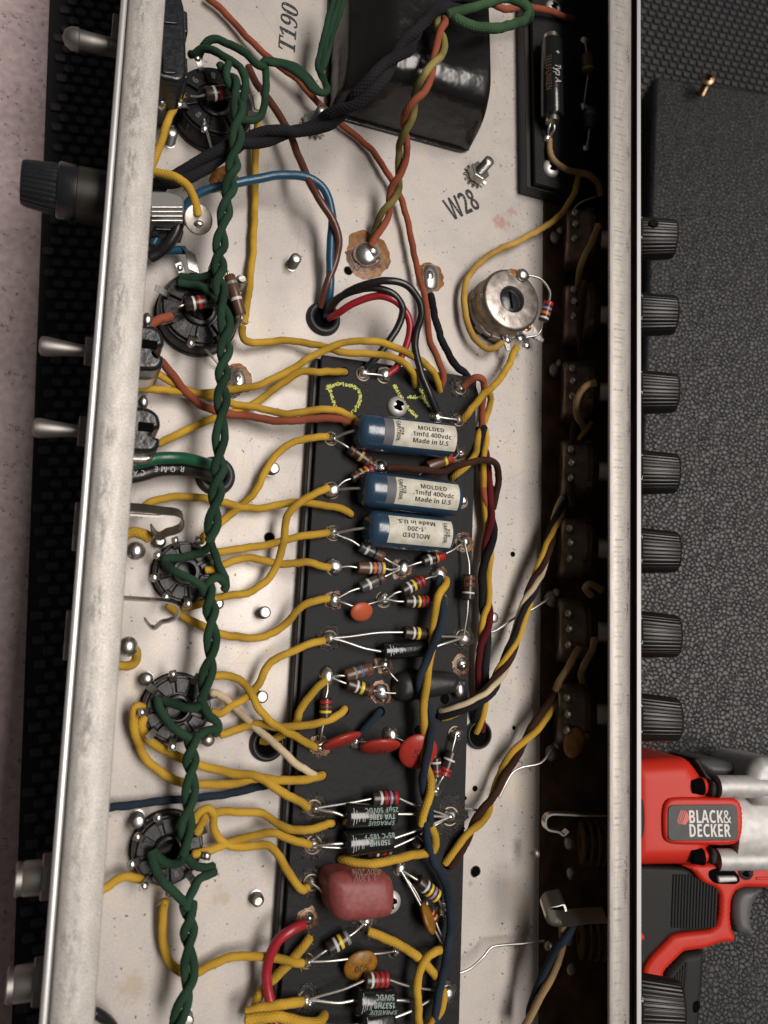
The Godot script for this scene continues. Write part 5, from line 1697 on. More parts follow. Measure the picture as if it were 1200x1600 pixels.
func nut_part(t: Node, q: Vector3, r: float, h: float) -> void:
	var n := MB.new()
	prism(n, ngon(6, r, rng.randf()), -h / 2, h / 2, 0.0004, 2, Transform3D(frame(Vector3.LEFT), q))
	part("nut", n, MT.lever, t)
	var w := MB.new()
	lathe(w, [Vector2(-h * 0.5 - 0.0008, r * 1.1), Vector2(-h * 0.5, r * 1.1), Vector2(-h * 0.5, 0.0)], q, Vector3.LEFT, 28)
	part("washer", w, MT.nickel, t)

# ---------------------------------------------------------------- right side: knobs, pots, jacks
func panel_point(z: float, h: float) -> Vector3:
	return mm(x_base(z) - h * 0.5 + 0.9, h, z)

func knob_z(x: float, y: float) -> float:
	return at(x, y, 25).z * 1000.0

func build_right() -> void:
	var ys := [368, 487, 609, 735, 858, 990, 1121, 1570]
	var words := ["control knob with a set screw, nearest the wood screw", "ribbed black control knob, second from the top of the panel row", "ribbed black control knob, third from the top of the panel row", "ribbed black control knob, fourth from the top of the panel row", "ribbed brown black control knob, fifth from the top of the panel row", "ribbed black control knob, sixth from the top of the panel row", "ribbed black control knob just above the drill", "ribbed black control knob overlapping the drill's grip at the bottom edge"]
	var ax := PANEL_N.normalized()
	var proto: Node3D
	for i in ys.size():
		var z := knob_z(1027, ys[i])
		var q := panel_point(z, 18.0)
		var k: Node3D
		if proto == null:
			k = thing("control_knob", "", "knob", q)
			var sk := MB.new()
			lathe(sk, [Vector2(0.0006, 0.0108), Vector2(0.0014, 0.0112), Vector2(0.0021, 0.0108), Vector2(0.0044, 0.0086), Vector2(0.0048, 0.0078)], q, ax, 48)
			part("skirt", sk, MT.knob, k)
			var rb := MB.new()
			lathe(rb, [Vector2(0.0040, 0.0084), Vector2(0.0175, 0.0074), Vector2(0.0182, 0.0070), Vector2(0.0184, 0.0064), Vector2(0.0180, 0.0)], q, ax, 192, Color.WHITE, 32, 0.00075)
			part("ribbed_grip", rb, MT.knob, k)
			proto = k
		else:
			k = proto.duplicate()
			for c in k.get_children():
				if c.name.begins_with("numeral"): c.free()
			k.name = numbered("control_knob")
			add_child(k)
			k.position = q
			k.basis = Basis(ax, i * 0.37)
		# the parts were built in world places, so the copy only needs its own offset
		tag(k, words[i], "knob", "control knobs along the right panel")
		var up := (Vector3.UP - ax * ax.y).normalized()
		for d in [[-0.5, str(2 + (i * 3) % 8)], [0.45, str(1 + (i * 2) % 9)]]:
			var an: float = d[0] + 0.12 * sin(i * 2.1)
			var dir := (up * cos(an) + ax.cross(up) * sin(an)).normalized()
			var lt := Node3D.new()
			letters(k, "numeral", d[1], 0.0021, q + ax * 0.0034 + dir * 0.0098, ax.cross(dir) * 1.0, (-dir * 0.6 + ax * 0.75).normalized(), MT.print_white, false, 0.0, 1.0)
		if i > 0:
			for n in k.get_children():
				if n.name.begins_with("numeral"):
					n.transform = k.transform.affine_inverse()
	var q0 := proto.position
	var upk := (Vector3.UP - ax * ax.y).normalized()
	var sdir := (upk * cos(-0.25) + ax.cross(upk) * sin(-0.25)).normalized()
	var ssm := MB.new()
	lathe(ssm, [Vector2(0, 0.0019), Vector2(0.0003, 0.0019), Vector2(0.0004, 0.0)], q0 + ax * 0.0085 + sdir * 0.0079, sdir, 20)
	var sc := part("set_screw", ssm, MT.hole, proto)
	var ss2 := MB.new()
	lathe(ss2, [Vector2(0.0003, 0.0015), Vector2(0.0006, 0.0014), Vector2(0.0006, 0.0)], q0 + ax * 0.0085 + sdir * 0.0079, sdir, 20)
	part("screw_face", ss2, MT.knob, sc)
	# pots behind the panel
	var pwords := ["potentiometer inside the right wall, topmost, beside the tan wire", "potentiometer inside the right wall, second from the top", "potentiometer inside the right wall, third from the top", "potentiometer inside the right wall, fourth from the top", "potentiometer inside the right wall, fifth from the top, clear ring terminal", "potentiometer inside the right wall, sixth from the top", "potentiometer inside the right wall, lowest of the row, orange disc beside it"]
	var pp: Node3D
	for i in 7:
		var z := knob_z(1027, ys[i])
		var q := panel_point(z, 16.0) - ax * 0.0096
		var t: Node3D
		if pp == null:
			t = thing("potentiometer", "", "potentiometer", q)
			var can := MB.new()
			lathe(can, [Vector2(-0.0052, 0.0119), Vector2(-0.0060, 0.0121), Vector2(-0.0066, 0.0118), Vector2(-0.0125, 0.0117), Vector2(-0.0137, 0.0112), Vector2(-0.0142, 0.0100), Vector2(-0.0138, 0.0092), Vector2(-0.0138, 0.0)], q, ax, 44)
			part("can", can, MT.pot_shaded, t)
			var bu := MB.new()
			lathe(bu, [Vector2(0.0080, 0.0045), Vector2(-0.0004, 0.0045), Vector2(-0.0005, 0.0065)], q, ax, 24)
			part("bush", bu, MT.steel, t)
			var wf := MB.new()
			lathe(wf, [Vector2(-0.0006, 0.006), Vector2(-0.0036, 0.0108), Vector2(-0.0052, 0.0108)], q, ax, 36)
			part("wafer", wf, MT.phenolic, t)
			var upv := (Vector3.UP - ax * ax.y).normalized()
			var sv := ax.cross(upv)
			for e in [-1.0, 0.0, 1.0]:
				var d: Vector3 = (upv * cos(e * 0.42) + sv * sin(e * 0.42))
				var lm := MB.new()
				var b := Basis(d.cross(ax), ax, d)
				b = Basis(b.x, (b.y + b.z * 0.55).normalized(), (b.z - b.y * 0.55).normalized())
				prism(lm, round_poly(PackedVector2Array([Vector2(-0.0019, 0.0085), Vector2(0.0019, 0.0085), Vector2(0.0016, 0.0140), Vector2(0.001, 0.0158), Vector2(-0.001, 0.0158), Vector2(-0.0016, 0.0140)]), 0.0006), -0.0004, 0.0001, 0.0001, 1, Transform3D(b, q - ax * 0.0042))
				var lg := part("lug", lm, MT.solder_shaded, t)
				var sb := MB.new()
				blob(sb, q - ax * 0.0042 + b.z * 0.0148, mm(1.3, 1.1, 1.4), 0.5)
				part("solder_joint", sb, MT.solder_shaded, lg)
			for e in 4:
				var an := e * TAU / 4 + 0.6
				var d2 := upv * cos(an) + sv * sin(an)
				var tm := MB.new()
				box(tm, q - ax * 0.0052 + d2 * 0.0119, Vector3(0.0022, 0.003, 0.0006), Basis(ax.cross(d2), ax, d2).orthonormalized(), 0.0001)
				part("can_tab", tm, MT.pot_shaded, t)
			pp = t
		else:
			t = pp.duplicate()
			t.name = numbered("potentiometer")
			add_child(t)
			t.position = q
		tag(t, pwords[i], "potentiometer", "potentiometers inside the right wall")
	# input jacks with springs
	var sp := [[945, 1273, 24, 915, 1273, 24, 875, 1271, 24, 860, 1271, 24, 852, 1276, 24, 850, 1285, 24, 853, 1294, 23.5, 862, 1297, 23, 872, 1299, 23, 878, 1304, 23, 886, 1297, 23], [945, 1430, 24, 915, 1431, 24, 880, 1435, 24, 862, 1434, 24, 851, 1427, 24, 850, 1415, 24, 857, 1406, 23.5, 868, 1404, 23, 877, 1402, 23, 880, 1412, 23]]
	for k in 2:
		var q := at(900, [1275, 1430][k], 24)
		var t := thing("input_jack", ["open frame input jack in the dark right wall, thin bright hooked spring", "open frame input jack in the dark right wall, broad hooked spring"][k], "jack", q, "input jacks inside the right wall")
		var m := MB.new()
		ribbon(m, smooth(pts(sp[k])), Vector3(0.0, 0.0010, 0.0002) if k == 0 else Vector3(-0.0005, 0.0022, 0.0016), 0.0003)
		part("spring", m, MT.nickel, t)
		var zc := at(905, [1325, 1475][k], 14).z * 1000.0
		var bq := panel_point(zc, 16.0)
		var b := MB.new()
		lathe(b, [Vector2(0.0, 0.0075), Vector2(-0.003, 0.0075), Vector2(-0.0032, 0.0055), Vector2(-0.014, 0.0055), Vector2(-0.0145, 0.0)], bq, ax, 26)
		part("bush", b, MT.plastic_black, t)
		for e in 4:
			var w := MB.new()
			lathe(w, [Vector2(-0.006 - e * 0.0025, 0.0), Vector2(-0.006 - e * 0.0025, 0.0070), Vector2(-0.0068 - e * 0.0025, 0.0070), Vector2(-0.0068 - e * 0.0025, 0.0)], bq, ax, 24)
			part("insulating_washer", w, MT.phenolic, t)
		var sb := MB.new()
		blob(sb, at(837 if k == 0 else 858, 1333 if k == 0 else 1478, 9), mm(1.5, 1.5, 1.5), 0.5)
		part("solder_joint", sb, MT.solder_shaded, t)
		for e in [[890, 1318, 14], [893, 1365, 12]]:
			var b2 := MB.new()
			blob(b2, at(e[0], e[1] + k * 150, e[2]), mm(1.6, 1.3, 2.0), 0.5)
			part("solder_joint", b2, MT.solder_shaded, t)
	# ground lugs soldered on the front strip
	var lw := ["small soldered ground lug on the dark strip below the upper right board", "small soldered ground lug on the dark strip level with the board's top edge", "small soldered ground lug on the dark strip where the cream wire bundle passes", "pale soldered ground lug on the dark strip above the hooked jack spring"]
	var lp := [[868, 371], [866, 578], [862, 936], [862, 1175]]
	for i in 4:
		var q := at(lp[i][0], lp[i][1], 2)
		var t := thing("ground_lug", lw[i], "solder lug", Vector3(q.x, 0, q.z), "soldered ground lugs on the dark strip")
		var m := MB.new()
		blob(m, q, mm(2.4, 2.2, 3.0), 0.5, 200.0)
		blob(m, q + mm(1.2, 1.6, -2.4), mm(1.4, 1.8, 1.6), 0.5, 200.0)
		part("solder_joint", m, MT.solder_shaded, t)

# ---------------------------------------------------------------- wires
func fray(parent: Node, m: Material, tip: Vector3, dir: Vector3, r: float) -> void:
	var mb := MB.new()
	for k in 9:
		var d := (dir * 0.8 + Vector3(rng.randfn(), rng.randfn() * 0.6 + 0.2, rng.randfn()) * 0.7).normalized()
		var o := tip + (d - dir * d.dot(dir)) * r * 0.7 - dir * r * 0.4
		tube(mb, PackedVector3Array([o, o + d * 0.0006, o + d * rng.randf_range(0.0009, 0.0017) + Vector3(rng.randfn(), 0, rng.randfn()) * 0.0003]), 0.00011, 5, 0.3, 0.6)
	part("frayed_end", mb, m, parent)

func wire(called: String, label: String, m: String, r: float, a: Array, ends := 0, group := "cloth covered wires", wob := 0.07, dirt := 0.4) -> void:
	for e in [0, a.size() - 3]:      # an end that goes into a hole of the board goes on below it
		var hh: float = a[e + 2]
		if hh > 7.35 and hh < 7.95 and (ends & (1 if e == 0 else 2)) == 0:
			var more := [a[e] - 1.0, a[e + 1] + 3.0, 2.5]
			a = more + a if e == 0 else a + more
	var p := kink(smooth(pts(a), 0.0009), 0.00045 if wob > 0.0 else 0.0002)
	run(called, label, m, r, p, ends, group, wob, dirt)

func run(called: String, label: String, m: String, r: float, p: PackedVector3Array, ends := 0, group := "cloth covered wires", wob := 0.07, dirt := 0.4) -> Node3D:
	var q := p[0]
	for i in p.size():
		if p[i].y < q.y: q = p[i]
	var t := thing(called, label, "wire", q, group)
	var mb := MB.new()
	tube(mb, p, r * 0.001, 12, 0.9 if m == "mottled" else dirt, 0.0, wob)
	part("covering", mb, MT[m], t)
	var n := p.size()
	if ends & 1: fray(t, MT[m], p[0], (p[0] - p[2]).normalized(), r * 0.001)
	if ends & 2: fray(t, MT[m], p[n - 1], (p[n - 1] - p[n - 3]).normalized(), r * 0.001)
	return t

# a twisted bundle: strands = [name, label, material, radius]
func bundle(a: Array, rad: float, pitch: float, strands: Array, group: String, phase := 0.0) -> void:
	var p := smooth(pts(a), 0.0008)
	for i in strands.size():
		var s: Array = strands[i]
		var off: PackedVector3Array = offset_path(p, rad * 0.001, pitch * 0.001, phase + TAU * i / strands.size())
		run(s[0], s[1], s[2], s[3], off, s[4] if s.size() > 4 else 0, group, 0.07)

func Y(label: String, a: Array, ends := 0, r := 1.22) -> void:
	wire("yellow_wire", label, "yellow", r, a, ends, "yellow cloth covered wires")

func build_wires() -> void:
	# bottom to top in the photograph's stacking: low ones first
	Y("short yellow wire from the topmost octal socket down under the left flange", [284, 147, 13, 275, 163, 12, 262, 190, 11, 252, 222, 11, 236, 262, 10], 1)
	Y("yellow wire curling from the left flange onto the round silver tab", [225, 268, 15, 246, 270, 17, 272, 276, 19, 292, 291, 19, 304, 312, 18, 309, 336, 17], 0, 1.35)
	Y("long yellow wire running down from the topmost octal socket past the second one", [403, 192, 6, 400, 230, 5, 398, 270, 4, 398, 310, 3, 396, 370, 3, 393, 420, 3.5, 387, 470, 4, 382, 504, 6], 2)
	Y("yellow wire from the second octal socket's lower right to a hole at the board's top", [379, 510, 8, 378, 522, 7, 385, 532, 6, 402, 536, 5, 450, 532, 4, 490, 538, 6, 533, 550, 10, 570, 553, 12, 604, 556, 13, 632, 568, 13, 645, 586, 11, 649, 602, 7.5])
	Y("yellow wire crossing over to the board's second top hole beside the brown wire", [205, 606, 8, 250, 609, 7, 300, 614, 6, 350, 610, 5, 400, 603, 5, 450, 580, 7, 500, 550, 10, 533, 537, 12, 573, 533, 14, 613, 541, 14, 660, 566, 13, 680, 587, 11, 687, 608, 7.5])
	Y("yellow wire ending in the hole at the board's top left corner", [248, 694, 7, 275, 680, 6, 300, 667, 5, 353, 647, 5, 400, 629, 5, 443, 597, 6, 467, 583, 8, 500, 581, 10, 524, 581, 10, 538, 581, 7.5])
	Y("yellow wire running above the brick red wire into the topmost blue capacitor", [238, 578, 8, 262, 594, 7, 283, 606, 6, 320, 618, 5, 360, 629, 6, 400, 637, 8, 445, 646, 10, 500, 639, 12, 530, 642, 12, 554, 655, 10])
	wire("brick_red_wire", "brick red cloth wire from the toggle switch body to the topmost blue capacitor", "brick", 1.3, [252, 564, 11, 268, 585, 9, 290, 612, 7, 312, 632, 6, 345, 643, 6, 390, 651, 6.5, 440, 658, 9, 490, 654, 10.5, 530, 655, 10.5, 553, 661, 9.5], 0, "brown and red cloth wires")
	wire("brick_red_wire", "short brick red wire end on the second octal socket's left lug", "brick", 1.4, [232, 508, 14, 248, 500, 13, 266, 494, 11], 2, "brown and red cloth wires")
	Y("yellow wire ending on the joint left of the topmost blue capacitor, curving far down", [511, 682, 9.5, 490, 684, 10, 462, 690, 8, 435, 708, 6, 413, 738, 5, 395, 772, 4, 365, 800, 4, 340, 820, 5, 322, 836, 7, 313, 846, 9], 3)
	Y("yellow wire ending left of the middle blue capacitor, looping below the middle socket", [512, 762, 9.5, 492, 772, 11, 468, 786, 11, 449, 806, 10, 444, 838, 9, 436, 875, 8, 418, 905, 7, 390, 924, 6, 350, 932, 6, 310, 944, 5, 286, 949, 4], 1)
	Y("yellow wire running under the green bundle to the hole left of the middle blue capacitor", [222, 796, 10, 236, 785, 8, 260, 778, 6, 310, 777, 4, 345, 784, 4, 390, 794, 4, 430, 790, 5, 470, 785, 8, 510, 790, 10, 535, 796, 9.5, 548, 803, 7.5])
	Y("yellow wire ending on the joint left of the shortest blue capacitor", [513, 832, 9.5, 480, 837, 10, 450, 842, 9, 415, 852, 6, 380, 857, 5, 352, 861, 6, 335, 863, 7], 1)
	Y("yellow wire ending on the joint left of the light brown resistor", [514, 887, 9.5, 497, 883, 11, 478, 878, 11, 440, 881, 8, 410, 876, 6, 382, 872, 6, 355, 880, 8, 338, 888, 9, 322, 891, 9], 1)
	Y("yellow wire ending above the orange teardrop disc, sweeping left under the socket", [512, 935, 9.5, 494, 938, 11, 474, 946, 10, 452, 968, 7, 425, 990, 5, 395, 997, 4, 355, 993, 4, 320, 980, 4, 285, 962, 4, 262, 946, 5], 1)
	Y("yellow wire ending on the joint left of the long black electrolytic", [506, 1001, 9.5, 480, 1008, 11, 445, 1022, 10, 420, 1038, 8, 405, 1066, 7, 388, 1086, 6, 366, 1100, 6, 345, 1115, 8, 331, 1112, 9], 1)
	Y("short yellow wire dropping from the brown resistor's joint past the board edge", [508, 1064, 9.5, 496, 1074, 11, 480, 1092, 10.5, 468, 1112, 9, 460, 1132, 7, 440, 1150, 4, 418, 1158, 2, 408, 1157, 1], 1)
	Y("yellow wire ending in the hole above the left red disc capacitor", [345, 1148, 5, 372, 1140, 4, 398, 1130, 5, 430, 1135, 8, 462, 1136, 11, 492, 1131, 11.5, 520, 1123, 11, 533, 1114, 9.5, 538, 1108, 7.5])
	Y("yellow wire ending beside the left red disc capacitor, arching up over the cream wire", [493, 1168, 9.5, 475, 1158, 11, 450, 1145, 10, 425, 1128, 9, 405, 1108, 8, 390, 1080, 7, 372, 1061, 6, 350, 1055, 6, 325, 1056, 7], 1)
	wire("cream_wire", "cream cloth wire from the looped socket to the board's left edge hole", "cream", 1.15, [331, 1082, 10, 345, 1087, 8, 362, 1101, 5, 385, 1122, 4, 405, 1141, 6, 430, 1163, 9, 455, 1186, 11, 480, 1206, 11, 496, 1214, 9, 503, 1213, 7.5], 0, "cream cloth wires")
	Y("outer of two yellow wires looping round the left of the fourth socket", [224, 1106, 6, 213, 1104, 7, 209, 1115, 7, 210, 1140, 6, 216, 1162, 5, 230, 1186, 4, 252, 1207, 4, 283, 1222, 4, 317, 1226, 4, 360, 1224, 5, 400, 1217, 7, 440, 1219, 10, 475, 1219, 11, 497, 1213, 9.5, 503, 1211, 7.5], 0, 1.3)
	Y("inner of two yellow wires looping round the left of the fourth socket", [226, 1120, 6, 221, 1134, 6, 228, 1150, 5, 245, 1166, 5, 283, 1183, 5, 317, 1197, 5, 360, 1207, 6, 400, 1213, 8, 425, 1227, 10, 455, 1247, 11, 472, 1256, 10.5, 481, 1262, 9.5], 2, 1.3)
	wire("navy_wire", "dark navy cloth wire crossing the floor under the green bundle at lower left", "navy", 1.15, [160, 1264, 6, 178, 1261, 5, 220, 1255, 4, 270, 1250, 3, 330, 1244, 3, 370, 1238, 3, 405, 1230, 3, 440, 1223, 2.5, 460, 1220, 2], 0, "dark cloth wires")
	Y("yellow wire hooked back above the lowest socket, ending in a hole", [308, 1302, 9, 313, 1292, 9, 320, 1279, 8, 325, 1270, 8, 345, 1269, 6, 400, 1270, 6, 425, 1282, 8, 452, 1295, 11, 480, 1297, 12, 500, 1292, 11, 510, 1289, 9.5, 518, 1287, 7.5], 1)
	Y("yellow wire bent like a hairpin above the lowest socket, ending left of the maroon capacitor", [303, 1283, 9, 312, 1269, 10, 324, 1263, 10, 332, 1271, 9, 334, 1291, 7, 345, 1312, 5, 365, 1323, 5, 400, 1321, 6, 420, 1323, 8, 437, 1340, 10, 450, 1363, 11, 461, 1380, 11, 474, 1391, 9.5, 481, 1385, 9.5], 2)
	Y("yellow wire from the lowest socket to the joint of the lower lettered capacitor", [302, 1335, 8, 320, 1331, 7, 345, 1322, 5, 375, 1311, 5, 400, 1304, 6, 430, 1302, 9, 458, 1312, 11, 475, 1318, 10.5, 483, 1320, 9.5], 2)
	Y("short yellow wire from the left flange to the lowest socket's lower lug", [152, 1394, 8, 170, 1384, 7, 190, 1371, 6, 212, 1371, 6, 231, 1379, 7], 2)
	Y("yellow wire hanging down from the lowest socket and swinging right to the board", [258, 1407, 6, 255, 1425, 5, 254, 1460, 4, 257, 1488, 4, 268, 1508, 4, 287, 1520, 4, 308, 1519, 4, 330, 1507, 4, 355, 1497, 5, 400, 1494, 7, 435, 1497, 10, 460, 1505, 10.5, 472, 1505, 9.5], 3)
	Y("yellow wire going down left from under the amber joint", [484, 1465, 9.5, 473, 1479, 10, 455, 1501, 9, 432, 1525, 7, 412, 1545, 6, 399, 1570, 6, 392, 1600, 6], 1, 1.35)
	Y("yellow wire entering the lower left joint of the bottom black electrolytic", [385, 1582, 9, 410, 1574, 10, 440, 1570, 11, 462, 1567, 10.5, 471, 1565, 9.5], 2, 1.35)
	Y("thick yellow wire end in the hole at the bottom of the board", [385, 1594, 11, 430, 1588, 12, 450, 1592, 12, 480, 1597, 12, 498, 1597, 11, 506, 1588, 7.8], 0, 1.5)
	wire("red_wire", "glossy dark red plastic wire curving down from the amber joint", "red_pvc", 1.5, [474, 1444, 9.5, 457, 1452, 11, 437, 1466, 11, 423, 1490, 10, 417, 1520, 9, 420, 1555, 9, 428, 1585, 10, 434, 1615, 11], 0, "plastic covered wires", 0.0, 0.12)
	wire("black_wire", "black plastic wire at the bottom left corner of the floor", "black_pvc", 1.5, [148, 1582, 9, 160, 1589, 8, 172, 1600, 6, 185, 1620, 5], 0, "plastic covered wires", 0.0, 0.1)
	Y("yellow wire from the black joint under the maroon capacitor to the lower right joint", [577, 1456, 9.5, 600, 1465, 11, 625, 1478, 12, 655, 1498, 12, 675, 1517, 11, 686, 1532, 9.5], 1, 1.35)
	Y("yellow wire hooked over the others at the lower right of the board", [690, 1484, 10, 680, 1486, 12, 668, 1495, 13, 657, 1515, 14, 652, 1545, 14, 653, 1575, 13, 656, 1610, 13], 1, 1.3)
	Y("yellow wire curling from the lower right joint off the bottom edge", [692, 1546, 12, 692, 1562, 12.5, 688, 1580, 13, 676, 1597, 13, 668, 1612, 13], 0, 1.3)
	# plastic wires through the upper grommet
	wire("black_wire", "black plastic wire looping from the grommet to the left of the top solder pair", "black_pvc", 1.25, [511, 486, 3, 522, 470, 8, 548, 456, 14, 585, 450, 18, 612, 458, 19, 628, 478, 18, 626, 502, 16, 610, 530, 14, 592, 553, 12, 574, 575, 9.2], 0, "plastic covered wires", 0.0, 0.1)
	wire("black_wire", "black plastic wire arching highest from the grommet to a lone joint by the top cap", "black_pvc", 1.25, [516, 484, 3, 530, 466, 10, 560, 448, 17, 600, 439, 22, 632, 444, 23, 652, 464, 22, 659, 490, 20, 650, 520, 17, 649, 545, 15, 657, 580, 13, 671, 615, 12, 683, 643, 9.5], 0, "plastic covered wires", 0.0, 0.1)
	wire("red_wire", "red plastic wire from the grommet to the right of the top solder pair", "red_pvc", 1.25, [514, 497, 3, 528, 490, 7, 552, 474, 12, 585, 463, 16, 612, 467, 18, 632, 485, 17, 641, 510, 16, 636, 535, 14, 627, 557, 12, 619, 574, 10.2, 606, 585, 9], 0, "plastic covered wires", 0.0, 0.1)
	wire("blue_wire", "blue plastic wire bending from the octal socket down into the upper grommet", "blue_pvc", 1.45, [284, 350, 4, 290, 325, 6, 308, 304, 9, 345, 291, 11, 395, 281, 12, 433, 274, 13, 470, 275, 14, 498, 287, 14, 513, 310, 13, 519, 345, 11, 516, 400, 9, 516, 450, 6, 510, 496, 1], 0, "plastic covered wires", 0.0, 0.1)
	wire("brown_wire", "brown plastic wire crossing the blue one into the upper grommet", "brown_pvc", 1.3, [388, 104, 4, 400, 130, 5, 423, 160, 7, 450, 203, 9, 466, 243, 11, 480, 276, 14, 498, 310, 15, 518, 340, 14, 529, 372, 12, 525, 405, 9, 512, 440, 7, 501, 480, 2], 0, "plastic covered wires", 0.0, 0.15)
	wire("brown_wire", "long red brown wire from the top edge, under the cables, down to the board's top", "brick", 1.15, [322, -5, 3, 345, 14, 3, 365, 34, 3, 400, 72, 4, 433, 100, 5, 467, 127, 6, 495, 158, 5, 533, 193, 3, 560, 216, 2.5, 585, 240, 3, 607, 273, 4, 628, 313, 5, 642, 370, 5, 652, 420, 5, 664, 470, 6, 672, 530, 10, 684, 562, 12, 692, 588, 11, 689, 606, 7.5], 0, "brown and red cloth wires", 0.03)
	wire("black_cloth_wire", "black cloth wire from the right solder spot to behind the board's top corner", "black_cloth", 1.35, [673, 461, 2, 676, 478, 4, 682, 505, 6, 694, 540, 6, 710, 568, 6, 728, 585, 5, 738, 600, 3.5, 743, 625, 2.5], 1, "dark cloth wires")
	wire("brown_wire", "reddish brown wire arching from the board's top right joint down the edge", "brick", 1.25, [724, 604, 9.3, 733, 596, 11, 743, 589, 13, 753, 591, 13, 757, 604, 11, 754, 630, 8, 752, 660, 6, 755, 700, 5, 753, 740, 5, 757, 780, 5, 766, 805, 5], 1, "brown and red cloth wires")
	wire("brown_wire", "dark brown wire lying between the upper blue capacitors and looping past the board edge", "dark_brown", 1.2, [606, 731, 10, 630, 732, 11, 660, 735, 12.5, 690, 737, 13, 715, 728, 13, 740, 722, 12, 762, 719, 11, 775, 726, 10, 779, 742, 8, 777, 765, 6, 770, 795, 5], 1, "brown and red cloth wires")
	Y("yellow wire from the trimmer's lower terminal to the board's top right joints", [723, 655, 9.5, 732, 645, 12, 745, 628, 13, 760, 613, 12, 780, 594, 9, 793, 573, 7, 801, 555, 6, 808, 541, 7], 3, 1.3)
	Y("yellow wire going from the edge bundle into the hole below the topmost blue capacitor", [766, 616, 8, 766, 630, 6, 758, 655, 5, 748, 680, 6, 744, 705, 9, 738, 718, 11, 726, 730, 12, 714, 740, 10, 707, 746, 7.5])
	wire("tan_wire", "yellow and tan wire curving round the trimmer's left to its lower terminal", "yellow_old", 1.2, [904, 275, 11, 897, 300, 10, 880, 330, 8, 855, 352, 6, 820, 372, 5, 785, 388, 5, 752, 408, 5, 732, 432, 5, 725, 462, 5, 728, 497, 5, 740, 525, 5, 757, 543, 5, 772, 544, 6, 784, 535, 6], 2, "tan cloth wires")
	wire("tan_wire", "tan wire from the upper right board's lower joint into the dark right side", "tan", 1.2, [858, 218, 10, 860, 240, 11, 870, 256, 12, 888, 266, 13, 908, 270, 14, 925, 276, 14, 934, 287, 12, 938, 305, 10], 1, "tan cloth wires")
	wire("red_cloth_wire", "faded red cloth wire at the top running onto the upper right board", "brick", 1.3, [768, 5, 17, 790, 14, 15, 820, 10, 14, 850, 15, 13, 872, 22, 12, 895, 30, 9], 0, "brown and red cloth wires")
	wire("green_cable", "glossy green mains wire entering the middle grommet", "green_pvc", 1.9, [190, 730, 13, 220, 722, 13, 250, 716, 12, 280, 716, 11, 310, 721, 8, 330, 728, 4, 342, 738, 0.5], 0, "mains cable conductors", 0.0, 0.08)
	wire("black_cable", "black mains wire with pale lettering entering the middle grommet", "black_pvc", 2.0, [188, 748, 10, 220, 742, 10, 250, 735, 9, 280, 733, 8, 310, 737, 5, 328, 744, 3, 340, 752, 0.5], 0, "mains cable conductors", 0.0, 0.08)
	wire("black_cable", "short black cable loop under the grey fuse holder tail", "black_pvc", 1.9, [280, 345, 12, 274, 362, 11, 262, 382, 9, 248, 395, 7, 235, 402, 6], 0, "mains cable conductors", 0.0, 0.1)
	wire("blue_wire", "short blue wire stub beside the fuse holder tail", "blue_pvc", 1.5, [240, 380, 5, 248, 366, 6, 256, 358, 6], 0, "plastic covered wires", 0.0, 0.1)
	wire("blue_wire", "short blue wire end with a bare lug above the second octal socket", "blue_pvc", 1.3, [252, 393, 5, 272, 391, 6, 290, 391, 7], 0, "plastic covered wires", 0.0, 0.1)
	wire("navy_wire", "short navy wire rising from a hole above the red discs", "navy", 1.25, [592, 1113, 7.6, 586, 1120, 10, 577, 1131, 10.5, 566, 1144, 10, 559, 1152, 9], 0, "dark cloth wires")
	Y("small yellow loop on the lower round jack terminal", [166, 1037, 10, 185, 1041, 10, 203, 1040, 11, 212, 1030, 12, 213, 1018, 14, 207, 1012, 15], 0, 1.3)
	Y("yellow wire with a frayed bright end on the upper round jack terminal", [190, 838, 12, 207, 832, 14, 222, 834, 15, 234, 841, 15], 2, 1.6)
	# twisted bundles
	bundle([350, 100, 20, 358, 118, 22, 368, 140, 22, 372, 165, 22, 371, 200, 21, 367, 240, 21, 361, 280, 21, 354, 320, 20, 347, 360, 20, 343, 400, 20, 343, 440, 20, 347, 470, 20, 352, 500, 20, 352, 540, 20, 349, 580, 20, 347, 620, 20, 346, 660, 20, 343, 700, 20, 342, 740, 20, 337, 780, 20, 332, 820, 19, 328, 845, 18], 1.3, 17.5, [["green_wire", "green cloth heater wire, one strand of the twisted pair from the topmost socket", "green", 1.24], ["green_wire", "green cloth heater wire, other strand of the twisted pair from the topmost socket", "green", 1.24]], "twisted green heater wires")
	bundle([323, 918, 15, 328, 935, 16, 330, 965, 16, 331, 1000, 16, 329, 1030, 16, 324, 1052, 16, 319, 1075, 16, 316, 1090, 15], 1.25, 17.0, [["green_wire", "green cloth strand between the middle and fourth sockets, first of the pair", "green", 1.22], ["green_wire", "green cloth strand between the middle and fourth sockets, second of the pair", "green", 1.22]], "twisted green heater wires")
	bundle([300, 1150, 14, 299, 1170, 15, 298, 1200, 15, 298, 1225, 15, 296, 1250, 15, 292, 1280, 15, 290, 1305, 15, 289, 1330, 14], 1.25, 16.5, [["green_wire", "green cloth strand between the fourth and lowest sockets, first of the pair", "green", 1.22], ["green_wire", "green cloth strand between the fourth and lowest sockets, second of the pair", "green", 1.22]], "twisted green heater wires")
	bundle([294, 1412, 13, 296, 1440, 14, 294, 1470, 14, 295, 1500, 14, 296, 1525, 14, 291, 1550, 14, 284, 1575, 13, 273, 1605, 12], 1.28, 18.0, [["green_wire", "green cloth strand leaving the bottom edge, first of the pair", "green", 1.24], ["green_wire", "green cloth strand leaving the bottom edge, second of the pair", "green", 1.24]], "twisted green heater wires")
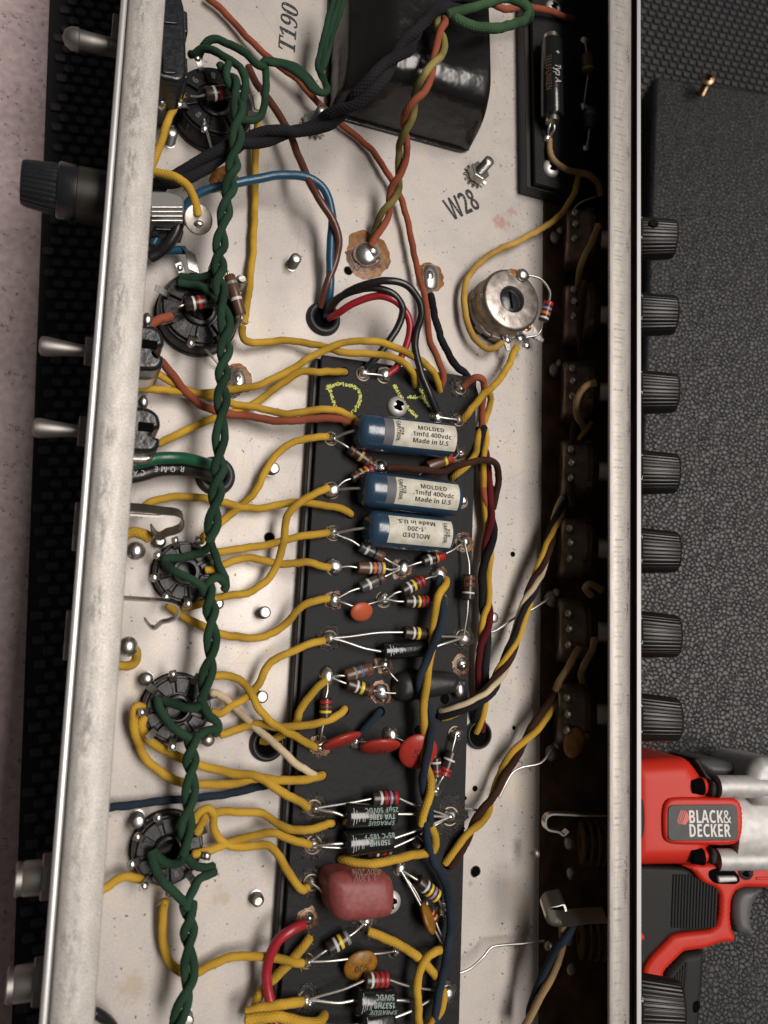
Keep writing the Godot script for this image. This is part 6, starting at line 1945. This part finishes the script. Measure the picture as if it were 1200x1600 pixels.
	var G := func(label: String, a: Array, ends := 0) -> void:
		wire("green_wire", label, "green", 1.25, a, ends, "green heater wire ends at the sockets")
	G.call("green wire end bent over the top of the topmost octal socket, lower one", [298, 85, 11, 304, 84, 13, 320, 76, 16, 340, 83, 19, 362, 96, 21, 376, 110, 22, 383, 130, 22, 380, 160, 22, 376, 190, 21], 1)
	G.call("green wire arching from the topmost octal socket over to the right", [310, 92, 11, 318, 70, 16, 332, 61, 18, 352, 66, 19, 378, 80, 20, 400, 100, 19, 414, 105, 18])
	G.call("green wire dropping in a loop right of the topmost octal socket", [414, 98, 18, 415, 115, 17, 415, 145, 15, 412, 172, 13, 404, 185, 12, 390, 188, 12, 378, 186, 13])
	for k in 3:
		wire("green_wire", ["folded green cloth wire going up beside the transformer, outer strand", "folded green cloth wire going up beside the transformer, middle strand", "folded green cloth wire going up beside the transformer, inner strand"][k], "green", 1.0, [405 + k * 3, 102 - k * 4, 18, 420, 94 + k * 2, 19, 438 + k, 96 + k * 3, 19, 458, 101 + k * 5, 19, 474, 113 + k * 5, 18, 487, 126 + k * 6, 17, 500 + k * 2, 142 + k * 2, 15, 508 + k * 2, 143 - k * 2, 13, 507 - k * 3, 125 - k * 5, 13, 497 + k * 5, 104, 14, 502 + k * 6, 75, 15, 509 + k * 7, 45, 17, 518 + k * 8, 12, 19, 524 + k * 8, -12, 20], 0, "folded green wires beside the transformer")
	G.call("green wire looped left across the second octal socket, upper one", [343, 418, 18, 335, 426, 17, 318, 432, 14, 298, 434, 12, 282, 432, 11], 2)
	G.call("green wire looped left across the second octal socket, lower one", [340, 470, 19, 330, 458, 17, 318, 449, 15, 300, 444, 12, 280, 442, 11], 2)
	G.call("long green wire bent left across the middle socket from the bundle above", [330, 840, 18, 326, 855, 16, 312, 864, 13, 285, 870, 11, 256, 873, 10], 2)
	G.call("green wire on the middle socket's right side, upper short leg", [330, 850, 17, 336, 868, 14, 342, 885, 12, 352, 904, 11, 354, 915, 10, 350, 922, 10], 2)
	G.call("green wire from the middle socket's left lug down to the next bundle", [257, 880, 10, 268, 890, 12, 290, 902, 14, 310, 912, 15, 322, 922, 15])
	G.call("green wire from the middle socket's right lug down to the next bundle", [352, 912, 11, 342, 904, 13, 330, 907, 15, 321, 917, 15])
	G.call("green wire curling from the fourth socket's left lug up to the bundle", [317, 1088, 15, 308, 1104, 14, 292, 1106, 13, 270, 1100, 11, 254, 1093, 10])
	G.call("green wire end folded at the fourth socket's right lug", [315, 1095, 15, 322, 1112, 13, 334, 1124, 11, 341, 1137, 10, 335, 1148, 10], 0)
	G.call("green wire from the fourth socket's left lug down to the lower bundle", [246, 1092, 10, 250, 1110, 11, 265, 1132, 13, 285, 1147, 14, 299, 1156, 14])
	G.call("green wire from the fourth socket's folded end back to the lower bundle", [341, 1140, 10, 328, 1141, 12, 312, 1147, 14, 301, 1157, 14])
	G.call("green wire curling from the lowest socket's left lug up to its bundle", [288, 1330, 14, 285, 1345, 13, 270, 1350, 12, 252, 1344, 11, 240, 1330, 10])
	G.call("green wire folded at the lowest socket's right lug, upper leg", [293, 1340, 14, 304, 1352, 12, 320, 1356, 10, 334, 1354, 9], 2)
	G.call("green wire folded at the lowest socket's right lug, lower leg", [336, 1362, 10, 326, 1366, 11, 312, 1371, 12, 302, 1388, 13, 294, 1408, 14, 290, 1418, 14], 1)
	G.call("green wire from the lowest socket's left lug down to the last bundle", [236, 1332, 10, 240, 1350, 11, 255, 1376, 12, 275, 1398, 13, 290, 1412, 14, 294, 1420, 14])
	bundle([225, 303, 9, 250, 290, 10, 275, 280, 11, 310, 262, 12, 345, 240, 14, 375, 226, 15, 405, 216, 16, 440, 208, 17, 475, 203, 18, 505, 192, 21, 535, 172, 27, 560, 152, 33, 585, 127, 37, 610, 100, 38, 635, 72, 38, 655, 45, 38, 672, 22, 38, 695, 8, 37, 725, 2, 36, 770, -5, 35], 1.55, 42.0, [["black_cloth_wire", "thick black cloth wire crossing over the transformer, first of the twisted pair", "black_cloth", 1.75], ["black_cloth_wire", "thick black cloth wire crossing over the transformer, second of the twisted pair", "black_cloth", 1.75]], "thick black twisted pair over the transformer")
	bundle([688, 18, 36, 690, 55, 37, 685, 85, 37, 668, 120, 37, 655, 145, 36, 643, 170, 34, 634, 195, 29, 630, 220, 24, 629, 245, 19, 622, 280, 14, 612, 310, 11, 602, 335, 8, 591, 358, 5.5, 584, 374, 4.2, 580, 386, 3.6], 1.35, 26.0, [["red_brown_wire", "red brown cloth wire twisted with a mottled one, ending at the large solder spot", "brick", 1.25], ["mottled_wire", "mottled yellow green cloth wire twisted with a red brown one over the transformer", "mottled", 1.25, 3]], "red and mottled twisted pair", 2.2)
	wire("green_loop", "thick pale green wire loop over the transformer's upper right corner", "green_light", 1.7, [700, 15, 37, 712, 28, 37, 735, 40, 36, 765, 44, 35, 795, 40, 33, 818, 32, 30, 824, 18, 30, 815, 5, 32, 795, -3, 33], 0, "thick green wire loops")
	wire("green_loop", "thick pale green wire passing behind the loop at the top edge", "green_light", 1.6, [700, 22, 38, 730, 14, 37, 760, 5, 36, 790, -4, 34, 815, -8, 32], 0, "thick green wire loops")
	wire("green_loop", "short thick green wire tail on the upper right board's edge", "green_light", 1.6, [816, 2, 30, 826, 14, 27, 827, 28, 23, 820, 34, 20], 0, "thick green wire loops")
	bundle([692, 903, 9, 688, 935, 14, 684, 970, 16, 677, 1005, 16, 668, 1035, 16, 661, 1065, 16, 662, 1095, 16, 668, 1125, 16, 667, 1160, 16, 664, 1190, 15.5, 667, 1225, 15, 667, 1260, 15, 665, 1290, 15], 1.25, 33.0, [["blue_wire", "slate blue cloth wire, twisted down the board with a yellow one", "navy", 1.35, 1], ["yellow_wire", "yellow cloth wire, twisted down the board with a slate blue one", "yellow", 1.35, 1]], "blue and yellow pair down the board", 0.0)
	wire("yellow_wire", "yellow cloth wire turning left from the pair to lie over the maroon capacitor", "yellow", 1.35, [671, 1287, 15, 678, 1305, 15, 679, 1320, 14.5, 670, 1332, 14, 645, 1337, 13.5, 610, 1344, 13, 580, 1349, 12, 555, 1347, 11, 540, 1343, 9.5, 533, 1343, 7.6], 0, "yellow cloth covered wires")
	wire("navy_wire", "slate blue cloth wire running on alone along the board's lower right", "navy", 1.3, [666, 1286, 15.5, 668, 1312, 15.5, 675, 1340, 14, 688, 1365, 13, 698, 1392, 12, 703, 1425, 12, 702, 1460, 12, 697, 1495, 12, 691, 1530, 12.5, 683, 1570, 13, 676, 1612, 13], 0, "dark cloth wires")
	bundle([754, 668, 5, 755, 705, 5, 758, 745, 5, 763, 790, 5, 766, 825, 5, 763, 860, 6, 758, 895, 6, 760, 935, 6, 759, 975, 6, 755, 1010, 6, 753, 1045, 6, 754, 1080, 5, 750, 1115, 3, 747, 1142, 0.5], 1.35, 46.0, [["maroon_wire", "maroon cloth wire in the bundle along the board's right edge", "maroon_cloth", 1.25], ["yellow_wire", "yellow cloth wire in the bundle along the board's right edge", "yellow", 1.15], ["black_cloth_wire", "black cloth wire in the bundle along the board's right edge", "black_cloth", 1.4]], "maroon, yellow and black bundle", 0.6)
	bundle([918, 660, 5, 905, 705, 6, 892, 745, 7, 878, 785, 8, 864, 830, 9, 851, 870, 10, 838, 905, 10, 826, 935, 9, 815, 965, 9, 806, 995, 9, 793, 1028, 10, 778, 1058, 11, 762, 1082, 12, 740, 1098, 12, 715, 1109, 11, 697, 1116, 9, 690, 1117, 7.5], 1.25, 44.0, [["cream_wire", "cream cloth wire of the bundle running from the right wall to the board", "cream", 1.0], ["dark_brown_wire", "dark brown cloth wire of the bundle running from the right wall to the board", "dark_brown", 1.1], ["yellow_wire", "yellow cloth wire of the bundle running from the right wall to the board", "yellow", 1.0], ["black_cloth_wire", "black cloth wire of the bundle running from the right wall to the board", "black_cloth", 1.1]], "cream, yellow and dark bundle", 1.0)
	bundle([915, 1010, 10, 893, 1050, 10, 872, 1085, 10, 850, 1118, 10, 826, 1150, 8, 803, 1180, 7, 785, 1210, 7, 772, 1240, 7, 760, 1265, 8, 742, 1290, 9, 725, 1315, 10, 710, 1338, 9, 700, 1352, 7.6], 1.15, 40.0, [["dark_brown_wire", "dark brown cloth wire of the lower pair from the right wall to the board", "dark_brown", 1.3], ["yellow_wire", "yellow cloth wire of the lower pair from the right wall to the board", "yellow", 1.2]], "yellow and brown lower pair", 2.0)
	bundle([890, 1440, 22, 876, 1475, 19, 862, 1510, 16, 845, 1545, 13, 830, 1580, 11, 822, 1612, 10], 1.3, 40.0, [["tan_wire", "tan cloth wire of the pair at the bottom of the dark right side", "tan", 1.2], ["navy_wire", "navy cloth wire of the pair at the bottom of the dark right side", "navy", 1.3]], "tan and navy bottom pair", 0.4)
	# wires among the potentiometers
	var pw := [["tan wire bowing past the topmost potentiometer", "tan", [935, 352, 27, 925, 375, 26, 914, 400, 23, 905, 425, 18, 902, 455, 12]], ["tan wire with a bare tip between the second and third potentiometers", "tan", [930, 598, 28, 912, 606, 26, 901, 625, 22, 902, 650, 18, 912, 668, 14]], ["brown wire looped between the fifth and sixth potentiometers", "tan", [940, 922, 26, 922, 912, 26, 914, 918, 25, 924, 930, 24]], ["tan wire bowing below the sixth potentiometer", "tan", [929, 998, 28, 924, 1018, 26, 914, 1035, 24, 908, 1052, 18, 912, 1075, 12]], ["dark tan wire passing from the sixth potentiometer to the lower pair", "tan", [905, 1012, 19, 895, 1028, 18, 880, 1055, 15, 868, 1078, 12]], ["grey wire bowing past the second and third potentiometers", "dark_brown", [915, 440, 24, 908, 480, 20, 905, 520, 16, 910, 560, 12]], ["dim tan wire hanging along the fourth potentiometer", "dark_brown", [898, 660, 14, 893, 700, 14, 890, 740, 15, 895, 790, 16]]]
	for w in pw: wire("tan_wire" if w[1] == "tan" else "dark_brown_wire", w[0], w[1], 1.2, w[2], 1, "wires among the potentiometers")
	var oq := at(897, 1160, 14)
	disc("orange brown disc capacitor hanging beside the lowest potentiometer", 897, 1160, 10, 3.4, 5.4, 1.6, Vector3(-0.4, 0.85, 0.2), Vector3(1, 0, 0.1), "disc_yellow", "", [], "ink")
	# bare leads crossing the floor
	for b in [["bare tinned lead crossing from the board's lower edge to the right wall", [716, 1521, 6, 735, 1513, 6, 755, 1495, 5, 768, 1480, 5, 790, 1476, 5, 820, 1474, 5, 850, 1470, 6]], ["bare tinned lead from the pale ground lug down to the lower twisted pair", [862, 1172, 6, 845, 1192, 6, 815, 1199, 5, 800, 1208, 5, 790, 1225, 5, 780, 1245, 6]], ["short bare lead between the cream bundle and the ground lug", [858, 935, 5, 835, 950, 5, 805, 965, 4, 775, 985, 4, 755, 990, 4]], ["thin bare lead from the board's black flux patch to the lower pair", [716, 1262, 6, 735, 1264, 5, 752, 1268, 5]], ["fine bare lead from the second octal socket to the floor solder spot", [308, 522, 10, 314, 535, 8, 325, 550, 5, 340, 567, 3, 352, 577, 2]], ["fine bare lead from the topmost octal socket down under the black cable", [319, 186, 12, 322, 200, 10, 328, 222, 7, 335, 245, 4, 340, 262, 2]], ["bare tinned link joining the two top left joints", [570, 584, 9, 585, 585, 9.3, 600, 587, 9]], ["bare tinned link between the lone top joint and its right neighbour", [682, 651, 9, 700, 654, 9.4, 717, 656, 9]], ["silver wire behind the shortest blue capacitor", [605, 803, 10, 625, 804, 11, 650, 806, 11, 665, 810, 10]], ["thin dark lead hanging near the tan wire in the shaded corner", [930, 308, 12, 905, 318, 10, 892, 335, 7, 885, 355, 4]]]:
		var t := thing("bare_lead", b[0], "wire", at(b[1][0], b[1][1], 0), "bare tinned leads")
		lead(t, b[1], 0.45)
	# lettering on the black mains wire and a tinned lug
	var rm := ["R", "O", "M", "E", "C", "A"]
	var rx := [285, 270, 256, 244, 223, 211]
	var mains := get_node_or_null("black_cable")
	for i in 6:
		var px: float = rx[i]
		var yy := 733.0 + (285 - px) * 0.0 + (6.0 if px < 230 else 0.0)
		letters(mains, "lettering", rm[i], 0.0016, at(px, yy, 10.9 + (1.4 if px < 230 else 0.4)), Vector3(-1, 0, -0.08), Vector3(0, 0, 1), MT.print_white, false)
	var lq := at(298, 405, 8)
	var lt := thing("solder_tag", "flat tinned solder tag standing above the second octal socket", "solder lug", Vector3(lq.x, 0, lq.z))
	var lmb := MB.new()
	ribbon(lmb, smooth(pts([291, 391, 8, 297, 397, 9, 300, 410, 10, 303, 424, 10])), Vector3(0.0016, 0, 0.0004), 0.00025)
	part("tag", lmb, MT.steel, lt)
	var tsq := at(412, 165, 6)
	var ts := thing("mica_tab", "small white speckled tab beside the topmost octal socket's right edge", "tab", Vector3(tsq.x, 0, tsq.z))
	var tsm := MB.new()
	prism(tsm, poly([395, 150, 406, 143, 408, 158, 406, 172, 398, 170], 6), 0.0052, 0.0062, 0.0002, 1)
	part("tab", tsm, MT.paper, ts)
	grommet("black rubber grommet with five plastic wires above the board", 506, 497, 6.2, 3.4)
	grommet("black rubber grommet the mains wires enter behind the green bundle", 337, 743, 6.4, 3.2)
	grommet("black rubber grommet left of the board beside the cream wire", 418, 1162, 5.6, 3.4)
	grommet("black rubber grommet right of the board where the maroon bundle ends", 748, 1148, 5.0, 3.6)

# ---------------------------------------------------------------- the cordless drill lying on the lid
func lp(a: Array, up: float) -> PackedVector2Array:
	var r := PackedVector2Array()
	for i in a.size() / 2:
		var q := on_lid(a[i * 2], a[i * 2 + 1], up)
		r.append(Vector2(q.x, q.z))
	return r

func slab(t: Node, called: String, m: Material, a: Array, up: float, lo: float, bev: float, rnd := 1.0, seg := 4) -> MeshInstance3D:
	var mb := MB.new()
	if bev >= 1.5: puff(mb, round_poly(lp(a, up), rnd * 0.001), lo * 0.001, up * 0.001, bev * 0.001, lid, 0.0, 0.0016)
	else: prism(mb, round_poly(lp(a, up), rnd * 0.001), lo * 0.001, up * 0.001, bev * 0.001, seg, lid)
	return part(called, mb, m, t)

func rod(t: Node, called: String, m: Material, x0: float, y0: float, x1: float, y1: float, up: float, prof: Array, sides := 40) -> MeshInstance3D:
	var a := lid * on_lid(x0, y0, up)
	var b := lid * on_lid(x1, y1, up)
	var mb := MB.new()
	lathe(mb, prof, a, b - a, sides)
	return part(called, mb, m, t)

func build_drill() -> void:
	var o := lid * on_lid(1080, 1300, 0.0)
	var t := thing("cordless_drill", "red and black cordless drill lying on its side on the leathercloth lid", "drill", o)
	# round silver gear case and clutch, axis along the tool
	var a := on_lid(1112, 1285, 20)
	var ax := Vector3(1, 0, -0.02).normalized()
	var mb := MB.new()
	lathe(mb, [Vector2(0.0, 0.0), Vector2(0.0, 0.0215), Vector2(0.0215, 0.0220), Vector2(0.0225, 0.0232), Vector2(0.0262, 0.0234), Vector2(0.0268, 0.0226), Vector2(0.0300, 0.0226), Vector2(0.0304, 0.0240), Vector2(0.0345, 0.0242), Vector2(0.0350, 0.0235), Vector2(0.075, 0.0225), Vector2(0.075, 0.0)], lid * a, lid.basis * ax, 56)
	part("gear_case", mb, MT.drill_silver, t)
	var cl := MB.new()
	lathe(cl, [Vector2(0.0352, 0.0238), Vector2(0.036, 0.0256), Vector2(0.046, 0.0262), Vector2(0.047, 0.025)], lid * a, lid.basis * ax, 56)
	part("clutch_ring", cl, MT.drill_grey, t)
	rod(t, "bolt_sleeve", MT.drill_silver, 1120, 1229, 1182, 1229, 41, [Vector2(0, 0), Vector2(0, 0.0042), Vector2(0.0235, 0.0042), Vector2(0.0236, 0.0)])
	rod(t, "bolt_sleeve", MT.drill_silver, 1120, 1343, 1188, 1343, 37, [Vector2(0, 0), Vector2(0, 0.0040), Vector2(0.0235, 0.0040), Vector2(0.0236, 0.0)])
	slab(t, "gear_case_lug", MT.drill_silver, [1178, 1196, 1192, 1184, 1230, 1186, 1230, 1262, 1186, 1262, 1176, 1240, 1170, 1216], 44, 10, 5, 2)
	slab(t, "gear_case_lug", MT.drill_silver, [1185, 1345, 1194, 1334, 1230, 1332, 1230, 1352, 1180, 1352], 40, 10, 3, 2)
	slab(t, "side_cover", MT.drill_grey, [1092, 1186, 1120, 1187, 1162, 1194, 1172, 1204, 1172, 1219, 1112, 1220, 1100, 1206], 33, 4, 6, 3)
	# red housing
	slab(t, "housing", MT.drill_red, [984, 1190, 1020, 1187, 1072, 1184, 1086, 1190, 1096, 1204, 1104, 1215, 1113, 1221, 1113, 1244, 1119, 1246, 1143, 1246, 1157, 1250, 1164, 1260, 1166, 1285, 1163, 1311, 1155, 1321, 1139, 1325, 1113, 1325, 1113, 1353, 1100, 1356, 984, 1358], 42, 0, 7, 3, 6)
	slab(t, "label_bezel", MT.drill_red, [1036, 1262, 1044, 1248, 1062, 1246, 1146, 1247, 1156, 1251, 1162, 1262, 1163, 1285, 1161, 1308, 1154, 1318, 1142, 1322, 1060, 1321, 1044, 1318, 1036, 1308], 43.6, 36, 1.6, 4, 4)
	slab(t, "boss", MT.drill_red, [1088, 1216, 1112, 1216, 1112, 1245, 1088, 1245], 43, 30, 3, 3)
	slab(t, "boss", MT.drill_red, [1088, 1327, 1113, 1327, 1113, 1352, 1088, 1352], 42.6, 30, 3, 3)
	for y in [1229, 1338]:
		rod(t, "screw_recess", MT.hole, 1079, y, 1091, y, 41.0, [Vector2(0, 0), Vector2(0.0001, 0.0026), Vector2(0.0045, 0.0032), Vector2(0.0046, 0)], 24)
	slab(t, "rubber_collar", MT.drill_rubber, [1112, 1219, 1119, 1222, 1122, 1230, 1121, 1243, 1113, 1247, 1111, 1240], 43.4, 25, 1.2, 1)
	slab(t, "rubber_collar", MT.drill_rubber, [1112, 1325, 1119, 1327, 1123, 1336, 1122, 1350, 1113, 1353, 1111, 1345], 42.8, 25, 1.2, 1)
	slab(t, "housing_lip", MT.drill_rubber, [1085, 1185, 1091, 1186, 1101, 1200, 1106, 1211, 1116, 1218, 1113, 1222, 1103, 1216, 1096, 1205, 1089, 1193], 40, 20, 1.0, 0.6)
	slab(t, "side_vent", MT.drill_rubber, [985, 1240, 1000, 1242, 1007, 1252, 1009, 1280, 1007, 1306, 1000, 1318, 985, 1320], 43, 30, 1.0, 3)
	slab(t, "vent_inlay", MT.drill_red, [985, 1252, 994, 1252, 999, 1262, 1000, 1281, 998, 1300, 993, 1310, 985, 1310], 43.7, 30, 0.8, 3)
	var lb := slab(t, "label_plate", MT.drill_label, [1044, 1258, 1152, 1257, 1154, 1313, 1044, 1314], 44.0, 42, 0.2, 2.2)
	var w := func(px: float, py: float) -> Vector3: return lid * on_lid(px, py, 44.03)
	var ex: Vector3 = w.call(1145, 1279) - w.call(1078, 1279)
	var up: Vector3 = lid.basis.y.cross(ex)
	for l in [["BLACK", 1102.5, 1276.5], ["DECKER", 1108.5, 1298]]:
		letters(lb, "lettering", l[0], 0.0045, w.call(l[1], l[2]), ex, up, MT.logo_white, true, 0.0, 0.70 if l[0] == "BLACK" else 0.70)
	letters(lb, "lettering", "&", 0.0045, w.call(1136, 1276.5), ex, up, MT.logo_white, false, 0.0, 0.75)
	var hx := PackedVector2Array()
	var c0: Vector3 = lid.affine_inverse() * (w.call(1066, 1277) as Vector3)
	for k in 6: hx.append(Vector2(c0.x, c0.z) + Vector2(cos(TAU * k / 6), sin(TAU * k / 6)) * 0.0029)
	var parts := []
	parts.append(Geometry2D.intersect_polygons(hx, PackedVector2Array([Vector2(c0.x - 0.0005, c0.z + 0.004), Vector2(c0.x + 0.0020, c0.z - 0.004), Vector2(c0.x + 0.01, c0.z - 0.004), Vector2(c0.x + 0.01, c0.z + 0.004)])))
	for k in 3:
		var x0 := c0.x - 0.0012 - k * 0.00075
		parts.append(Geometry2D.intersect_polygons(hx, PackedVector2Array([Vector2(x0, c0.z + 0.004), Vector2(x0 + 0.0025, c0.z - 0.004), Vector2(x0 + 0.00295, c0.z - 0.004), Vector2(x0 + 0.00045, c0.z + 0.004)])))
	var lm := MB.new()
	for g in parts:
		for pg in g: prism(lm, pg, 0.04395, 0.04406, 0.0, 1, lid)
	part("emblem", lm, MT.logo, lb)
	# red frame of the handle
	slab(t, "handle_frame", MT.drill_red, [1080, 1350, 1240, 1350, 1240, 1390, 1165, 1388, 1152, 1394, 1145, 1408, 1144, 1438, 1147, 1458, 1152, 1464, 1150, 1474, 1130, 1475, 1105, 1484, 1070, 1489, 1040, 1520, 1034, 1550, 1003, 1546, 1006, 1514, 1016, 1498, 1050, 1463, 1068, 1459, 1108, 1455, 1120, 1447, 1124, 1430, 1125, 1398, 1118, 1388, 1102, 1384, 1092, 1374, 1083, 1362, 1072, 1356, 1060, 1352], 38, 6, 2.2, 1.2)
	slab(t, "grip_panel", MT.drill_rubber, [984, 1356, 1006, 1354, 1071, 1357, 1082, 1364, 1091, 1375, 1101, 1386, 1117, 1390, 1124, 1399, 1123, 1430, 1119, 1446, 1108, 1454, 1067, 1458, 1049, 1462, 1015, 1497, 1005, 1513, 1002, 1560, 984, 1560], 38.5, 0, 1.6, 1.5)
	var rg := MB.new()
	for k in 15:
		var x := 1053.0 + k * 4.7
		var ya := 1367.0 if k < 6 else 1367.0 + (k - 5) * 2.4
		var yb := 1450.0 - absf(k - 6.0) * 0.3
		var p0 := lid * on_lid(x, ya, 38.4)
		var p1 := lid * on_lid(x - 3.0, yb, 38.4)
		tube(rg, PackedVector3Array([p0, p0.lerp(p1, 0.5), p1]), 0.00062, 8)
	part("grip_ribs", rg, MT.drill_rubber, t)
	slab(t, "lower_grip", MT.drill_rubber, [1070, 1491, 1100, 1487, 1104, 1490, 1101, 1540, 1096, 1600, 1090, 1680, 1020, 1680, 1033, 1600, 1035, 1549, 1042, 1521], 37, 0, 3.0, 1.5)
	var r2 := MB.new()
	for k in 6:
		var x := 1046.0 + k * 4.2
		var p0 := lid * on_lid(x + 5, 1530.0 - k * 5.0, 36.8)
		var p1 := lid * on_lid(x - 8 + k * 0.5, 1640.0, 36.8)
		tube(r2, PackedVector3Array([p0, p0.lerp(p1, 0.5), p1]), 0.0006, 8)
	part("grip_ribs", r2, MT.drill_rubber, t)
	slab(t, "screw_recess", MT.hole, [1083, 1566, 1090, 1563, 1095, 1567, 1093, 1578, 1087, 1584, 1082, 1580], 37.15, 36.5, 0.1, 1.2, 1)
	slab(t, "red_button", MT.drill_red, [985, 1458, 1004, 1458, 1009, 1464, 1008, 1471, 985, 1472], 40, 30, 1.2, 1)
	slab(t, "selector_slot", MT.hole, [1106, 1362, 1116, 1357, 1146, 1358, 1156, 1370, 1156, 1378, 1150, 1382, 1118, 1381, 1109, 1374], 38.2, 36, 0.1, 1.5, 1)
	slab(t, "selector_button", MT.drill_silver, [1122, 1370, 1152, 1370, 1154, 1378, 1123, 1380], 40, 36, 0.8, 0.8)
	slab(t, "mould_mark", MT.drill_red, [1182, 1371, 1230, 1370, 1230, 1374, 1182, 1375], 38.5, 36, 0.3, 0.5, 1)
	var sq := lid * on_lid(1165, 1362, 38.0)
	var sm := MB.new()
	lathe(sm, [Vector2(0.0, 0.0030), Vector2(0.0004, 0.0029), Vector2(0.0006, 0.0022), Vector2(0.0006, 0.0)], sq, lid.basis.y, 22)
	var sc := part("screw", sm, MT.drill_rubber, t)
	cross_slot(sc, sq + lid.basis.y * 0.0006, lid.basis.y, 0.0042, 0.5)
	slab(t, "trigger", MT.drill_grey, [1149, 1402, 1158, 1391, 1170, 1388, 1205, 1390, 1190, 1401, 1181, 1414, 1178, 1432, 1179, 1450, 1185, 1462, 1180, 1466, 1153, 1461, 1147, 1440, 1146, 1418], 28, 8, 3.5, 1.5, 5)

func _ready() -> void:
	var cam := Camera3D.new()
	cam.name = "camera"
	cam.transform = Transform3D(Basis(RT, UP, -FW).orthonormalized(), CAM)
	cam.fov = rad_to_deg(2.0 * atan(800.0 / F))
	cam.near = 0.01; cam.far = 20.0
	cam.current = true
	var lens := CameraAttributesPhysical.new()      # the small depth of field of a hand-held phone
	lens.frustum_focal_length = 12.0 / tan(atan(800.0 / F))
	lens.frustum_focus_distance = 0.262
	lens.exposure_aperture = 9.0
	lens.frustum_near = 0.01
	lens.frustum_far = 20.0
	cam.attributes = lens
	add_child(cam)
	var we := WorldEnvironment.new()
	we.name = "surroundings"
	var e := Environment.new()
	e.background_mode = Environment.BG_COLOR
	e.background_color = Color(0.058, 0.055, 0.053).linear_to_srgb()
	e.tonemap_mode = Environment.TONE_MAPPER_LINEAR
	e.tonemap_exposure = 1.05
	e.sdfgi_enabled = true; e.ssao_enabled = true; e.ssil_enabled = true
	we.environment = e
	add_child(we)
	# the ceiling lamp over the bench, a long tube fitting running along the chassis, out of the frame
	ceiling_lamp("ceiling_lamp", Vector3(0.32, 1.45, -0.10), Vector2(0.36, 1.2), 2.15)
	ceiling_lamp("ceiling_fill", Vector3(0.75, 1.75, -0.1), Vector2(2.0, 2.6), 0.7)  # added fill light in place of bounce from the ceiling, not a fitting
	rng.seed = 20
	lump.frequency = 0.02; lump.seed = 2; lump.fractal_octaves = 3
	make_materials()
	build_bench()
	build_chassis()
	build_lid()
	build_board()
	build_components()
	build_upper()
	build_sockets()
	build_left()
	build_right()
	build_wires()
	build_drill()
#MORE

func ceiling_lamp(called: String, p: Vector3, size: Vector2, energy: float) -> void:
	var l := AreaLight3D.new()
	l.name = called
	l.area_size = size
	l.light_energy = energy
	l.light_color = Color(1.0, 0.965, 0.935)
	l.shadow_enabled = true
	add_child(l)
	l.look_at_from_position(p, Vector3(0, 0, -0.02), Vector3(0, 0, -1))
